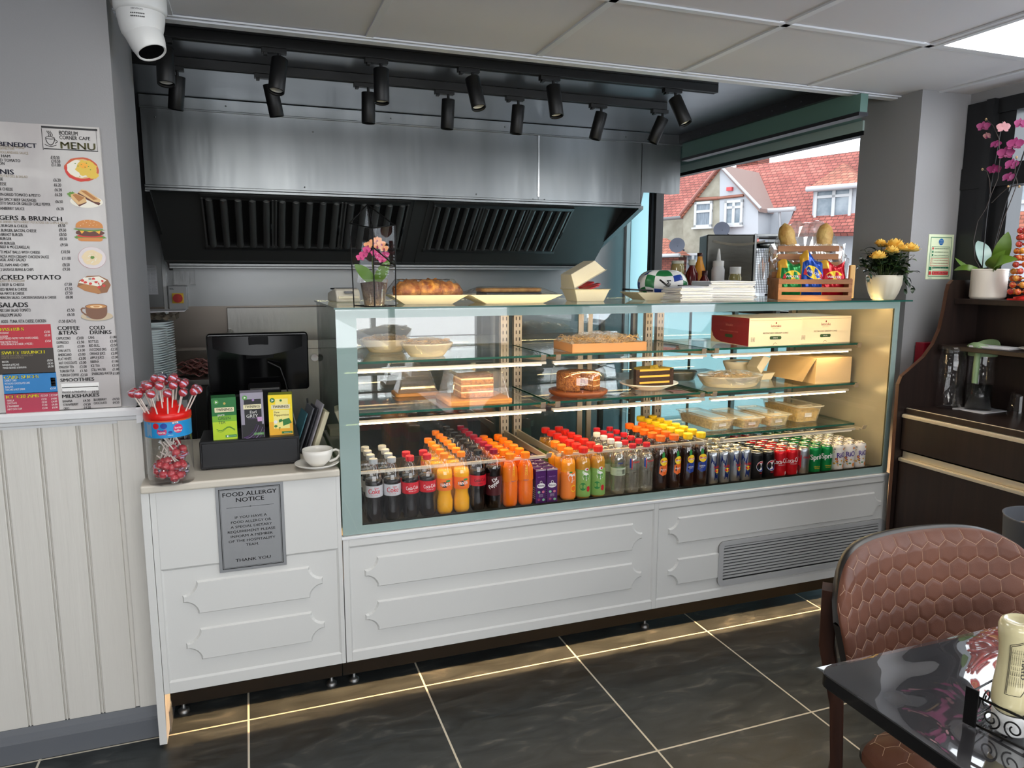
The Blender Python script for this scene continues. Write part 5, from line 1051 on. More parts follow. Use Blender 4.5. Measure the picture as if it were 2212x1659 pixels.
squeeze('sauce_bottle', 'dark red sauce bottle with pale cap beside the yellow jar', 'bottle', at8(1489), .84, [(.028, 0), (.032, .01), (.032, .13), (.014, .165), (.013, .175)], DRS, lid=([(.016, .172), (.018, .178), (.018, .20), (.0001, .20)], M('pale_cap', (190, 190, 176))))
squeeze('sauce_bottle', 'small dark red sauce bottle with dark cap', 'bottle', at8(1507), .80, [(.026, 0), (.028, .01), (.028, .09), (.013, .118), (.012, .125)], DRS, lid=([(.014, .122), (.014, .145), (.0001, .145)], M('dark_cap', (60, 18, 20), .4)))
tb = squeeze('honey_sauce_bottle', 'tall amber sauce bottle with brown cap', 'bottle', at8(1520), .90, [(.028, 0), (.033, .012), (.032, .10), (.030, .15), (.014, .20), (.012, .22)], AMB, lid=([(.014, .218), (.014, .236), (.0001, .236)], M('brown_cap', (70, 34, 24), .4)))
g = G(); g.lathe([(.0335, .04), (.0335, .095)], n=20, caps=False); g.build('label', M('brown_label', (60, 36, 30), .5), tb); g = G(); g.text('NANDOS', cwrap(.034, 0, dz=.06), .010, .04, 0, 'C', .03); g.build('lettering', [IY], tb)
squeeze('squeeze_bottle', 'white plastic squeeze bottle with pointed nozzle', 'bottle', at8(1553), .87, [(.030, 0), (.033, .01), (.033, .15), (.026, .17), (.026, .195)], M('milky_bottle', (214, 214, 216), .35), lid=([(.028, .17), (.028, .195), (.012, .198), (.006, .25), (.003, .258)], WCAP))
squeeze('spice_jar', 'clear jar with white lid beside the dark toaster oven', 'jar', at8(1572), .80, [(.030, 0), (.033, .01), (.033, .11), (.026, .135)], OLV, lid=([(.028, .13), (.028, .165), (.0001, .165)], WCAP))
squeeze('jam_jar', 'small dark jar in front of the squeeze bottle', 'jar', at8(1538), .77, [(.026, 0), (.028, .01), (.028, .06), (.025, .066)], M('dark_jam', (60, 24, 20), .2), lid=([(.027, .066), (.027, .08), (.0001, .08)], M('dark_cap', (60, 18, 20))))
squeeze('jam_jar', 'small brown jar with label beside the dark jar', 'jar', at8(1558), .765, [(.024, 0), (.026, .01), (.026, .06), (.024, .066)], M('brown_glass', (120, 74, 44), .2), lid=([(.025, .066), (.025, .08), (.0001, .08)], M('pale_cap', (190, 190, 176))))
t = thing('salad_bag', 'green printed salad bag lying before the toaster oven', 'bag', (at8(1590)-.02, .775, RZ), 0); g = G(); g.grid(lambda u, v: (math.cos(2*PI*u)*math.sin(PI*v)**.7*.055, math.sin(2*PI*u)*math.sin(PI*v)**.7*.025, .032-.032*math.cos(PI*v)), 20, 10); nf = len(g.f)
for i in range(nf): g.m[i] = 1 if (i//20) > 5 and (i % 20) > 12 else 0
g.build('bag', [M('lime_bag', (70, 160, 50), .25), IW], t)
# toaster oven
xo0, xo1 = aty(1556, 600, .86).x, aty(1662, 600, .86).x
t = thing('toaster_oven', 'dark stainless countertop oven behind the papers and wooden crate', 'oven', (xo0, .99, RZ), -.42); ow = .245; oh = .335
G().box(0, ow, 0, .22, .02, oh).build('body', M('dark_oven_steel', (74, 74, 70), .32, .9, bump=(6, .2, (1, 1, 6))), t, .006); g = G(); g.box(ow, ow+.012, -.004, .225, .015, oh+.004); g.box(ow, ow+.16, -.002, .22, oh-.01, oh+.003); g.box(ow+.13, ow+.16, 0, .22, .02, oh); g.build('frame', STEEL, t, .002)
g = G(); MS = M('dark_mesh', (40, 38, 36), .4, .8)
for k in range(14): a = ow+.016+k*.0085; g.box(a, a+.0016, .004, .007, .03, oh-.07)
for k in range(26): z = .03+k*.0088; g.box(ow+.014, ow+.13, .007, .009, z, z+.0016)
g.build('mesh_guard', MS, t); G().lathe([(.0001, 0), (.05, .0), (.055, .03), (.0001, .03)], (ow+.075, .06, oh-.07), 20).build('steel_pot', STEEL, t); g = G(); g.tube([(ow+.02, -.01, oh-.02), (ow+.12, -.012, oh-.022)], .005, 8); g.build('handle', BLK, t)
g = G()
for k in range(5): g.tube([(.03+u*.03, -.003, oh-.03-.0025*k-.018*math.sin(PI*u/9)) for u in range(10)], .0009, 4)
g.build('wire', M('cream_wire', (180, 172, 156), .5), t)
for x in (.02, ow-.03, ow+.13):
    for y in (.02, .19): G().lathe([(.012, 0), (.012, .02)], (x, y, 0), 10).build('foot', BLK, t)
# ---------------------------------------------------------------- things on the till counter
ZC = .85
t = thing('cash_drawer', 'wide black cash drawer on the till counter', 'cash drawer', (-.165, .112, ZC), -.02); G().box(0, .305, 0, .19, .004, .094).build('body', M('black_metal', (24, 24, 27), .32), t, .003); G().box(.006, .299, -.004, .001, .010, .088).build('drawer_front', M('black_metal', (24, 24, 27)), t, .002)
for x in (.02, .285):
    for y in (.02, .17): G().lathe([(.008, 0), (.008, .004)], (x, y, 0), 10).build('foot', BLK, t)
def tea(x, y, rz, w, h, d, cols, lb, draw):
    t = thing('tea_box', lb, 'tea box', (x, y, ZC+.094), rz, 'tea boxes on the cash drawer'); G().box(-w/2, w/2, 0, d, 0, h).build('carton', cols[0], t, .0008)
    g = G(); draw(g, w, h); g.build('printed_front', cols[1:], t); return t
def front(o=.0004): return lambda u, v: (u, -o, v)
def brand(g, w, h, z, mi=1, ink_=0):
    g.rbox(-w*.38, w*.40, -.0012, -.0006, z-.0085, z+.0065, .002, mi, 3, 'y'); g.text('TWININGS', lambda u, v: (u+.001, -.0016, z-.0045+v), .0085, w*.66, ink_, 'C', .03)
TI = [M('print_black', (22, 20, 22)), M('print_creamband', (232, 222, 180), .4), M('print_white', (236, 234, 230))]
def teag(g, w, h):
    n = 7
    for k in range(n): g.quad((-w/2+.001, -.0003, h*k/n), (w/2-.001, -.0003, h*k/n), (w/2-.001, -.0003, h*(k+1)/n), (-w/2+.001, -.0003, h*(k+1)/n), mi=3 if k < 3 else (4 if k < 4 else 5))
    wpatch(g, front(.0010), ell(-w*.30, h*.90, .0075, .0075, 14), 6); wpatch(g, front(.0014), ell(-w*.30, h*.90, .0045, .0045, 3), 2); wpatch(g, front(.0010), ell(.002, h*.86, .004, .004, 8), 7)
    brand(g, w, h, h*.72); g.text('pure', lambda u, v: (-w*.26+u, -.0012, h*.57+v), .0075, None, 2, 'L', .03); g.text('GREEN', lambda u, v: (-w*.26+u, -.0012, h*.475+v), .0095, w*.50, 8, 'L'); g.text('TEA', lambda u, v: (-w*.26+u, -.0012, h*.38+v), .0085, None, 8, 'L')
    g.tube([(-w*.34+w*.75*i/12, -.001, h*.26-.006*math.sin(i*.6)) for i in range(13)], .0009, 4, 9); g.tube([(-w*.30+w*.70*i/12, -.001, h*.235-.007*math.sin(i*.55+.4)) for i in range(13)], .0006, 4, 9); g.box(.0, w*.46, -.0009, -.0003, h*.045, h*.105, 9); g.box(w*.06, w*.12, -.0012, -.0003, h*.055, h*.095, 2); g.text('BIODEGRADABLE', lambda u, v: (w*.15+u, -.0014, h*.065+v), .002, w*.28, 2)
tea(-.0865, .128, .05, .074, .136, .062, [M('tea_green', (26, 110, 48), .3)]+TI+[M('tea_lime', (180, 208, 30), .35), M('tea_midgreen', (120, 176, 36), .35), M('tea_green', (26, 110, 48)), M('badge_green', (80, 150, 60), .4), M('gold_print', (190, 170, 80), .4), M('tea_darkgreen', (20, 80, 40), .4), M('tea_leafgreen', (60, 140, 60), .4)], 'green tea box, leftmost of the three on the cash drawer', teag)
def tear(g, w, h):
    g.quad((-w/2+.001, -.0003, 0), (w/2-.001, -.0003, 0), (w/2-.001, -.0003, h), (-w/2+.001, -.0003, h), mi=3); g.quad((-w*.34, -.0007, h*.30), (w*.40, -.0007, h*.30), (w*.40, -.0007, h*.86), (-w*.34, -.0007, h*.86), mi=0)
    wpatch(g, front(.0012), ell(-w*.30, h*.90, .0075, .0075, 14), 4); wpatch(g, front(.0016), ell(-w*.30, h*.90, .0045, .0045, 3), 2); wpatch(g, front(.0012), ell(.004, h*.84, .004, .004, 8), 5)
    brand(g, w, h, h*.70); g.text('Earl', lambda u, v: (-w*.10+u, -.0012, h*.545+v), .0095, None, 2, 'L', .02); g.text('GREY', lambda u, v: (-w*.26+u, -.0012, h*.455+v), .0105, w*.50, 2, 'L', .02); g.text('THE CLASSIC TEA', lambda u, v: (-w*.2+u, -.0012, h*.425+v), .002, w*.4, 5)
    g.quad((-w/2+.001, -.0008, 0), (w/2-.001, -.0008, 0), (w/2-.001, -.0008, h*.30), (-w/2+.001, -.0008, h*.30), mi=0)
    for k in range(5): g.tube([(-w*.42+.006*k+w*.62*math.sin(i*.12), -.0012, h*.02+h*.30*(1-math.cos(i*.15))-.0035*k) for i in range(11)], [.0016-.0002*i/2 for i in range(11)], 4, 5 if k % 2 else 6)
    wpatch(g, front(.0014), [(w*.22, h*.36), (w*.40, h*.36), (w*.42, h*.46), (w*.20, h*.46)], 7); g.text('D', lambda u, v: (w*.40+u, -.0015, h*.38+v), .006, None, 7); g.box(w*.02, w*.46, -.0012, -.0003, h*.06, h*.115, 4); g.text('BIODEGRADABLE', lambda u, v: (w*.10+u, -.0016, h*.075+v), .002, w*.32, 2)
tea(-.002, .122, .02, .070, .148, .060, [M('tea_silver', (150, 144, 158), .35)]+TI+[M('tea_silver', (150, 144, 158)), M('badge_green', (80, 150, 60)), M('tea_lilac', (150, 120, 170), .4), M('tea_plum', (96, 60, 120), .4), M('tea_pinklilac', (190, 150, 190), .4)], 'grey and black tea box in the middle on the cash drawer', tear)
def tepm(g, w, h):
    n = 6
    for k in range(n): g.quad((-w/2+.001, -.0003, h*k/n), (w/2-.001, -.0003, h*k/n), (w/2-.001, -.0003, h*(k+1)/n), (-w/2+.001, -.0003, h*(k+1)/n), mi=3 if k < 2 else 4)
    wpatch(g, front(.0012), ell(-w*.32, h*.87, .008, .008, 14), 5); wpatch(g, front(.0016), ell(-w*.32, h*.87, .005, .005, 3), 2); g.quad((-w*.20, -.0005, h*.74), (w*.32, -.0005, h*.74), (w*.32, -.0005, h*.90), (-w*.20, -.0005, h*.90), mi=6); wpatch(g, front(.0012), ell(.002, h*.86, .004, .004, 8), 5)
    brand(g, w, h, h*.71); g.quad((-w*.30, -.0005, h*.16), (w*.36, -.0005, h*.16), (w*.36, -.0005, h*.62), (-w*.30, -.0005, h*.62), mi=6)
    g.text('Pure', lambda u, v: (-w*.26+u, -.0012, h*.545+v), .0062, None, 7, 'L', .01); g.text('Peppermint', lambda u, v: (-w*.26+u, -.0012, h*.475+v), .0066, w*.60, 7, 'L', .02)
    for (cx, cz, s_) in ((w*.26, h*.31, .013), (w*.0, h*.35, .006)): wpatch(g, front(.0012), [(cx-s_, cz-s_*.9), (cx+s_*1.1, cz-s_*.2), (cx+s_*.5, cz+s_*1.1), (cx-s_*1.1, cz+s_*.7)], 5)
    wpatch(g, front(.0012), ell(-w*.22, h*.33, .006, .006, 12), 2)
    for cx, cz, s_ in ((-w*.22, h*.20, .0055), (-w*.06, h*.155, .003)): wpatch(g, front(.0012), ell(cx, cz+.003, s_, s_*.7, 10), 5); g.box(cx-.0006, cx+.0006, -.0012, -.0004, cz-.006, cz, 7)
    g.box(w*.02, w*.46, -.0012, -.0003, h*.03, h*.085, 5); g.text('BIODEGRADABLE', lambda u, v: (w*.12+u, -.0016, h*.045+v), .002, w*.30, 2)
tea(.0855, .140, -.06, .076, .134, .060, [M('tea_yellowgreen', (150, 160, 30), .3)]+TI+[M('tea_gold', (240, 176, 40), .35), M('tea_yellow', (250, 218, 20), .35), M('leaf_dark', (44, 120, 50), .4), M('tea_pale', (246, 232, 140), .4), M('tea_brown', (110, 84, 20), .5)], 'yellow peppermint tea box, rightmost of the three on the cash drawer', tepm)
# till monitor seen from behind
t = thing('till_monitor', 'black till touchscreen seen from behind on the counter', 'monitor', (.03, .415, ZC), -.02)
g = G(); R = Matrix.Translation((0, -.02, .305)) @ Matrix.Rotation(.17, 4, 'X'); g.rbox(-.170, .170, .0, .022, -.105, .108, .012, 0, 5, 'y'); g.xf(R); g.build('screen_housing', M('gloss_black', (8, 8, 9)), t, .004, 3)
g = G(); n = 20; vs = [(-.150+.30*i/n, -.004, .100) for i in range(n+1)]+[(-.150+.30*i/n, -.018*(math.sin(PI*i/n)), .058-.024*math.sin(PI*i/n)) for i in range(n+1)]; g.add(vs, [(i, i+1, n+2+i, n+1+i) for i in range(n)], 0, True); g.xf(R); g.build('rear_shell', M('satin_black', (15, 15, 16), .3, spec=.3), t)
g = G(); g.rbox(-.032, .034, -.010, -.002, .066, .100, .004, 0, 3, 'y'); g.box(-.042, .050, -.008, 0, .020, .040); g.xf(R); g.build('cable_cover', M('satin_black', (22, 22, 23)), t, .001)
g = G(); g.px([(-.07, 0), (.10, 0), (.10, .012), (.03, .03), (.01, .20), (-.02, .24), (-.045, .22), (-.045, .05)], -.05, .06); g.xf(Matrix.Translation((.01, -.02, 0))); g.build('stand', M('satin_black', (22, 22, 23)), t, .008, 3); G().box(-.09, .11, -.09, .10, 0, .012).build('base', BLK, t, .004)
g = G(); g.tube([(.03, -.03, .31), (.07, -.05, .29), (.085, -.05, .24), (.10, -.04, .16), (.11, -.03, .02)], .0028, 6, 0); g.tube([(.06, -.035, .21), (.085, -.045, .15), (.095, -.05, .09)], .0025, 6, 1); g.tube([(.16, -.02, .17), (.162, -.04, .08), (.17, -.03, .0)], .0035, 6, 0); g.build('cables', [BLK, M('grey_cable', (170, 170, 172), .5)], t)
# receipt printer/phone shape at left
t = thing('receipt_printer', 'rounded black receipt printer behind the lollipop tub', 'printer', (-.15, .47, ZC), .1); G().px([(0, 0), (.15, 0), (.15, .12), (.12, .20), (.06, .22), (0, .19)], 0, .13).build('body', M('satin_black', (22, 22, 23)), t, .015, 3); G().box(.02, .11, -.002, .004, .05, .13).build('paper_door', BLKG, t, .003)
t = thing('barcode_pouch', 'black fabric cup shaped holder beside the green tea box', 'holder', (-.155, .47, ZC), 0) if 0 else None
# order pads and paper against the case
t = thing('order_clipboard', 'leaning bundle of grey menus and papers against the glass case side', 'clipboard', (.165, .30, ZC), .1)
for k, (m_, th_, L) in enumerate(((M('teal_folder', (70, 120, 132), .5), .004, .15), (M('grey_folder', (96, 98, 104), .5), .006, .17), (M('grey_folder2', (60, 60, 66), .5), .004, .17), (M('light_folder', (168, 164, 172), .5), .005, .185), (M('cream_container', (226, 216, 186), .5), .016, .16))):
    g = G(); g.rbox(0, th_, -.06, .06, 0, L, .003); g.xf(Matrix.Translation((-.045+.013*k, -.01*k, .0)) @ Matrix.Rotation(.34, 4, 'Y')); g.build('paper_pad' if k < 4 else 'takeaway_lid', m_, t)
t = thing('order_pad', 'cream pad lying behind the clipboards beside the glass case', 'notepad', (.212, .52, ZC), 0); G().box(-.03, .03, -.04, .06, 0, .03).build('pad', M('cream_pad', (196, 186, 160), .7), t, .002); g = G(); g.tube([(-.05, -.10, .004), (-.06, -.06, .05), (-.075, -.03, .12), (-.07, .0, .19)], .0026, 6); g.build('cable', M('grey_cable', (170, 170, 172)), t)
# cup and saucer
t = thing('saucer', 'white saucer at the right end of the till counter', 'saucer', (.187, .035, ZC), 0); G().lathe([(.0001, .001), (.032, .0), (.035, .003), (.062, .011), (.071, .017), (.070, .019), (.060, .014), (.034, .006), (.0001, .005)], n=48, caps=False).build('dish', WPORC, t)
t = thing('coffee_cup', 'empty white coffee cup on the saucer beside the glass case', 'cup', (.190, .037, ZC+.0055), 0)
G().lathe([(.0001, .002), (.022, 0), (.024, .003), (.026, .005), (.040, .020), (.0475, .040), (.0485, .056), (.0465, .0565), (.045, .040), (.036, .020), (.020, .008), (.0001, .007)], n=48, caps=False).build('bowl', WPORC, t)
g = G(); g.tube([(.045, 0, .046), (.058, -.002, .050), (.069, -.002, .044), (.070, -.002, .032), (.060, -.002, .020), (.047, 0, .014), (.036, 0, .012)], [.0045, .004, .004, .004, .004, .0045, .005], 10); g.build('handle', WPORC, t)
# lollipop tub
JX, JY, JR = -.240, .022, .064
t = thing('lollipop_tub', 'clear round tub with blue label and stepped red lid of lollipops', 'tub', (JX, JY, ZC), 0)
G().lathe([(.0001, .001), (JR*.96, 0), (JR, .004), (JR*.99, .20)], n=40, caps=False).build('tub', sheen('tub_plastic', refl=.07, rough=.03), t)
LIDR = M('red_lid', (214, 26, 22), .3); g = G(); g.lathe([(JR*1.01, .197), (JR*1.03, .199), (JR*1.03, .212), (JR*1.0, .216), (.046, .220), (.044, .230), (.030, .232), (.028, .246), (.016, .248), (.014, .258), (.0001, .258)], n=40, caps=False); g.build('lid', LIDR, t)
lb_ = G().lathe([(JR*1.004, .146), (JR*1.004, .193)], n=48, caps=False).build('label', M('label_blue', (30, 140, 200), .4), t)
G().lathe([(JR*1.008, .193), (JR*1.012, .199)], n=48, caps=False).build('seal', M('orange_rim', (210, 90, 50), .4), t)
g = G(); f = lambda u, v: cwrap(JR*1.004, u*0, -PI/2-.0, 0, .0005)(u, v); f2 = lambda u, v: cwrap(JR*1.004, 0, -PI/2, 0, .001)(u, v)
wpatch(g, f, ell(-.028, .182, .009, .009, 14), 1); wpatch(g, f, ell(-.006, .182, .0095, .0085, 14), 3); wpatch(g, f, ell(.033, .172, .0135, .0135, 18), 4); g.text('lotta', lambda u, v: f2(.033+u, .172+v), .006, .019, 0, 'C', .03); g.text('lollies', lambda u, v: f2(.033+u, .163+v), .006, .021, 0, 'C', .03)
wpatch(g, f, [(-.024, .172), (.0, .172), (.002, .164), (-.002, .156), (-.020, .155), (-.026, .162)], 5); g.text('DOUBLE', lambda u, v: f2(-.012+u, .166+v), .0045, .018, 3, 'C', .03); g.text('PAINTER', lambda u, v: f2(-.012+u, .159+v), .0055, .020, 0, 'C', .03); wpatch(g, f, ell(.011, .163, .006, .004, 10), 3); g.text('Lollipops', lambda u, v: f2(.011+u, .153+v), .0028, .014, 0, 'C'); g.rbox(.020, .036, 0, 0, 0, 0, .001) if 0 else wpatch(g, f, [(.018, .187), (.034, .187), (.034, .192), (.018, .192)], 0); g.text('VIDAL', lambda u, v: f2(.026+u, .1875+v), .0038, .012, 2, 'C', .03)
wpatch(g, f, [(-.062, .150), (-.042, .150), (-.042, .190), (-.062, .190)], 6); g.build('lettering', [IW, IR, IK, IB, M('print_hotpink', (214, 40, 96), .4), M('print_rose', (200, 60, 110), .4), M('print_greyblue', (120, 150, 176), .5)], lb_)
LOL = M('lolly_red', (184, 62, 70), .18, coat=.6); LOLB = M('lolly_dark', (60, 66, 84), .2, coat=.6); STK = M('lolly_stick', (226, 214, 204), .6); LLB = M('lolly_wrapper_print', (196, 180, 206), .3)
def lolly(p, d, lb, grp, dark=0, first=[None, None]):
    d = Vector(d).normalized(); q = Vector((0, 0, 1)).rotation_difference(d)
    if first[dark] is None:
        t = thing('lollipop', lb, 'lollipop', p, 0, grp); g = G(); g.tube([(0, 0, 0), (0, 0, .062)], .0021, 7); g.build('stick', STK, t)
        G().sphere((0, 0, .070), .0125, 14).build('candy', LOLB if dark else LOL, t); g = G(); g.lathe([(.0129, -.0022), (.0131, .0022)], (0, 0, .070), 10, caps=False, a0=-PI/2-.8, a1=-PI/2+.8); g.xf(Matrix.Translation((0, 0, .07)) @ Matrix.Rotation(.5, 4, 'Y') @ Matrix.Rotation(-.5, 4, 'X') @ Matrix.Translation((0, 0, -.07))); g.build('wrapper_print', LLB, t)
        G().lathe([(.006, .078), (.012, .0815), (.004, .084), (.002, .080)], n=9, caps=False, smooth=False).build('wrapper', sheen('lolly_wrap', refl=.3, rough=.1), t); first[dark] = t
    else: t = dup(first[dark], p, 0, lb, grp)
    t.rotation_mode = 'QUATERNION'; t.rotation_quaternion = q; return t
r = random.Random(21); hs = []
rings = [(.057, .216, 13, .34, .062), (.037, .232, 9, .16, .04), (.022, .248, 5, .05, .02)]
cnt = 0
for ri, (R0, z0, n, tilt, _) in enumerate(rings):
    for i in range(n):
        a = 2*PI*i/n+ri*.3
        if ri == 0 and math.sin(a) > .75: continue
        p = (JX+R0*math.cos(a), JY+R0*math.sin(a), ZC+z0-.004); cnt += 1; side_ = 'left' if math.cos(a) < -.3 else ('right' if math.cos(a) > .3 else 'middle'); fb = 'front' if math.sin(a) < 0 else 'back'
        lolly(p, (math.cos(a)*tilt*1.5, math.sin(a)*tilt*.8, 1), 'red lollipop stuck in the %s tier of the tub lid, %s %s' % (('bottom', 'middle', 'top')[ri], side_, fb), 'red lollipops standing in the tub lid, '+('bottom', 'middle', 'top')[ri]+' tier '+side_+' '+fb, 1 if (ri == 2 and i == 1) else 0)
for k in range(60):
    a = r.uniform(0, 2*PI); q = math.sqrt(r.random())*.044; z = ZC+.016+.090*(k/60)*(1.1 if math.cos(a) > 0 else .6); hd = Vector((JX+q*math.cos(a), JY+q*math.sin(a), z)); d = Vector((-math.cos(a)*r.uniform(.3, 1), -math.sin(a)*r.uniform(.3, 1), r.uniform(.35, 1.2))).normalized()
    tail = hd+d*.070
    ex = math.hypot(tail.x-JX, tail.y-JY)
    if ex > .058: f_ = .056/ex; tail = Vector((JX+(tail.x-JX)*f_, JY+(tail.y-JY)*f_, tail.z)); d = (tail-hd).normalized(); tail = hd+d*.070
    dd = -d; lolly(hd-dd*.070, dd, 'loose red lollipop heaped inside the clear tub below its blue label', 'loose lollipops inside the tub', 1 if k % 11 == 5 else 0)
# ---------------------------------------------------------------- kitchen behind the till
# plates stacks on a dark shelf unit at the left
t = thing('plate_shelf', 'dark shelf unit carrying the plate stacks behind the pillar', 'shelf', (0, 0, 0)); G().box(-.62, -.24, .75, 1.25, .95, .98).build('shelf_board', STEEL2, t)
for x in (-.61, -.265):
    for y in (.76, 1.22): G().box(x, x+.02, y, y+.02, 0, .95).build('leg', BLK, t)
def pstack(x, y, z0, n, r0, pitch, lb, mat, grp, cat='plate', shp=None):
    first = None
    for k in range(n):
        l_ = lb.split('%')[0].strip(' ,')+', number %d from the bottom' % (k+1)
        if first is None:
            first = one('plate', G().lathe(shp or [(.0001, 0), (r0*.6, 0), (r0*.64, .003), (r0, pitch*1.35), (r0, pitch*1.35+.0022), (r0*.6, .0035), (.0001, .0035)], n=36, caps=False), mat, l_, cat, (x, y, z0), 0, grp)
        else:
            c = first.copy(); COL.objects.link(c); c.location = (x+rn.uniform(-.0008, .0008), y, z0+k*pitch); c['label'] = l_
PW = M('pale_blue_white_china', (222, 230, 232), .2)
pstack(-.392, .88, .98, 28, .085, .0095, 'white bowl in the front left stack %', PW, 'white bowls in the front stack', 'bowl')
pstack(-.405, 1.10, .98, 27, .105, .0105, 'white plate in the tall rear stack %', PW, 'white plates in the rear stack')
t = thing('egg_tray', 'grey pulp egg tray on top of the tall plate stack', 'egg tray', (-.415, 1.10, 1.270), 0)
g = G(); g.grid(lambda u, v: (-.13+.26*u, -.11+.22*v, .010+.012*math.cos(u*8*PI)*math.cos(v*6*PI)+.010), 48, 36); g.build('tray', M('grey_pulp', (132, 120, 104), .85), t); g = G(); g.add([(-.14, -.13, .040), (.17, -.14, .046), (.16, .12, .042), (-.13, .11, .044), (-.14, -.13, .043), (.17, -.14, .049), (.16, .12, .045), (-.13, .11, .047)], [(0, 3, 2, 1), (4, 5, 6, 7), (0, 1, 5, 4), (1, 2, 6, 5), (2, 3, 7, 6), (3, 0, 4, 7)]); g.build('card_cover', PAPER, t)
# range along the back wall
RNG = M('range_steel', (136, 134, 130), .35, 1, bump=(6, .2, (4, 1, 1)))
t = thing('cooking_range', 'stainless cooking range with griddle along the back wall', 'cooker', (0, 0, 0)); G().box(-.12, 2.2, 1.95, 2.55, .10, .96).build('body', RNG, t, .003)
g = G(); g.box(-.12, 2.2, 2.50, 2.55, .96, 1.262); g.box(-.12, -.10, 2.05, 2.5, .96, 1.13); g.build('splashback', RNG, t, .002); g = G(); g.box(-.115, 2.19, 2.0, 2.5, .985, 1.0); g.build('griddle_plate', M('griddle', (70, 58, 48), .4, .8), t); G().box(-.12, 2.2, 1.93, 1.95, 1.05, 1.10).build('front_rail', RNG, t, .002); G().box(-.12, 2.2, 1.94, 1.96, .86, 1.05).build('control_panel', RNG, t)
for x in (.02, .145, .285, .345, .6, .9): G().cyl((x, 1.94, 1.0), (x, 1.90, 1.0), .024, .02, 20).build('control_knob', CHROME, t)
t = thing('prep_counter', 'stainless prep counter left of the range holding a meat tub', 'counter', (0, 0, 0)); G().box(-1.4, -.14, 1.85, 2.55, .88, .91).build('worktop', RNG, t, .002); G().box(-1.4, -.14, 1.9, 2.5, .1, .88).build('cabinet', M('dark_steel', (70, 70, 70), .4, .9), t)
struct('trim_8', G().box(-1.4, .52, 2.585, 2.6, .91, 1.27), M('brown_grey_steel', (120, 112, 104), .35, .9)); struct('trim_9', G().box(-.475, -.455, 2.57, 2.6, .91, 1.8), M('white_gloss_trim', (228, 228, 228)))
t = thing('meat_tub', 'clear tub of sliced pink ham on the prep counter', 'food container', (-.285, 2.02, .91), 0); G().rbox(-.10, .14, -.09, .09, 0, .15, .02).build('tub', sheen('clear_glass', refl=.045), t, .004)
g = G(); r = random.Random(6)
HAM = M('ham_pink', (196, 138, 134), .5)
for k in range(46): a, b, z = r.uniform(-.07, .11), r.uniform(-.06, .06), .008+.0018*k; g.grid(lambda u, v: (a+(u-.5)*.07, b+(v-.5)*.05+.01*math.sin(u*9+k), z+.008*math.sin(u*7+k)+.006*math.sin(v*6)), 6, 4)
g.build('sliced_ham', HAM, t)
t = thing('isolator_switch', 'grey isolator box with red rotary switch on the back wall', 'switch', (-.394, 2.57, 1.255), 0); G().box(-.052, .052, -.04, .03, 0, .142).build('box', M('light_grey_plastic', (176, 176, 176)), t, .004); G().box(-.032, .032, -.046, -.04, .038, .098).build('yellow_plate', M('switch_yellow', (236, 190, 30), .4), t, .002); G().cyl((0, -.046, .068), (0, -.062, .068), .027, .026, 24).build('red_dial', M('switch_red', (200, 30, 24), .35), t); G().box(-.006, .006, -.070, -.062, .046, .090).build('handle', M('switch_red', (200, 30, 24)), t); g = G(); g.text('SCL', lambda u, v: (-.042+u, -.041, .12+v), .010, None, 0, 'L', .03); g.build('lettering', INK, t)
one('steel_bracket', G().box(-.062, .062, -.05, .0, 0, .004).box(-.062, .062, -.004, 0, 0, .085).box(-.062, -.058, -.05, 0, 0, .03), STEEL2, 'small folded steel bracket on the back wall above the switch', 'bracket', (-.356, 2.598, 1.40))
t = thing('safety_poster', 'small white safety sheet on the back wall left of the switch', 'poster', (-.592, 2.592, 1.345), 0); G().box(0, .085, 0, .006, 0, .175).build('sheet', PAPER, t); g = G(); g.quad((.004, -.001, .01), (.016, -.001, .01), (.016, -.001, .075), (.004, -.001, .075), mi=1); g.quad((.004, -.001, .09), (.016, -.001, .09), (.016, -.001, .155), (.004, -.001, .155), mi=2)
for k in range(18):
    for c in (0, 1): g.text('safety instruction text', lambda u, v: (.022+c*.031+u, -.001, .150-k*.008+v), .0028, .024+.003*math.sin(k*3.0), 0)
g.text('KITCHEN SAFETY', lambda u, v: (.006+u, -.001, .162+v), .005, .07, 0); g.build('lettering', [INK, IB, IR], t)
t = thing('wall_socket', 'white fused wall switch with red rocker low on the back wall', 'switch', (2.40, 2.58, 1.27), 0); G().box(-.06, .10, 0, .02, 0, .075).build('plate', WCAP, t, .003); G().box(-.04, -.005, -.006, 0, .04, .062).build('rocker', M('switch_red', (200, 30, 24)), t); G().cyl((.055, 0, .033), (.055, -.015, .033), .018, .016, 16).build('dial', CHROME, t)
# hanging towel at the end of the glass case
g = G(); r = random.Random(2); g.grid(lambda u, v: ((u-.5)*(.02+.05*v*(1.15-v))*2+.006*math.sin(v*14), .004*math.sin(u*12+v*3), -.24*v), 8, 18); one('tea_towel', g, M('cream_cloth', (214, 206, 186), .8), 'cream tea towel hanging from a range knob beside the monitor', 'towel', (.435, 1.885, 1.075)).modifiers.new('s', 'SOLIDIFY').thickness = .006
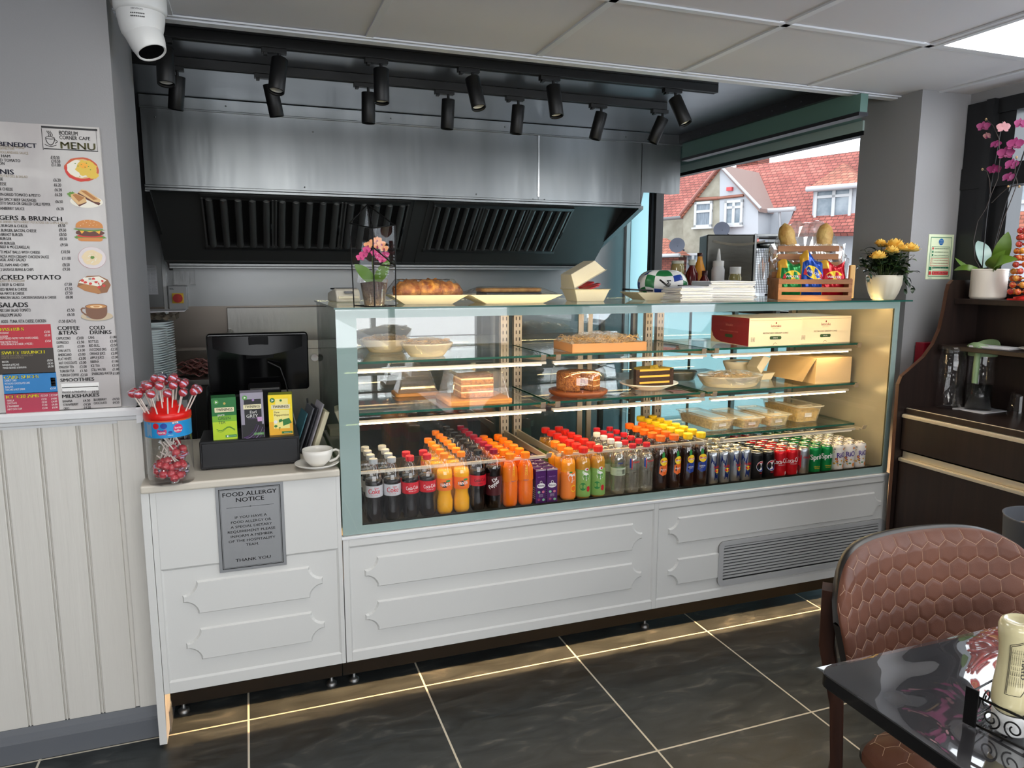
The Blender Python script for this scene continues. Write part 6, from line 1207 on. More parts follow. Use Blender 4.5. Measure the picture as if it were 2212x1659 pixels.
# ---------------------------------------------------------------- dark sideboard along the right wall
SX, SY = 2.578, -.03
t = thing('sideboard', 'dark brown sideboard with curved side panel and two aluminium handle rails', 'sideboard', (0, 0, 0)); WZ = .912
cv = [(1935, 829), (1942, 812), (1962, 795), (1990, 770), (2010, 742), (2024, 710), (2033, 670), (2040, 630), (2044, 614), (2052, 605)]
pr = [(SX, 0)]+[(aty(a, b, SY).x, aty(a, b, SY).z) for a, b in cv]+[(2.985, 1.449), (2.985, 0)]
for i, y in enumerate((SY, -1.52)):
    G().py(pr, y-.018, y-.0005).build('side_panel', BROWN, t); ed = G()
    for (a, b), (c, d) in zip(pr[:-2], pr[1:-2]+[pr[-2]]):
        ed.add([(a, y-.018, b), (a, y, b), (c, y, d), (c, y-.018, d)], [(0, 1, 2, 3)])
    pe = [(a-.0006, b) for a, b in pr]; ed = G()
    for k in range(len(pr)-2):
        (a, b), (c, d) = pr[k], pr[k+1]; n_ = Vector((-(d-b), (c-a))); n_.normalize(); a2, b2, c2, d2 = a+n_.x*.0012, b+n_.y*.0012, c+n_.x*.0012, d+n_.y*.0012
        ed.add([(a2, y-.0178, b2), (a2, y-.0006, b2), (c2, y-.0006, d2), (c2, y-.0178, d2)], [(0, 1, 2, 3)])
    ed.build('edge_band', BROWNE, t)
YA, YB = SY-.018, -1.52
G().box(2.60, 2.985, YB, YA, WZ-.022, WZ).build('worktop', BROWN, t, .002); G().box(2.83, 2.985, YB, YA, 1.350, 1.372).build('top_shelf', BROWN, t, .002); G().box(2.76, 2.985, YB, YA, 1.160, 1.178).build('middle_shelf', BROWN, t, .002)
G().box(2.975, 2.985, YB, YA, 0, 1.449).build('back_panel', M('dark_wenge_board', (42, 30, 26)), t); G().box(2.62, 2.64, YB, YA, 0, .09).build('plinth', M('dark_wenge_board', (42, 30, 26)), t)
d1 = G().box(2.590, 2.608, YB, YA-.004, .736, WZ-.024).build('drawer_front', BROWN, t, .001); d2 = G().box(2.590, 2.608, YB, YA-.004, .10, .700).build('door', BROWN, t, .001)
for z, p_ in ((WZ-.024, d1), (.700, d2)):
    g = G(); y0, y1 = YB, YA-.004; g.box(2.590, 2.612, y0, y1, z-.004, z+.001); g.px([(0, 0)], 0, 0) if 0 else g.box(2.606, 2.612, y0, y1, z, z+.026); g.box(2.583, 2.592, y0, y1, z-.014, z-.001); g.build('handle_rail', ALU, p_, .0015, 3)
# orchid on the top shelf
PZ = 1.372
t = thing('potted_orchid', 'tall magenta orchid in a ribbed white pot on the dark sideboard', 'plant', (2.905, -.138, PZ), 0)
g = G(); pf = [(.0001, .0), (.060, 0), (.064, .006)]
for k in range(16): z = .012+k*.0065; pf += [(.0672, z), (.0655, z+.003)]
pf += [(.067, .118), (.067, .124), (.063, .124), (.060, .10), (.0001, .10)]; g.lathe(pf, n=44, caps=False); g.build('pot', M('white_ribbed_pot', (220, 212, 200), .35), t)
G().lathe([(.0001, .106), (.059, .104)], n=20, caps=False).build('soil', SOIL, t)
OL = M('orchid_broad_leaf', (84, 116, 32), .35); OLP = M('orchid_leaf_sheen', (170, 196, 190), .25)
def rel(px_, py_, x): v = atx(px_, py_, x); return (v.x-2.905, v.y+.138, v.z-PZ)
for (a, b, w_, bd_, m_) in (((2150, 578, 2.90), (2178, 500, 2.89), .030, .1, OL), ((2140, 582, 2.90), (2172, 540, 2.85), .026, .25, OL), ((2125, 580, 2.90), (2062, 556, 2.88), .012, -.3, OL), ((2118, 585, 2.90), (2060, 584, 2.86), .014, .25, OL), ((2130, 578, 2.92), (2112, 520, 2.94), .028, .15, OLP), ((2150, 585, 2.88), (2200, 560, 2.84), .026, .25, OL)):
    leaf(G(), rel(*a), rel(*b), w_, bd_, 0, 10, (-.5, -.6, .4)).build('leaf', m_, t)
def stemp(pts, r_, nm='flower_stem', m_=None): G().tube([rel(a, b, x) for a, b, x in pts], r_, 6).build(nm, m_ or M('stem_brown', (58, 48, 44), .5), t)
stemp([(2118, 580, 2.90), (2106, 560, 2.89), (2103, 520, 2.88), (2112, 478, 2.87), (2130, 450, 2.86), (2142, 418, 2.86), (2156, 385, 2.86), (2160, 340, 2.86), (2158, 300, 2.86), (2146, 272, 2.86), (2130, 258, 2.86)], .0016)
stemp([(2122, 578, 2.89), (2130, 480, 2.88), (2140, 405, 2.88), (2153, 330, 2.88), (2165, 262, 2.88)], .0022, 'support_stick', BLK)
stemp([(2138, 578, 2.89), (2150, 520, 2.88), (2172, 440, 2.87), (2190, 390, 2.87), (2205, 350, 2.87), (2222, 300, 2.87)], .0028, 'support_stick', BLK)
stemp([(2142, 560, 2.90), (2165, 480, 2.88), (2185, 430, 2.88), (2198, 395, 2.88), (2192, 372, 2.88), (2196, 345, 2.88)], .0018)
stemp([(2142, 438, 2.86), (2160, 420, 2.86), (2178, 405, 2.86), (2200, 400, 2.86)], .0014); stemp([(2139, 418, 2.86), (2138, 390, 2.86), (2132, 370, 2.86), (2122, 366, 2.86)], .0014)
FM = [M('orchid_magenta2', (136, 42, 94), .6), M('orchid_deep', (110, 24, 72), .5), M('orchid_back_pale', (196, 140, 146), .55), M('orchid_bud', (160, 130, 90), .5)]
for px_, py_, s_, fc, ms in ((2124, 274, .024, (-.7, -.6, 0), (0, 1)), (2133, 294, .018, (-.9, .1, -.4), (2, 0)), (2150, 312, .022, (-.2, -.6, -.5), (0, 1)), (2168, 276, .026, (.4, .8, .1), (2, 2)), (2203, 268, .024, (-.3, -.8, 0), (0, 1)), (2192, 312, .030, (-.5, -.7, -.3), (0, 1)), (2172, 332, .030, (-.7, -.7, -.2), (0, 1)), (2184, 356, .028, (-.3, -.9, -.4), (0, 1)), (2148, 366, .026, (-.8, -.3, -.5), (0, 0)), (2178, 383, .026, (-.3, -.8, -.6), (0, 1))):
    g = G(); orchid_flower(g, rel(px_, py_, 2.865), s_, fc, ms); g.build('flower', FM, t)
for px_, py_ in ((2130, 258), (2122, 366), (2178, 403), (2202, 403), (2196, 340)): G().sphere(rel(px_, py_, 2.862), .0045, 8, sc=(1, 1, 1.3)).build('bud', FM[3], t)
# lollipop display tree (spiral of wrapped lollies), partly in frame
t = thing('lollipop_tree', 'tower of wrapped red and yellow lollipops with round red sign by the window', 'lollipop stand', (2.91, -.305, PZ), 0)
cb = (0, 0)
G().lathe([(.0001, 0), (.05, 0), (.05, .012), (.014, .02), (.014, .30), (.0001, .30)], n=24).build('pole', M('sign_red', (206, 40, 34), .4), t)
G().add([(-.06, -.06, .0005), (.06, -.06, .0005), (.05, .06, .0005), (-.05, .05, .0005), (-.06, -.06, .006), (.06, -.06, .006), (.05, .06, .006), (-.05, .05, .006)], [(4, 5, 6, 7), (0, 1, 5, 4), (1, 2, 6, 5), (3, 0, 4, 7)]).build('red_base', M('sign_red', (206, 40, 34)), t)
CM = [M('candy_wrap_%d' % i, c, .2, coat=.8, var=(90, c2)) for i, (c, c2) in enumerate((((168, 26, 44), (214, 90, 60)), ((222, 130, 40), (196, 50, 40)), ((230, 170, 60), (200, 110, 40))))]
for lv in range(10):
    z = .034+lv*.0265; rad_ = .062-.0015*lv
    for k in range(8):
        a = 2*PI*k/8+lv*.25; m_ = CM[0] if lv > 6 else CM[(lv+k) % 3]
        g = G(); g.sphere((rad_*math.cos(a), rad_*math.sin(a), z), .0125, 10); g.tube([(rad_*.75*math.cos(a), rad_*.75*math.sin(a), z), (.012*math.cos(a), .012*math.sin(a), z)], [.005, .0022], 6); g.build('wrapped_lollipop', m_, t)
g = G(); R = Matrix.Translation((.03, -.035, .38)) @ Matrix.Rotation(-.9, 4, 'Z')
p_ = []
for i in range(48): a = 2*PI*i/48; q = .052*(1+.10*abs(math.sin(a*3))); p_.append((q*math.cos(a), q*math.sin(a)))
g.py(p_, -.003, .003, 0); g.py([(x*.86, y*.86) for x, y in p_], -.0036, .0036, 1); g.py([(x*.80, y*.80) for x, y in p_], -.0042, .0042, 0); g.py([(x*.7, y*.7) for x, y in p_], -.0048, .0048, 1); g.xf(Matrix.Translation((0, 0, -.0)) @ R); g.build('sign', [M('sign_red', (206, 40, 34)), M('sign_tan', (206, 160, 100), .5)], t)
# jars on the worktop
DG = sheen('smoked_glass', (150, 150, 150), refl=.06)
t = thing('glass_jar', 'tall empty clear glass jar on the sideboard nearer the display case', 'jar', (2.775, -.112, WZ), 0); G().lathe([(.0001, .003), (.046, 0), (.05, .006), (.051, .20), (.046, .228), (.043, .232), (.046, .236), (.046, .262), (.043, .263), (.041, .235), (.047, .20), (.046, .01), (.0001, .008)], n=36, caps=False).build('jar', GLASS, t)
g = G(); [g.lathe([(.0462, z), (.0478, z+.003), (.0462, z+.006)], n=36, caps=False) for z in (.238, .25)]; g.build('screw_thread', GLASS, t)
one('napkin', G().add([(-.085, -.05, 0), (.06, -.085, 0), (.095, .035, 0), (-.05, .08, 0), (-.085, -.05, .003), (.06, -.085, .003), (.095, .035, .003), (-.05, .08, .003)], [(0, 3, 2, 1), (4, 5, 6, 7), (0, 1, 5, 4), (1, 2, 6, 5), (2, 3, 7, 6), (3, 0, 4, 7)]), PAPER, 'white folded paper napkin under the green lidded pitcher', 'napkin', (2.855, -.185, WZ), .3)
t = thing('water_pitcher', 'clear water pitcher with olive green pouring lid and handle', 'pitcher', (2.855, -.180, WZ+.003), 0)
G().lathe([(.0001, .003), (.048, 0), (.050, .006), (.050, .235), (.047, .26), (.045, .26), (.047, .23), (.047, .01), (.0001, .008)], n=36, caps=False).build('jug', GLASS, t); G().lathe([(.0001, .009), (.0465, .009), (.0465, .105), (.0001, .105)], n=30, caps=False).build('water', M('dark_water', (22, 24, 24), .05), t)
GR = M('olive_plastic', (128, 152, 112), .45); g = G(); N = 32; vs = []
for r0, zf in ((.052, lambda a: .225), (.054, lambda a: .245), (.058, lambda a: .262+.030*max(0, math.cos(a-.2))**2+.022*max(0, -math.cos(a-.2))**3), (.054, lambda a: .260+.030*max(0, math.cos(a-.2))**2), (.048, lambda a: .25), (.0001, lambda a: .252)):
    for i in range(N): a = 2*PI*i/N; q = r0*(1+.22*max(0, math.cos(a-.2))**4*(1 if r0 > .05 else 0)); vs.append((q*math.cos(a), q*math.sin(a), zf(a)))
g.add(vs, [(j*N+i, j*N+(i+1) % N, (j+1)*N+(i+1) % N, (j+1)*N+i) for j in range(5) for i in range(N)], 0, True); g.build('pouring_lid', GR, t)
g = G(); pts = [(-.046, -.02, .262), (-.064, -.03, .255), (-.076, -.036, .22), (-.080, -.038, .17), (-.080, -.038, .12)]; g.tube(pts, [.010, .012, .012, .012, .011], 8); g.build('handle', GR, t)
t = thing('drinking_glass', 'upturned clear glass at the right end of the sideboard top', 'glass', (2.862, -.345, WZ), 0); G().lathe([(.038, 0), (.038, .012), (.030, .085), (.028, .10), (.0001, .102)], n=32, caps=False).build('glass', GLASS, t)
t = thing('side_plate', 'white saucer on the middle shelf of the sideboard', 'plate', (2.87, -.40, 1.178), 0); G().lathe([(.0001, .001), (.035, 0), (.07, .012), (.07, .014), (.034, .004), (.0001, .004)], n=36, caps=False).build('dish', WPORC, t)
one('notepaper', G().box(-.05, .05, -.08, .08, 0, .006), PAPER, 'small stack of white paper on the middle shelf of the sideboard', 'paper', (2.855, -.235, 1.178), .1)
t = thing('red_carton', 'small dark red carton standing on the white dado rail of the pillar', 'carton', (2.835, .045, 1.02), 0); G().box(-.045, .12, 0, .045, 0, .155).build('carton', M('dark_red_carton', (140, 20, 40), .3), t, .002)
# ---------------------------------------------------------------- fire action notice on the pillar
t = thing('fire_notice', 'pale green fire action notice on the grey pillar', 'notice', (0, 0, 0)); a0, a1, b0, b1 = 2.823, 2.972, 1.452, 1.648; yy = .0955
G().box(a0, a1, yy, .0978, b0, b1).build('board', M('notice_pale', (222, 232, 196), .4), t, .0005)
g = G(); w_, h_ = a1-a0, b1-b0
def Q(u0, v0, u1, v1, mi, d=.0006): g.quad((a0+u0*w_, yy-d, b1-v0*h_), (a0+u1*w_, yy-d, b1-v0*h_), (a0+u1*w_, yy-d, b1-v1*h_), (a0+u0*w_, yy-d, b1-v1*h_), mi=mi)
def FR(u0, v0, u1, v1, mi, e=.010):
    Q(u0, v0, u1, v0+e*.8, mi); Q(u0, v1-e*.8, u1, v1, mi); Q(u0, v0, u0+e, v1, mi); Q(u1-e, v0, u1, v1, mi)
FR(.08, .06, .92, .94, 0, .018); FR(.14, .27, .86, .51, 0); FR(.14, .53, .86, .70, 1)
g.add([(a0+w_*.5+math.cos(2*PI*i/24)*.0145, yy-.0006, b1-h_*.165+math.sin(2*PI*i/24)*.0145) for i in range(24)], [tuple(range(24))[::-1]], 2)
def TT(s, u, v, h, w, mi, al='L'): g.text(s, lambda p, q: (a0+u*w_+p, yy-.0012, b1-v*h_+q), h, w, mi, al, .02)
TT('Fire', .5, .155, .007, None, 3, 'C'); TT('action', .5, .205, .007, None, 3, 'C')
for k, s in enumerate(('Operate nearest fire alarm', 'Leave building by the nearest exit', 'Report to the assembly point')): TT(s, .26, .325+k*.075, .0045, w_*.56, 0); Q(.165, .29+k*.073, .225, .335+k*.073, (1, 0, 0)[k])
for k, s in enumerate(('Do not stop to collect personal belongings', 'Do not re-enter until told it is safe')): TT(s, .26, .585+k*.065, .0045, w_*.56, 1); g.lathe([(.004, 0), (.0052, 0)], n=14, mi=1, caps=False, smooth=False); m = len(g.v)-28; [g.v.__setitem__(i, (a0+.19*w_+g.v[i][0], yy-.0008, b1-(.57+k*.065)*h_+g.v[i][1])) for i in range(m, len(g.v))]
Q(.10, .72, .20, .80, 0); Q(.23, .72, .88, .76, 0); FR(.23, .72, .88, .80, 0); TT('Your assembly point is', .26, .753, .0045, w_*.5, 3); Q(.10, .82, .20, .90, 1); Q(.23, .82, .88, .90, 1); TT('In case of fire dial 999', .27, .87, .0055, w_*.55, 3); TT('notice', .1, .98, .004, .02, 2)
g.build('lettering', [M('safety_green', (36, 120, 84), .5), M('safety_red', (206, 50, 54), .5), M('safety_blue', (30, 110, 180), .5), IW], t)
# ---------------------------------------------------------------- menu board
t = thing('menu_board', 'large printed cafe menu board on the left wall above the wainscot', 'menu board', (0, 0, 0)); my = .082
G().box(-1.22, -.370, my, .0995, 1.076, 1.879).build('board', M('menu_paper', (196, 192, 188), .35, var=(7, (178, 172, 170), (1, 1, .5)), coat=.2), t, .0008)
def mp(px_, py_): v = aty(px_, py_, my); return v.x, v.z
LW = [M('menu_ink', (38, 36, 36), .5), M('menu_olive', (98, 94, 58), .5), M('menu_tan', (150, 134, 104), .5), M('menu_yellow', (240, 224, 30), .5), IW, M('menu_navy', (30, 28, 52), .5), M('menu_red', (184, 24, 44), .4), M('menu_brown', (48, 38, 30), .4), M('menu_blue', (28, 120, 184), .4), M('menu_rose', (176, 50, 76), .4)]
g = G()
def MT(s, x, y, x2, h, mi=0, b=.02, al='L'):
    X0, Z0 = mp(x, y); X1, _ = mp(x2, y); g.text(s, lambda u, v: (X0+u, my-.0012, Z0+v), h*.00110, X1-X0, mi, 'L', b)
def MR(x, y, x2, y2, mi):
    A, B = mp(x, y); C, D = mp(x2, y2); g.quad((A, my-.0006, D), (C, my-.0006, D), (C, my-.0006, B), (A, my-.0006, B), mi=mi)
# logo frame
for q in ((89, 276, 210, 279), (95, 322, 212, 326), (90, 277, 93, 324), (207.5, 278, 210.5, 326)):
    A, B = mp(q[0], q[1]); C, D = mp(q[2], q[3]); g.quad((A, my-.0006, min(B, D)), (C, my-.0006, min(B, D)), (C, my-.0006, max(B, D)), (A, my-.0006, max(B, D)), mi=0)
MT('BODRUM', 128, 291, 168, 10, 0); MT('CORNER', 129, 300.5, 167, 9, 0); MT('CAFE', 171, 302, 195, 8, 0); MT('MENU', 132, 321, 206, 17, 1, .05)
cx, cz = mp(109, 306)
for i in range(3): g.tube([(cx-.004+i*.004+.0025*math.sin(k), my-.001, cz+.014+k*.003) for k in range(6)], .0007, 4, 0)
g.tube([(cx+.011*math.cos(a*PI/12), my-.001, cz+.010+.003*math.sin(a*PI/12)) for a in range(25)], .0007, 4, 0); g.tube([(cx-.011+.022*i/10, my-.001, cz+.008-.017*math.sin(PI*i/10)**.6) for i in range(11)], .0009, 4, 0); g.tube([(cx+.011+.006*math.sin(PI*i/8), my-.001, cz+.006-.010*i/8) for i in range(9)], .0008, 4, 0); g.tube([(cx-.014+.028*i/10, my-.001, cz-.008-.005*math.sin(PI*i/10)) for i in range(11)], .0008, 4, 0)
L = [('EGGS BENEDICT', -52, 313, 79, 11, 5, .05), ('HERBY POTATOES & SALAD', -30, 317.5, 53, 6, 2, 0), ('AND SERVED ON', -20, 322, 31, 5, 2, 0), ('WITH HOLLANDAISE SAUCE', -20, 330, 61, 6, 2, 0), ('SMOKED HAM', -36, 338, 22, 7, 0, .03), ('SUN-DRIED TOMATO', -36, 347, 44, 7, 0, .03), ('SALMON', -20, 355, 10, 7, 0, .03), ('PANINIS', -46, 374, 30, 12, 5, .05), ('HERBY POTATOES & SALAD', -22, 381.5, 60, 6, 2, 0), ('CHEESE', -19, 389, 7, 7, 0, .03), ('HAM & CHEESE', -33, 399, 14, 7, 0, .03), ('TOMATO & CHEESE', -32, 410, 28, 7, 0, .03),
 ('MOZZARELLA, SUN-DRIED TOMATO & PESTO', -52, 421, 87, 7, 0, .03), ('SUCUK (TURKISH SPICY BEEF SAUSAGE)', -50, 432, 78, 7, 0, .03), ('WITH PESTO SAUCE OR GRILLED CHILLI PEPPER', -22, 441, 109, 7, 0, .03), ('BRIE & CRANBERRY SAUCE', -30, 452, 53, 7, 0, .03), ('BURGERS & BRUNCH', -36, 474, 134, 11, 0, .05), ('BURGERS SERVED WITH HERBY POTATOES OR CHIPS & SALAD', -20, 481, 147, 6, 2, 0), ('STEAK BURGER & CHEESE', -18, 490, 60, 7, 0, .03), ('STEAK BURGER, BACON, CHEESE', -18, 500, 79, 7, 0, .03), ('CHICKEN BREAST BURGER', -26, 509, 50, 7, 0, .03), ('CHEESE BURGER', -24, 518, 25, 7, 0, .03), ('MEXICAN BURGER', -20, 528, 33, 7, 0, .03), ('(CHILLI BEEF & MOZZARELLA)', -22, 536, 64, 7, 0, .03), ('SPAGHETTI MEAT BALLS WITH CHEESE', -26, 547, 87, 7, 0, .03), ('PENNE PASTA WITH CREAMY CHICKEN SAUCE', -22, 557, 106, 7, 0, .03), ('SOME BASIL AND SALAD', -24, 564, 56, 7, 0, .03), ('2 EGGS, HAM AND CHIPS', -14, 575, 62, 7, 0, .03), ('2 SAUSAGE BEANS & CHIPS', 2, 585, 73, 7, 0, .03), ('JACKED POTATO', -16, 604, 132, 12, 0, .05), ('WITH SALAD OR COLESLAW', -22, 609.5, 54, 6, 2, 0), ('CHILLI BEEF & CHEESE', -18, 618, 53, 7, 0, .03), ('BAKED BEANS & CHEESE', -8, 628, 59, 7, 0, .03), ('TUNA MAYO & CHEESE', -8, 637, 53, 7, 0, .03), ('AMERICAN SALAD, CHICKEN SAUSAGE & CHEESE', -5, 646, 122, 7, 0, .03),
 ('SALADS', -2, 664, 61, 12, 0, .05), ('MIX LEAF SALAD TOMATO', -1, 674, 67, 8, 0, .03), ('HALLOUMI SALAD', 1, 684, 47, 8, 0, .03), ('ADDS : TUNA, FETA CHEESE, CHICKEN', 3, 698, 100, 8, 0, .03), ('COFFEE', 125, 713, 172, 10, 0, .05), ('&TEAS', 127, 723, 167, 10, 0, .05), ('COLD', 194, 712, 227, 10, 0, .05), ('DRINKS', 195, 722, 241, 10, 0, .05), ('SMOOTHIES', 131, 825, 204, 9, 0, .05), ('MANGO & PINEAPPLE', 135, 850, 186, 6, 0, .0), ('MILKSHAKES', 135, 860, 215, 9, 0, .05)]
for (s, x, y, x2, h, m_, b) in L: MT(s, x, y, x2, h, m_, b)
for s, x, y in (('£10.50', 110, 343), ('£10.50', 111.5, 351), ('£11.00', 112, 359), ('£6.20', 116, 392), ('£6.20', 117, 402.5), ('£6.20', 118.5, 413), ('£6.20', 119, 423.5), ('£6.50', 120.5, 438.5), ('£6.20', 122.5, 454), ('£8.50', 126, 490.5), ('£9.50', 127.5, 500), ('£8.50', 128.5, 509.5), ('£8.50', 129.5, 519), ('£9.50', 131, 532), ('£10.50', 132.5, 547), ('£11.00', 134, 561), ('£8.50', 135.5, 575), ('£9.50', 136, 584.5), ('£7.50', 140, 617), ('£7.50', 141, 627), ('£7.50', 141.5, 636), ('£8.00', 142.5, 645), ('£5.50', 145.5, 673), ('£6.50', 146, 682.5), ('£1.50 (EACH)', 127, 697)):
    MT(s, x, y, x+(37 if 'E' in s else 19 if len(s) > 5 else 15.5), 7.5, 0, .03)
cof = ['CAPPUCCINO', 'EXPRESSO', 'LATTE', 'CHAI LATTE', 'AMERICANO', 'FLAT WHITE', 'HOT CHOCOLATE', 'ENGLISH TEA', 'TURKISH TEA', 'TURKISH COFFEE']; cp = ['3.00', '2.50', '3.00', '3.00', '3.00', '3.00', '3.00', '2.00', '1.50', '2.50']; ce = [153, 149, 138, 153, 155, 155, 167, 160, 161, 171]
dr = ['CANS', 'BOTTLES', 'RED BULL', 'LUCOZADE ORG', 'ORANGE JUICE', 'APPLE JUICE', 'RIBENA', 'ICE TEA', 'STILL WATER', 'SPARKLING WATER']; dp = ['1.80', '2.00', '2.50', '2.50', '2.00', '2.00', '1.80', '2.00', '1.80', '1.80']; de = [204, 213, 216, 230, 228, 225, 214, 216, 229, 243]
for i in range(10):
    y = 734+i*8.85; MT(cof[i], 122+i*.95, y, ce[i], 7, 0, .03); MT('£'+cp[i], 166+i*.95, y-1, 181+i*.95, 7, 0, .03); y = 732+i*8.7; MT(dr[i], 191+i*.85, y, de[i], 7, 0, .03); MT('£'+dp[i], 237.5+i*.75, y-1, 252+i*.7, 7, 0, .03)
for s, x, y, x2 in (('BANANA', 136, 869.5, 157), ('STRAWBERRY', 137, 877, 170), ('OREO', 138, 885, 150), ('£4.50', 180, 868, 195), ('£4.50', 181, 876, 196), ('£4.50', 181.5, 883, 196.5), ('BLUEBERRY', 203, 866, 231), ('CHOCOLATE', 203, 873.5, 231), ('£4.50', 243.5, 864.5, 258), ('£4.50', 244, 872, 258), ('£4.50', 199, 849, 214)): MT(s, x, y, x2, 6.5, 0, .03)
for q in ((132, 829, 214, 835), (134, 837, 213, 843)): MR(*q, 4)
for x0, y0, x1, y1, m_ in ((-60, 703, 114, 751, 6), (-60, 756, 120, 805, 7), (5, 808, 125, 847, 8), (9, 851, 129, 889, 9)): MR(x0, y0, x1, y1, m_)
for (s, x, y, x2, h, m_, b) in (('PASTRIES', 1, 715, 52, 8, 3, .05), ('CROISSANT', -2, 721.5, 20, 5, 4, .0), ('SU BOREK', 0, 729, 18, 5, 4, 0), ('(SOFT BAKED PASTRY WITH WHITE CHEESE)', 0, 733.5, 83, 5, 4, 0), ('MINI PASTRY ROLLS', 1, 741, 39, 5, 4, 0), ('WITH SPINACH & CHEESE ( 4 PIECES )', 2, 746, 72, 5, 4, 0), ('£2.50', 96, 719, 108, 5.5, 4, 0), ('£3.50', 97, 726.5, 109, 5.5, 4, 0), ('£3.50', 98, 739, 110, 5.5, 4, 0),
 ('SWEET BRUNCH', 4, 766, 97, 8, 3, .05), ('PANCAKES WITH CHOICE OF MAPLE SYRUP', 4, 771, 72, 4, 2, 0), ('HONEY OR CHOCOLATE SAUCE', 4, 775.5, 52, 4, 2, 0), ('BACON', 5, 784, 19, 5, 4, 0), ('BANANA & PECANS', 6, 790.5, 42, 5, 4, 0), ('MIXED BERRIES & BANANA', 7, 797, 58, 5, 4, 0), ('£8.50', 102, 780.5, 114, 5, 4, 0), ('£8.50', 103, 787, 115, 5, 4, 0), ('£8.50', 104, 793.5, 116, 5, 4, 0),
 ('CAKE SLICES', 9, 819, 84, 8, 3, .05), ('CARROT CAKE', 10, 824.5, 36, 5, 4, 0), ('PISTACHIO CHOCOLATE CAKE', 11, 831, 65, 5, 4, 0), ('BAKLAVA', 12, 838, 29, 5, 4, 0), ('TEACAKE & HOT DRINK', 12, 844, 55, 5, 4, 0), ('£5.50', 109, 841, 121, 5, 4, 0), ('ICE CREAMS', 14, 861, 85, 8, 3, .05), ('1 SCOOP', 87, 857, 104, 5.5, 4, 0), ('2 SCOOP', 107, 856, 125, 5.5, 4, 0), ('VANILLA', 15, 867.5, 31, 5, 4, 0), ('CHOCOLATE', 16, 873.5, 37, 5, 4, 0), ('STRAWBERRY', 16, 880, 42, 5, 4, 0), ('MINT CHOC CHIP', 17, 886.5, 48, 5, 4, 0)): MT(s, x, y, x2, h, m_, b)
for k in range(4): MT('£2.50', 90+k*.7, 864+k*6.4, 101+k*.7, 5, 4, 0); MT('£4.00', 111+k*.7, 863+k*6.4, 123+k*.7, 5, 4, 0)
MR(109, 816, 121, 834, 4)
for k, s in enumerate(('4.80', '6.00', '5.50')): MT(s, 111, 821+k*6, 120, 4.5, 0, 0)
g.build('lettering', LW, t)
# printed food pictures
FC = {n: M('picture_'+n, c, .4) for n, c in dict(ham=(196, 86, 48), egg=(232, 226, 210), yolk=(222, 186, 70), bread=(216, 176, 120), toast=(176, 116, 58), leaf=(96, 140, 50), bun=(206, 132, 62), patty=(96, 48, 32), cheese=(240, 170, 50), tomato=(206, 50, 40), plate=(216, 206, 206), plate2=(186, 150, 150), pasta=(228, 206, 166), skin=(140, 90, 50), cup=(120, 78, 52), coffee=(196, 134, 70), foam=(236, 206, 160), sauc=(196, 176, 146), shadow=(150, 146, 140), sesame=(240, 214, 170)).items()}
FN = list(FC)
def pic(name, cx, cy, items, sc=1):
    g = G(); X0, Z0 = mp(cx, cy); k = .00108*sc; r = random.Random(len(name)); lay = 0
    for it in items:
        lay += 1; d = my-.0006-.00012*lay; n_, pts = it[0], it[1]
        g.add([(X0+a*k, d, Z0+b*k) for a, b in pts], [tuple(range(len(pts)))[::-1]], FN.index(n_))
    g.build(name, [FC[n] for n in FN], t)
def blobp(cx, cy, a, b, n=26, w=.06, s=1):
    r = random.Random(int(cx*7+cy*3+a+s)); return [(cx+a*(1+r.uniform(-w, w))*math.cos(2*PI*i/n), cy+b*(1+r.uniform(-w, w))*math.sin(2*PI*i/n)) for i in range(n)]
pic('benedict_picture', 177, 366, [('ham', blobp(0, 0, 40, 31, w=.05)), ('tomato', blobp(-3, -4, 36, 26, w=.03)), ('bread', blobp(0, 1, 34, 25, w=.03)), ('egg', blobp(-5, 1, 30, 22)), ('yolk', blobp(10, 4, 24, 20, w=.15)), ('yolk', blobp(24, -14, 14, 9, w=.1)), ('cheese', blobp(5, 10, 10, 7))]+[('leaf', blobp(x, y, 1.6, 1.1, 8)) for x, y in ((0, 12), (-8, 8), (8, 6), (16, 8), (20, 0), (-14, 14), (12, 16), (-6, -18))])
pic('panini_picture', 183, 428, [('egg', blobp(4, -9, 38, 16, w=.01)), ('leaf', blobp(-30, 8, 9, 7, w=.3)), ('patty', [(-18, 8), (32, -18), (36, -12), (-10, 18)]), ('bread', [(-14, 14), (-6, 22), (6, 20), (38, -4), (34, -10), (20, -8)]), ('toast', [(-8, 19), (4, 19), (30, -2), (20, -4)]), ('patty', [(-30, -2), (-14, -22), (4, -12), (2, -6)]), ('bread', [(-32, 8), (-20, 12), (2, 2), (4, -10), (-16, -18), (-30, -2)]), ('toast', [(-28, 8), (-19, 10), (0, 1), (-14, -10)])])
pic('burger_picture', 194, 499, [('leaf', blobp(0, -16, 39, 7, w=.14)), ('bun', [(-30, -18), (30, -18), (28, -25), (22, -27), (-22, -27), (-28, -25)]), ('tomato', blobp(0, -13, 31, 4, w=.02)), ('patty', blobp(0, -5, 34, 9, w=.03)), ('cheese', [(-24, 2), (26, 2), (22, -8), (12, 0), (0, -3), (-12, 0), (-19, -8)]), ('leaf', blobp(0, 4, 36, 5, w=.16)), ('shadow', blobp(0, 6, 30, 3, w=.02)), ('bun', [(-32*math.cos(PI*i/20), 8+21*math.sin(PI*i/20)**.7) for i in range(21)][::-1])]+[('sesame', blobp(x, y, 1.1, .8, 6)) for x, y in ((-14, 18), (-6, 22), (4, 20), (12, 23), (18, 16), (-20, 13), (0, 14), (9, 14), (-10, 26), (3, 27))])
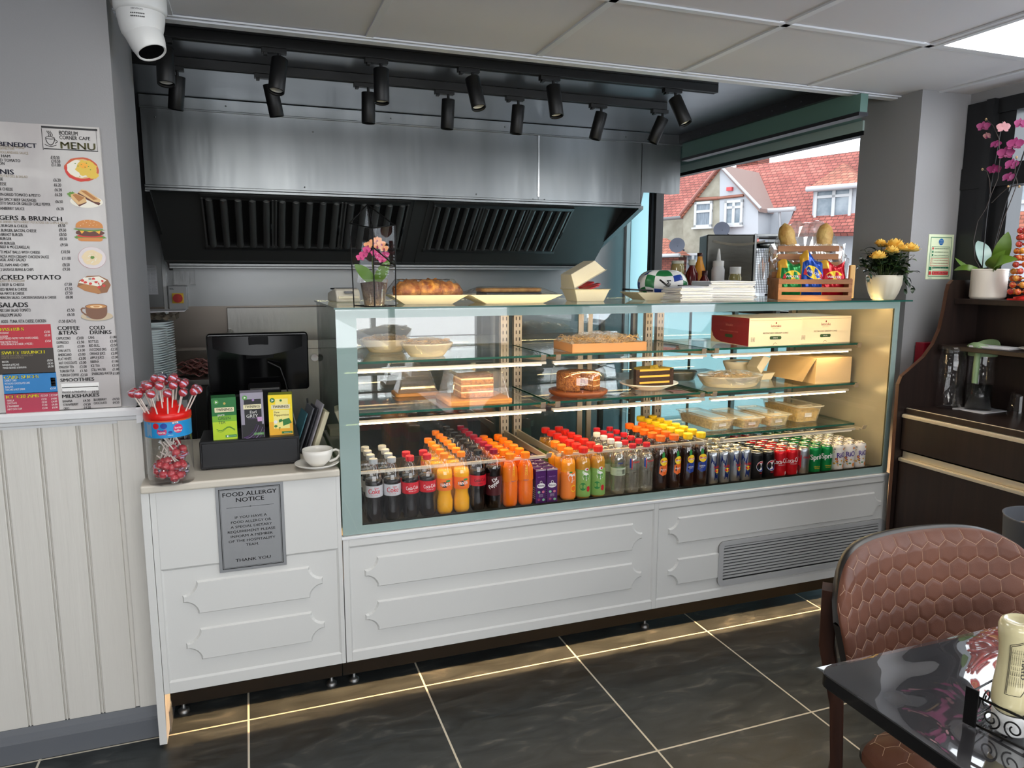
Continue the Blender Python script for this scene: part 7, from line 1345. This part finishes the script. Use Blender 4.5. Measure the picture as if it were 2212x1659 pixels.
pic('pasta_picture', 199, 557, [('plate2', blobp(0, 0, 33, 29, 36, 0)), ('plate', blobp(.5, .5, 32, 28, 36, 0)), ('pasta', blobp(0, 0, 24, 20, w=.12))]+[('egg', [(x, y), (x+8*math.cos(a), y+8*math.sin(a)), (x+8*math.cos(a)+1.6, y+8*math.sin(a)-1), (x+1.6, y-1)]) for x, y, a in ((-10, 4, .5), (0, 10, -.6), (6, -8, 1.2), (-14, -6, .2), (4, 2, -.3), (-4, -14, .8), (12, 6, 2.2), (-6, 12, .1))]+[('leaf', blobp(1, 1, 4.5, 3.8, w=.2))])
pic('potato_picture', 203, 614, [('skin', [(-40, -6), (-34, 10), (-14, 22), (14, 23), (34, 12), (40, -2), (30, -22), (8, -26), (-22, -18)]), ('toast', [(-38, -6), (-20, 2), (8, -6), (16, -24), (4, -25), (-24, -17)]), ('egg', [(-36, 4), (-22, 18), (14, 21), (30, 10), (10, -6), (-18, 0)])]+[('tomato', blobp(x, y, 4.2, 3.6, 8, .15)) for x, y in ((-26, 10), (-20, 5), (-8, 2), (6, 6), (14, 2), (20, 8), (24, -4), (12, -8), (0, 14))]+[('shadow', blobp(-8, 14, 4, 3)), ('egg', blobp(2, 10, 12, 2, w=.2)), ('egg', blobp(16, 4, 3, 8, w=.2))])
pic('coffee_picture', 209, 674, [('shadow', blobp(0, -14, 39, 11, 30, 0)), ('sauc', blobp(0, -11, 38, 12, 30, 0)), ('shadow', blobp(-4, -12, 22, 6, 24, 0)), ('cup', [(-26, 12), (-33, 13), (-38, 8), (-36, 0), (-28, -8), (-18, -13), (-17, -10), (-27, -4), (-34, 3), (-33, 9), (-27, 9)]), ('cup', [(-26+52*i/20, 14) for i in range(21)][::-1]+[(-26+52*(1-math.cos(PI*i/20))/2, 14-34*math.sin(PI*i/20)**.55) for i in range(21)][0:21]), ('cup', blobp(0, 15, 26.5, 7, 28, 0)), ('coffee', blobp(0, 15, 24, 5.6, 28, 0)), ('foam', blobp(1, 14.5, 15, 3.6, 20, .1)), ('coffee', blobp(1, 14.5, 8, 2, 12, .1))])
# ---------------------------------------------------------------- table and chair
TX, TY = .966, -1.342
t = thing('dining_table', 'glossy black dining table with clear plastic cover at the lower right', 'table', (0, 0, 0))
TT_ = G().rbox(TX, 1.68, -2.03, TY, .716, .744, .02, 0, 5); TT_.build('tabletop', M('table_black', (18, 17, 18), .2, coat=.5), t, .003)
g = G(); r = random.Random(12)
def cover(u, v):
    x = TX-.003+u*.72; y = -2.035+v*.696; wv = .0011*math.sin(x*19+y*9)+.0008*math.sin(x*31-y*23)+.0006*math.sin(y*47)
    e = min(u, 1-u, v, 1-v); return (x, y, .7465+wv*min(1, e*12)+(.0 if e > .001 else -.0003))
g.grid(cover, 70, 60); g.build('plastic_cover', sheen('table_cover', refl=.28, rough=.02, veil=.12, veilcol=(150, 148, 156)), t)
g = G(); g.box(1.28, 1.36, -1.72, -1.64, .02, .70); g.build('pedestal', BLK, t); G().box(1.08, 1.56, -1.72, -1.64, 0, .03).build('foot_bar', BLK, t, .004); G().box(1.28, 1.36, -1.92, -1.44, 0, .03).build('foot_bar', BLK, t, .004); G().box(1.12, 1.52, -1.88, -1.48, .695, .716).build('top_plate', BLK, t)
def hexd(x, y, s):  # distance to the nearest border of a flat-top-row hex lattice (pointy top)
    w = s*math.sqrt(3); h = 1.5*s; j = round(y/h); best = []
    for dj in (-1, 0, 1):
        jj = j+dj; off = .5*w if jj % 2 else 0; i = round((x-off)/w)
        for di in (-1, 0, 1): cx_, cy2 = (i+di)*w+off, jj*h; best.append((math.hypot(x-cx_, y-cy2), cx_, cy2))
    best.sort(); d0, ax, ay = best[0]; m = 9
    for d1_, bx, by in best[1:4]:
        L_ = math.hypot(bx-ax, by-ay)
        if L_ < 1e-6: continue
        m = min(m, L_/2-((x-ax)*(bx-ax)+(y-ay)*(by-ay))/L_)
    return m
def hexedges(w, x0, x1, y0, y1):  # edges of the lattice with size w=s
    s = w; W2 = s*math.sqrt(3); h = 1.5*s; out = []
    for j in range(int(y0/h)-2, int(y1/h)+3):
        for i in range(int(x0/W2)-2, int(x1/W2)+3):
            cx_ = i*W2+(.5*W2 if j % 2 else 0); c2 = j*h
            P_ = [(cx_+s*math.sin(k*PI/3), c2+s*math.cos(k*PI/3)) for k in range(6)]
            out += [(P_[0], P_[1]), (P_[1], P_[2]), (P_[2], P_[3])]
    return out
LEA = M('brown_leather', (110, 68, 50), .5, spec=.35, bump=(500, .08), var=(8, (98, 59, 43))); THR = M('beige_thread', (186, 150, 124), .6); WAL = M('walnut_leg', (70, 42, 30), .4, var=(30, (52, 30, 22), (1, 1, .08))); SHL = M('dark_shell', (34, 30, 28), .35)
t = thing('dining_chair', 'brown quilted leather dining chair with dark curved shell at the black table', 'chair', (1.432, -1.125, 0), 0)
BW, BZ0, BZ1 = .299, .585, .875
def backpt(a, b, off=0):  # a in [-1,1] across, b in [0,1] up
    m = min(1, abs(a)); zt = BZ1-.135*(1-(1-m**5)**.5); zb = BZ0+.06*(1-(1-m**4)**.5)
    z = zb+(zt-zb)*b; q = (z-BZ0)/(BZ1-BZ0); x = a*BW*(.90+.10*min(1, q*1.5))
    y = -.085*a*a+.055*(q-.5); n = Vector((a*.42, -1, .05)).normalized(); return Vector((x, y, z))+n*off
def pad(a, b):
    ed = min(1, (1-abs(a))*9)**.5*min(1, (1-b)*8+.0)**.5 if 0 <= b < 1 and abs(a) < 1 else 0
    p = backpt(a, b); d = hexd(p.x*1.02+.01, p.z, .0275); return backpt(a, b, .014+.020*ed+.0035*min(1, max(0, d)/.007)**.6*ed)
g = G(); g.grid(lambda u, v: pad(u*2-1, v), 170, 104); g.build('backrest_pad', LEA, t)
g = G()
def inv(x, z):  # find (a,b) for a given x,z on the back by iteration
    b = (z-BZ0)/(BZ1-BZ0); a = x/BW
    for _ in range(7):
        a = max(-1, min(1, a)); p = backpt(a, b); a += (x-p.x)/BW; p = backpt(max(-1, min(1, a)), b); b += (z-p.z)/(BZ1-BZ0)
    return a, b
for (p0, p1) in hexedges(.0275, -.33, .33, .56, .93):
    pts = []; ok = True
    for k in range(4):
        X_ = (p0[0]+(p1[0]-p0[0])*k/3-.01)/1.02; Z_ = p0[1]+(p1[1]-p0[1])*k/3; a, b = inv(X_, Z_)
        if abs(a) > .999 or b > .999 or b < .005: continue
        ed = min(1, (1-abs(a))*9)**.5*min(1, (1-b)*8)**.5; pts.append(backpt(a, b, .0150+.020*ed))
    if len(pts) > 1: g.tube(pts, .00062, 4)
g.build('hexagon_stitching', THR, t)
g = G(); nv, nu = 30, 40
g.grid(lambda u, v: backpt((u*2-1)*1.0, v*.995, .015), nu, nv); g.grid(lambda u, v: backpt((1-u*2)*1.03, v*1.0, -.014), nu, nv)
for s_ in (-1, 1): g.grid(lambda u, v: backpt(s_*(1+.03*u), v*(.995+.005*u), .015-.029*u), 2, nv)
g.grid(lambda u, v: backpt((u*2-1)*(1+.03*v), .995+.005*v, .015-.029*v)+Vector((0, 0, .006*math.sin(v*PI))), nu, 3); g.build('back_shell', SHL, t)
def seatp(u, v):
    a, b = u*2-1, v*2-1; q = .62; x = math.copysign(abs(a)**1, a)*.222*(1-.10*abs(b)**3); y = -.285+.215*b*(1-.08*abs(a)**3); e = (1-abs(a)**6)*(1-abs(b)**6); d = hexd(x, y, .0275); return Vector((x, y, .425+.052*max(0, e)**.35+.0035*min(1, max(0, d)/.007)**.6*max(0, e)))
g = G(); g.grid(lambda u, v: seatp(u, v), 120, 110); g.grid(lambda u, v: Vector((seatp(u, v).x*.99, seatp(u, v).y, .40)), 10, 10)
g.grid(lambda u, v: seatp(u, 0)*(1-v)+Vector((seatp(u, 0).x*.99, seatp(u, 0).y, .40))*v, 60, 1); g.grid(lambda u, v: seatp(u, 1)*(1-v)+Vector((seatp(u, 1).x*.99, seatp(u, 1).y, .40))*v, 60, 1); g.grid(lambda u, v: seatp(0, u)*(1-v)+Vector((seatp(0, u).x*.99, seatp(0, u).y, .40))*v, 60, 1); g.grid(lambda u, v: seatp(1, u)*(1-v)+Vector((seatp(1, u).x*.99, seatp(1, u).y, .40))*v, 60, 1); g.build('seat_pad', LEA, t)
g = G()
for (p0, p1) in hexedges(.0275, -.26, .26, -.52, 0):
    pts = []; ok = True
    for k in range(4):
        X_ = p0[0]+(p1[0]-p0[0])*k/3; Y_ = p0[1]+(p1[1]-p0[1])*k/3; b = (Y_+.285)/.215; a = X_/.222/(1-.10*min(1, abs(b))**3)
        if abs(a) > .96 or abs(b) > .96: continue
        e = (1-abs(a)**6)*(1-abs(b)**6); pts.append((X_, Y_, .4256+.052*e**.35))
    if len(pts) > 1: g.tube(pts, .0006, 4)
g.build('hexagon_stitching', THR, t)
G().rbox(-.185, .185, -.47, -.04, .385, .402, .05).build('seat_frame', SHL, t)
def leg(pts, r0, r1):
    g = G(); n = len(pts); g.tube(pts, [r0+(r1-r0)*i/(n-1) for i in range(n)], 4); return g.build('leg', WAL, t, .004)
LG = [(-.272, -.038, .80), (-.255, -.02, .66), (-.205, -.012, .50), (-.185, -.005, .34), (-.19, .04, .0)]; leg(LG, .024, .018); leg([(-x, y, z) for x, y, z in LG], .024, .018)
leg([(-.18, -.45, .39), (-.195, -.48, .0)], .024, .016); leg([(.18, -.45, .39), (.195, -.48, .0)], .024, .016)
dup(t, (2.090, -1.11, 0), 0, 'partly seen quilted dining chair beyond the first one at the right edge')
t = thing('waste_bin', 'grey tapered container partly seen at the right edge beside the dark sideboard', 'bin', (2.245, -.90, 0), 0); G().lathe([(.07, 0), (.075, .01), (.115, .74), (.118, .745), (.112, .745), (.07, .02), (.0001, .02)], n=36, caps=False).build('body', M('grey_bin', (96, 100, 108), .5), t); G().lathe([(.0001, .70), (.10, .70)], n=24, caps=False).build('liner', M('bin_liner', (190, 150, 110), .6), t)
# condiment caddy and mayonnaise bottle
t = thing('condiment_caddy', 'black wire scrollwork condiment caddy on the table', 'caddy', (1.070, -1.558, .748), -1.38)
# local x runs along the caddy, local y away to its right side
WR = M('black_wire', (16, 15, 15), .35, .4); wl, wd, wh = .20, .085, .052
g = G()
for z in (.004, wh): g.tube([(0, 0, z), (wl, 0, z), (wl, wd, z), (0, wd, z)], .0022, 6, closed=True)
for x, y in ((0, 0), (wl, 0), (wl, wd), (0, wd)): g.tube([(x, y, 0), (x, y, wh)], .0022, 6)
for k in range(6): g.tube([(wl*(k+.5)/6, 0, .004), (wl*(k+.5)/6, wd, .004)], .0015, 5)
g.build('wire_frame', WR, t)
def scroll(cx_, s, y, ax='x'):
    pts = []
    for i in range(26):
        q = i/25; a = -PI/2+q*3.6*PI/1.3; rr_ = .015*(1-q*.72); u, v = s*(rr_*math.cos(a)), .026+rr_*math.sin(a); pts.append((cx_+u, y, v) if ax == 'x' else (y, cx_+u, v))
    G().tube(pts, .0014, 5).build('scroll', WR, t)
for y in (0, wd):
    for cx_, s in ((.035, 1), (.068, -1), (.105, 1), (.140, -1), (.172, 1)): scroll(cx_, s, y)
for x in (0, wl): scroll(.025, 1, x, 'y'); scroll(.06, -1, x, 'y')
G().box(-.004, .016, -.005, -.001, 0, wh+.012).build('name_plate', WR, t, .001)
G().box(.10, .104, wd*.3, wd*.7, 0, .10).build('divider', WR, t)
MAY = M('mayonnaise', (226, 214, 168), .18, coat=.7)
t = thing('mayonnaise_bottle', 'upside down squeezy mayonnaise bottle standing in the wire caddy', 'bottle', (1.110, -1.600, .754), .0)
G().lathe([(.0001, 0), (.024, 0), (.026, .003), (.026, .030), (.024, .033)], n=32, caps=False).build('cap', M('white_flip_cap', (226, 226, 224), .3), t)
pf = [(.022, .033), (.030, .040), (.0335, .052), (.0325, .075), (.0300, .10), (.0285, .125), (.0300, .148), (.0330, .165), (.0335, .176), (.030, .184), (.024, .186), (.020, .181), (.0001, .178)]
v, f = ovalp([(r_, z) for r_, z in pf], 1.0, .82, 40); g = G(); g.add(v, f, 0, True); g.build('body', MAY, t)
g = G(); fl = lambda u, v: (lambda rr_, a: ((rr_+.0006)*math.cos(a), (rr_+.0006)*.82*math.sin(a), v))(interp(sorted([(r_, z) for r_, z in pf[:9]], key=lambda q: q[1]), v), -PI/2-.62+u/.031)
for k in range(9): g.text('hasselback mayonnaise info'[k:k+15], lambda u, v, k=k: fl(-.012+v, .150-u), .0022, .05, 0) if 0 else g.text('ingredients: oil egg vinegar', lambda u, v, k=k: fl(-.016+k*.0032+v, .146-u), .0016, .060, 0)
def ln(pts, w=.0007):
    for (a, b), (c, d) in zip(pts, pts[1:]):
        n = 5
        for i in range(n):
            p, q = fl(a+(c-a)*i/n, b+(d-b)*i/n), fl(a+(c-a)*(i+1)/n, b+(d-b)*(i+1)/n); g.tube([p, q], w*.6, 4)
ln([(-.020, .072), (-.020, .152), (.006, .164), (.014, .145), (.020, .146), (.020, .138), (.012, .137), (.010, .085), (.002, .072), (-.020, .072)]); ln([(-.018, .074), (-.018, .150), (.005, .161), (.012, .142)])
g.text('MAYO', lambda u, v: fl(.000+v, .13-u), .007, .03, 0, 'L', .04); g.add([fl(a, b) for a, b in ((.030, .110), (.052, .108), (.052, .120), (.030, .121))], [(0, 1, 2, 3)], 1); g.build('label_print', [M('label_greyblack', (52, 50, 48), .5), M('label_gold', (222, 170, 60), .4)], t)
one('sauce_bottle', G().lathe([(.0001, 0), (.024, 0), (.026, .004), (.026, .09), (.02, .12), (.012, .13), (.012, .15), (.0001, .15)], n=24), M('brown_sauce', (60, 24, 18), .2), 'dark brown sauce bottle behind the mayonnaise in the wire caddy', 'bottle', (1.160, -1.665, .754))
# ---------------------------------------------------------------- street outside: houses over the road
ang = math.atan2(-.906, .423); HU = Vector((math.cos(ang), math.sin(ang), 0)); HN = Vector((-HU.y, HU.x, 0)); HN = -HN if HN.dot(Vector((-1, 0, 0))) < 0 else HN
d0 = ray(1640, 593); d0 = Vector((d0.x, d0.y, 0)).normalized(); HO = Vector((CAM.x, CAM.y, -.1))+d0*27
struct('ground_street', G().box(3.3, 60, -30, 60, -.3, -.12), M('asphalt', (120, 120, 122), .9, bump=(40, .3)))
def tiles(nm, c1, c2, sx=.30, sz=.16):
    m = bpy.data.materials.new(nm); m.use_nodes = True; nt = m.node_tree; b = nt.nodes['Principled BSDF']; b.inputs['Roughness'].default_value = .85; tc = nt.nodes.new('ShaderNodeTexCoord'); sp = nt.nodes.new('ShaderNodeSeparateXYZ'); cb = nt.nodes.new('ShaderNodeCombineXYZ'); L = nt.links.new
    L(tc.outputs['Object'], sp.inputs[0]); L(sp.outputs[0], cb.inputs[0]); L(sp.outputs[2], cb.inputs[1]); br = nt.nodes.new('ShaderNodeTexBrick'); br.inputs['Scale'].default_value = 1; br.inputs['Brick Width'].default_value = sx; br.inputs['Row Height'].default_value = sz; br.inputs['Mortar Size'].default_value = .012; br.inputs['Color1'].default_value = lin(c1); br.inputs['Color2'].default_value = lin(c2); br.inputs['Mortar'].default_value = lin(tuple(int(v*.55) for v in c1)); L(cb.outputs[0], br.inputs['Vector'])
    n = nt.nodes.new('ShaderNodeTexNoise'); n.inputs['Scale'].default_value = .9; n.inputs['Detail'].default_value = 6; L(tc.outputs['Object'], n.inputs['Vector']); mx = nt.nodes.new('ShaderNodeMixRGB'); mx.blend_type = 'MULTIPLY'; mx.inputs[0].default_value = .6; r_ = nt.nodes.new('ShaderNodeValToRGB'); r_.color_ramp.elements[0].position = .35; r_.color_ramp.elements[0].color = (.45, .40, .40, 1); r_.color_ramp.elements[1].position = .62; r_.color_ramp.elements[1].color = (1, 1, 1, 1); L(n.outputs[0], r_.inputs[0]); L(br.outputs[0], mx.inputs[1]); L(r_.outputs[0], mx.inputs[2]); L(mx.outputs[0], b.inputs['Base Color']); return m
RT_ = tiles('red_roof_tiles', (186, 112, 100), (158, 88, 80), .2, .11); RT2 = tiles('orange_roof_tiles', (200, 130, 106), (170, 100, 82), .2, .11); BRK = tiles('red_brick', (150, 84, 70), (132, 70, 58), .22, .075)
PEB = M('pebbledash', (158, 154, 140), .95, bump=(60, .5), var=(3, (142, 138, 124))); HW = M('white_render', (176, 180, 186), .8); UPVC = M('white_upvc', (190, 192, 194), .4); HGL = M('house_glass', (96, 112, 124), .08, var=(1.5, (150, 160, 168))); GUT = M('white_gutter', (186, 188, 192), .4); NET = M('net_curtain', (140, 150, 160), .7, var=(9, (108, 118, 128), (6, 1, .3)))
def hl(p): q = Vector(p)-HO; return Vector((q.dot(HU), q.dot(HN), q.z))
def onF(px_, py_, n_=0):  # ray to the plane standing n_ metres in front of the facade line, in house coordinates
    d = ray(px_, py_); k = (n_-(CAM-HO).dot(HN))/d.dot(HN); return hl(CAM+d*k)
E0 = onF(1400, 476, 0); RS_ = math.tan(math.radians(42))
def onR(px_, py_, n_=0, z0=None):  # ray to the roof slope rising away from the eaves
    z0 = E0.z if z0 is None else z0; P0 = HO+HN*n_+Vector((0, 0, z0)); N_ = Vector((0, 0, 1))+HN*RS_; d = ray(px_, py_); return hl(CAM+d*((P0-CAM).dot(N_)/d.dot(N_)))
def poly(g, pts, th=(0, -.15, 0), mi=0):
    n = len(pts); q = [Vector(p)+Vector(th) for p in pts]; g.add(list(pts)+q, [tuple(range(n)), tuple(range(n, 2*n))[::-1]]+[(i, (i+1) % n, n+(i+1) % n, n+i) for i in range(n)], mi); return g
def house(nm, lb): return thing(nm, lb, 'house', HO, ang)
FLIP = HN.dot(Vector((-math.sin(ang), math.cos(ang), 0)))
def fx(g):
    if FLIP < 0: g.v = [(x, -y, z) for x, y, z in g.v]; g.f = [f[::-1] for f in g.f]
    return g
A = house('semi_detached_house', 'red tiled semi detached pair with half pebbledash half white gable across the street')
B_h = A
H1 = lambda *a, n_=0: onF(*a, n_)
def wall(g, pxs, n_, dp=4.5): return poly(g, [onF(a, b, n_) for a, b in pxs], (0, -dp, 0))
def hwin(par, x0, y0, x1, y1, n_, split=(), tr=None, m_=HGL):
    p = onF(x0, y0, n_); q = onF(x1, y1, n_); g = G(); y = n_; a, b = min(p.x, q.x), max(p.x, q.x); c, d = min(p.z, q.z), max(p.z, q.z); w = .085
    for r4 in ((a, b, c, c+w), (a, b, d-w, d), (a, a+w, c, d), (b-w, b, c, d)): g.box(r4[0], r4[1], y-.05, y+.06, r4[2], r4[3])
    for s in split: xs_ = a+(b-a)*s; g.box(xs_-w*.6, xs_+w*.6, y-.05, y+.05, c, d if tr is None or len(split) > 9 else d)
    if tr: zt = c+(d-c)*tr; g.box(a, b, y-.05, y+.05, zt-w*.5, zt+w*.5)
    g.box(a-.05, b+.05, y-.05, y+.12, c-.06, c); o = fx(g).build('window', UPVC, par); fx(G().box(a+w*.5, b-w*.5, y-.02, y+.01, c+w*.5, d-w*.5)).build('pane', m_, o)
# main roof over both halves
rid = onR(1475, 375); rid2 = onR(1872, 323)
g = G(); poly(g, [onR(1380, 478), onR(1380, 386), onR(1556, 366), onR(1556, 455)][::1], (0, -.1, -.12)); fx(g).build('roof', RT_, A)
g = G(); poly(g, [onR(1556, 455), onR(1556, 366), onR(1885, 322), onR(1900, 500), onR(1692, 503), onR(1718, 455)], (0, -.1, -.12)); fx(g).build('roof', RT_, B_h)
g = G(); wall(g, [(1375, 476), (1482, 470), (1482, 720), (1375, 720)], 0); fx(g).build('wall', PEB, A)
g = G(); wall(g, [(1622, 458), (1715, 450), (1700, 505), (1690, 720), (1622, 720)], 0); fx(g).build('wall', HW, B_h); g = G(); wall(g, [(1692, 500), (1900, 497), (1900, 720), (1692, 720)], 0, .6); fx(g).build('wall', HW, B_h)
# projecting gable: half pebbledash, half white
n_ = .9
g = G(); wall(g, [(1555, 360), (1553, 720), (1476, 720), (1476, 462)], n_); fx(g).build('gable_wall', PEB, A)
g = G(); wall(g, [(1555, 360), (1638, 447), (1636, 720), (1553, 720)], n_); fx(g).build('gable_wall', HW, B_h)
g = G(); ap = onF(1555, 355, n_+.12); ll = onF(1470, 464, n_+.12); back = Vector((0, -5, 0)); poly(g, [ap, ll, ll+back, ap+back], (.0, 0, -.12)); fx(g).build('gable_roof', RT2, A)
g = G(); rl_ = onF(1641, 450, n_+.12); poly(g, [ap, ap+back, rl_+back, rl_], (0, 0, -.12)); fx(g).build('gable_roof', M('grey_brown_tiles', (138, 118, 112), .9, bump=(12, .4)), B_h)
g = G(); p, q = onF(1468, 465, n_+.14), onF(1555, 357, n_+.14); g.tube([p, q], .06, 4); fx(g).build('barge_board', M('barge_brown', (150, 100, 90), .6), A); g = G(); g.tube([onF(1643, 450, n_+.14), q], .05, 4); fx(g).build('barge_board', GUT, B_h)
g = G(); a, b = onF(1500, 431, n_+.05), onF(1551, 428, n_+.05); g.tube([a, b], .06, 4); fx(g).build('tile_creasing', M('creasing', (150, 100, 84), .7), A); g = G(); g.tube([b, onF(1606, 422, n_+.05)], .05, 4); fx(g).build('tile_creasing', M('creasing', (150, 100, 84)), B_h)
hwin(A, 1502, 437, 1538, 490, n_+.02, (), .62, NET); hwin(B_h, 1567, 434, 1604, 486, n_+.02, (.5,), .72); hwin(A, 1482, 547, 1513, 610, n_+.02, (.5,), .7, NET)
g = G(); g.tube([onF(1418, 474, .35), onF(1483, 469, .35)], .07, 6); fx(g).build('gutter', M('grey_gutter', (110, 110, 112), .5), A)
g = G(); g.tube([onF(1620, 458, .4), onF(1718, 451, .4)], .08, 6); g.tube([onF(1684, 455, .3), onF(1686, 505, .1)], .045, 6); fx(g).build('gutter', GUT, B_h)
g = G(); a, b = onF(1572, 405, n_+.03), onF(1583, 412, n_+.03); g.box(min(a.x, b.x), max(a.x, b.x), n_, n_+.12, min(a.z, b.z), max(a.z, b.z)); fx(g).build('alarm_box', M('alarm_red', (200, 70, 74), .5), B_h)
# chimney
def blk(px0, py0, px1, py1, n0, dp, extra=0): p, q = onF(px0, py0, n0), onF(px1, py1, n0); return (min(p.x, q.x), max(p.x, q.x), n0-dp, n0, min(p.z, q.z)-extra, max(p.z, q.z))
g = G(); g.box(*blk(1591, 343, 1636, 372, -2.9, .9, 1.0)); x = blk(1591, 341, 1636, 348, -2.85, 1.0); g.box(*x); fx(g).build('chimney', BRK, B_h)
# dormer
nd = .2
g = G(); g.box(*blk(1758, 404, 1856, 480, nd, 2.2)); fx(g).build('dormer', HW, B_h); hwin(B_h, 1762, 409, 1838, 473, nd+.02, (.52,), .74)
g = G(); e1, e2 = onF(1742, 409, nd+.3), onF(1866, 399, nd+.3); tp = onF(1822, 352, nd-1.6); e3 = e2+Vector((.0, -3.0, 0)); e4 = e1+Vector((0, -3.0, 0)); rb_ = tp+Vector((0, -1.6, 0)); g.add([e1, e2, tp, e3, e4, rb_], [(0, 1, 2), (1, 3, 5, 2), (4, 0, 2, 5), (0, 4, 3, 1)]); fx(g).build('dormer_roof', RT2, B_h)
g = G(); g.tube([e1, e2], .09, 6); fx(g).build('dormer_gutter', GUT, B_h)
# dishes, lower bay roofs, porch brick
for px_, py_, own in ((1559, 497, B_h), (1463, 531, A)):
    g = G(); c = onF(px_, py_, n_+.35 if px_ > 1500 else 1.9); g.lathe([(.0001, 0), (.14, .02), (.26, .07), (.27, .07)], n=24, caps=False); g.xf(Matrix.Translation(c) @ Matrix.Rotation(-1.25, 4, 'X') @ Matrix.Rotation(.4, 4, 'Y')); g.tube([c, c+Vector((.1, -.3, -.15))], .03, 5); fx(g).build('satellite_dish', M('dish_grey', (64, 68, 80), .7), own)
g = G(); q0, q1, q2, q3 = onF(1415, 553, 1.7), onF(1468, 551, 1.7), onF(1440, 515, .5), onF(1400, 515, .5); g.add([q0, q1, q2, q3, q1+Vector((0, -1.5, 0))], [(0, 1, 2, 3), (1, 4, 2)]); fx(g).build('porch_roof', RT2, A); g = G(); g.box(*blk(1426, 556, 1464, 620, 1.5, 1.4, 2)); fx(g).build('porch_wall', BRK, A); g = G(); g.tube([q0, q1], .07, 6); g.box(*blk(1410, 556, 1425, 620, 1.4, .5, 2)); fx(g).build('porch_gutter', GUT, A)
g = G(); q0, q1, q2, q3 = onF(1516, 545, 2.0), onF(1640, 540, 2.0), onF(1640, 508, n_), onF(1556, 510, n_); g.add([q0, q1, q2, q3], [(0, 1, 2, 3)]); fx(g).build('bay_roof', RT_, B_h); g = G(); g.tube([q0, q1], .06, 6); g.box(*blk(1530, 548, 1640, 620, 1.9, 1.0, 2)); fx(g).build('bay_wall', UPVC, B_h)
# further house seen through the dining room window
Cc = house('terraced_house', 'white and red tiled house seen past the orchid through the right window')
a, b = onF(2010, 593, 0).x, onF(2010, 593, 0).x+16; 
g = G(); g.box(a, b, -5, 0, 0, 4.9); fx(g).build('wall', HW, Cc); g = G(); g.add([(a-.3, .4, 4.8), (b, .4, 4.8), (b, -4, 8.6), (a-.3, -4, 8.6), (a-.3, -8, 4.8), (b, -8, 4.8)], [(0, 1, 2, 3), (3, 2, 5, 4), (0, 3, 4)]); fx(g).build('roof', RT_, Cc); g = G(); g.add([(a, .5, 2.6), (b, .5, 2.6), (b, .0, 3.3), (a, 0, 3.3)], [(0, 1, 2, 3)]); fx(g).build('tile_hung_band', RT2, Cc)
for k in range(5):
    x = a+1.2+k*3.0; g = G()
    for r4 in ((x, x+1.5, 3.5, 3.6), (x, x+1.5, 4.55, 4.65), (x, x+.1, 3.5, 4.65), (x+1.4, x+1.5, 3.5, 4.65), (x+.7, x+.8, 3.5, 4.65)): g.box(r4[0], r4[1], -.05, .06, r4[2], r4[3])
    o = fx(g).build('window', UPVC, Cc); fx(G().box(x+.05, x+1.45, -.02, .01, 3.55, 4.6)).build('pane', HGL, o)
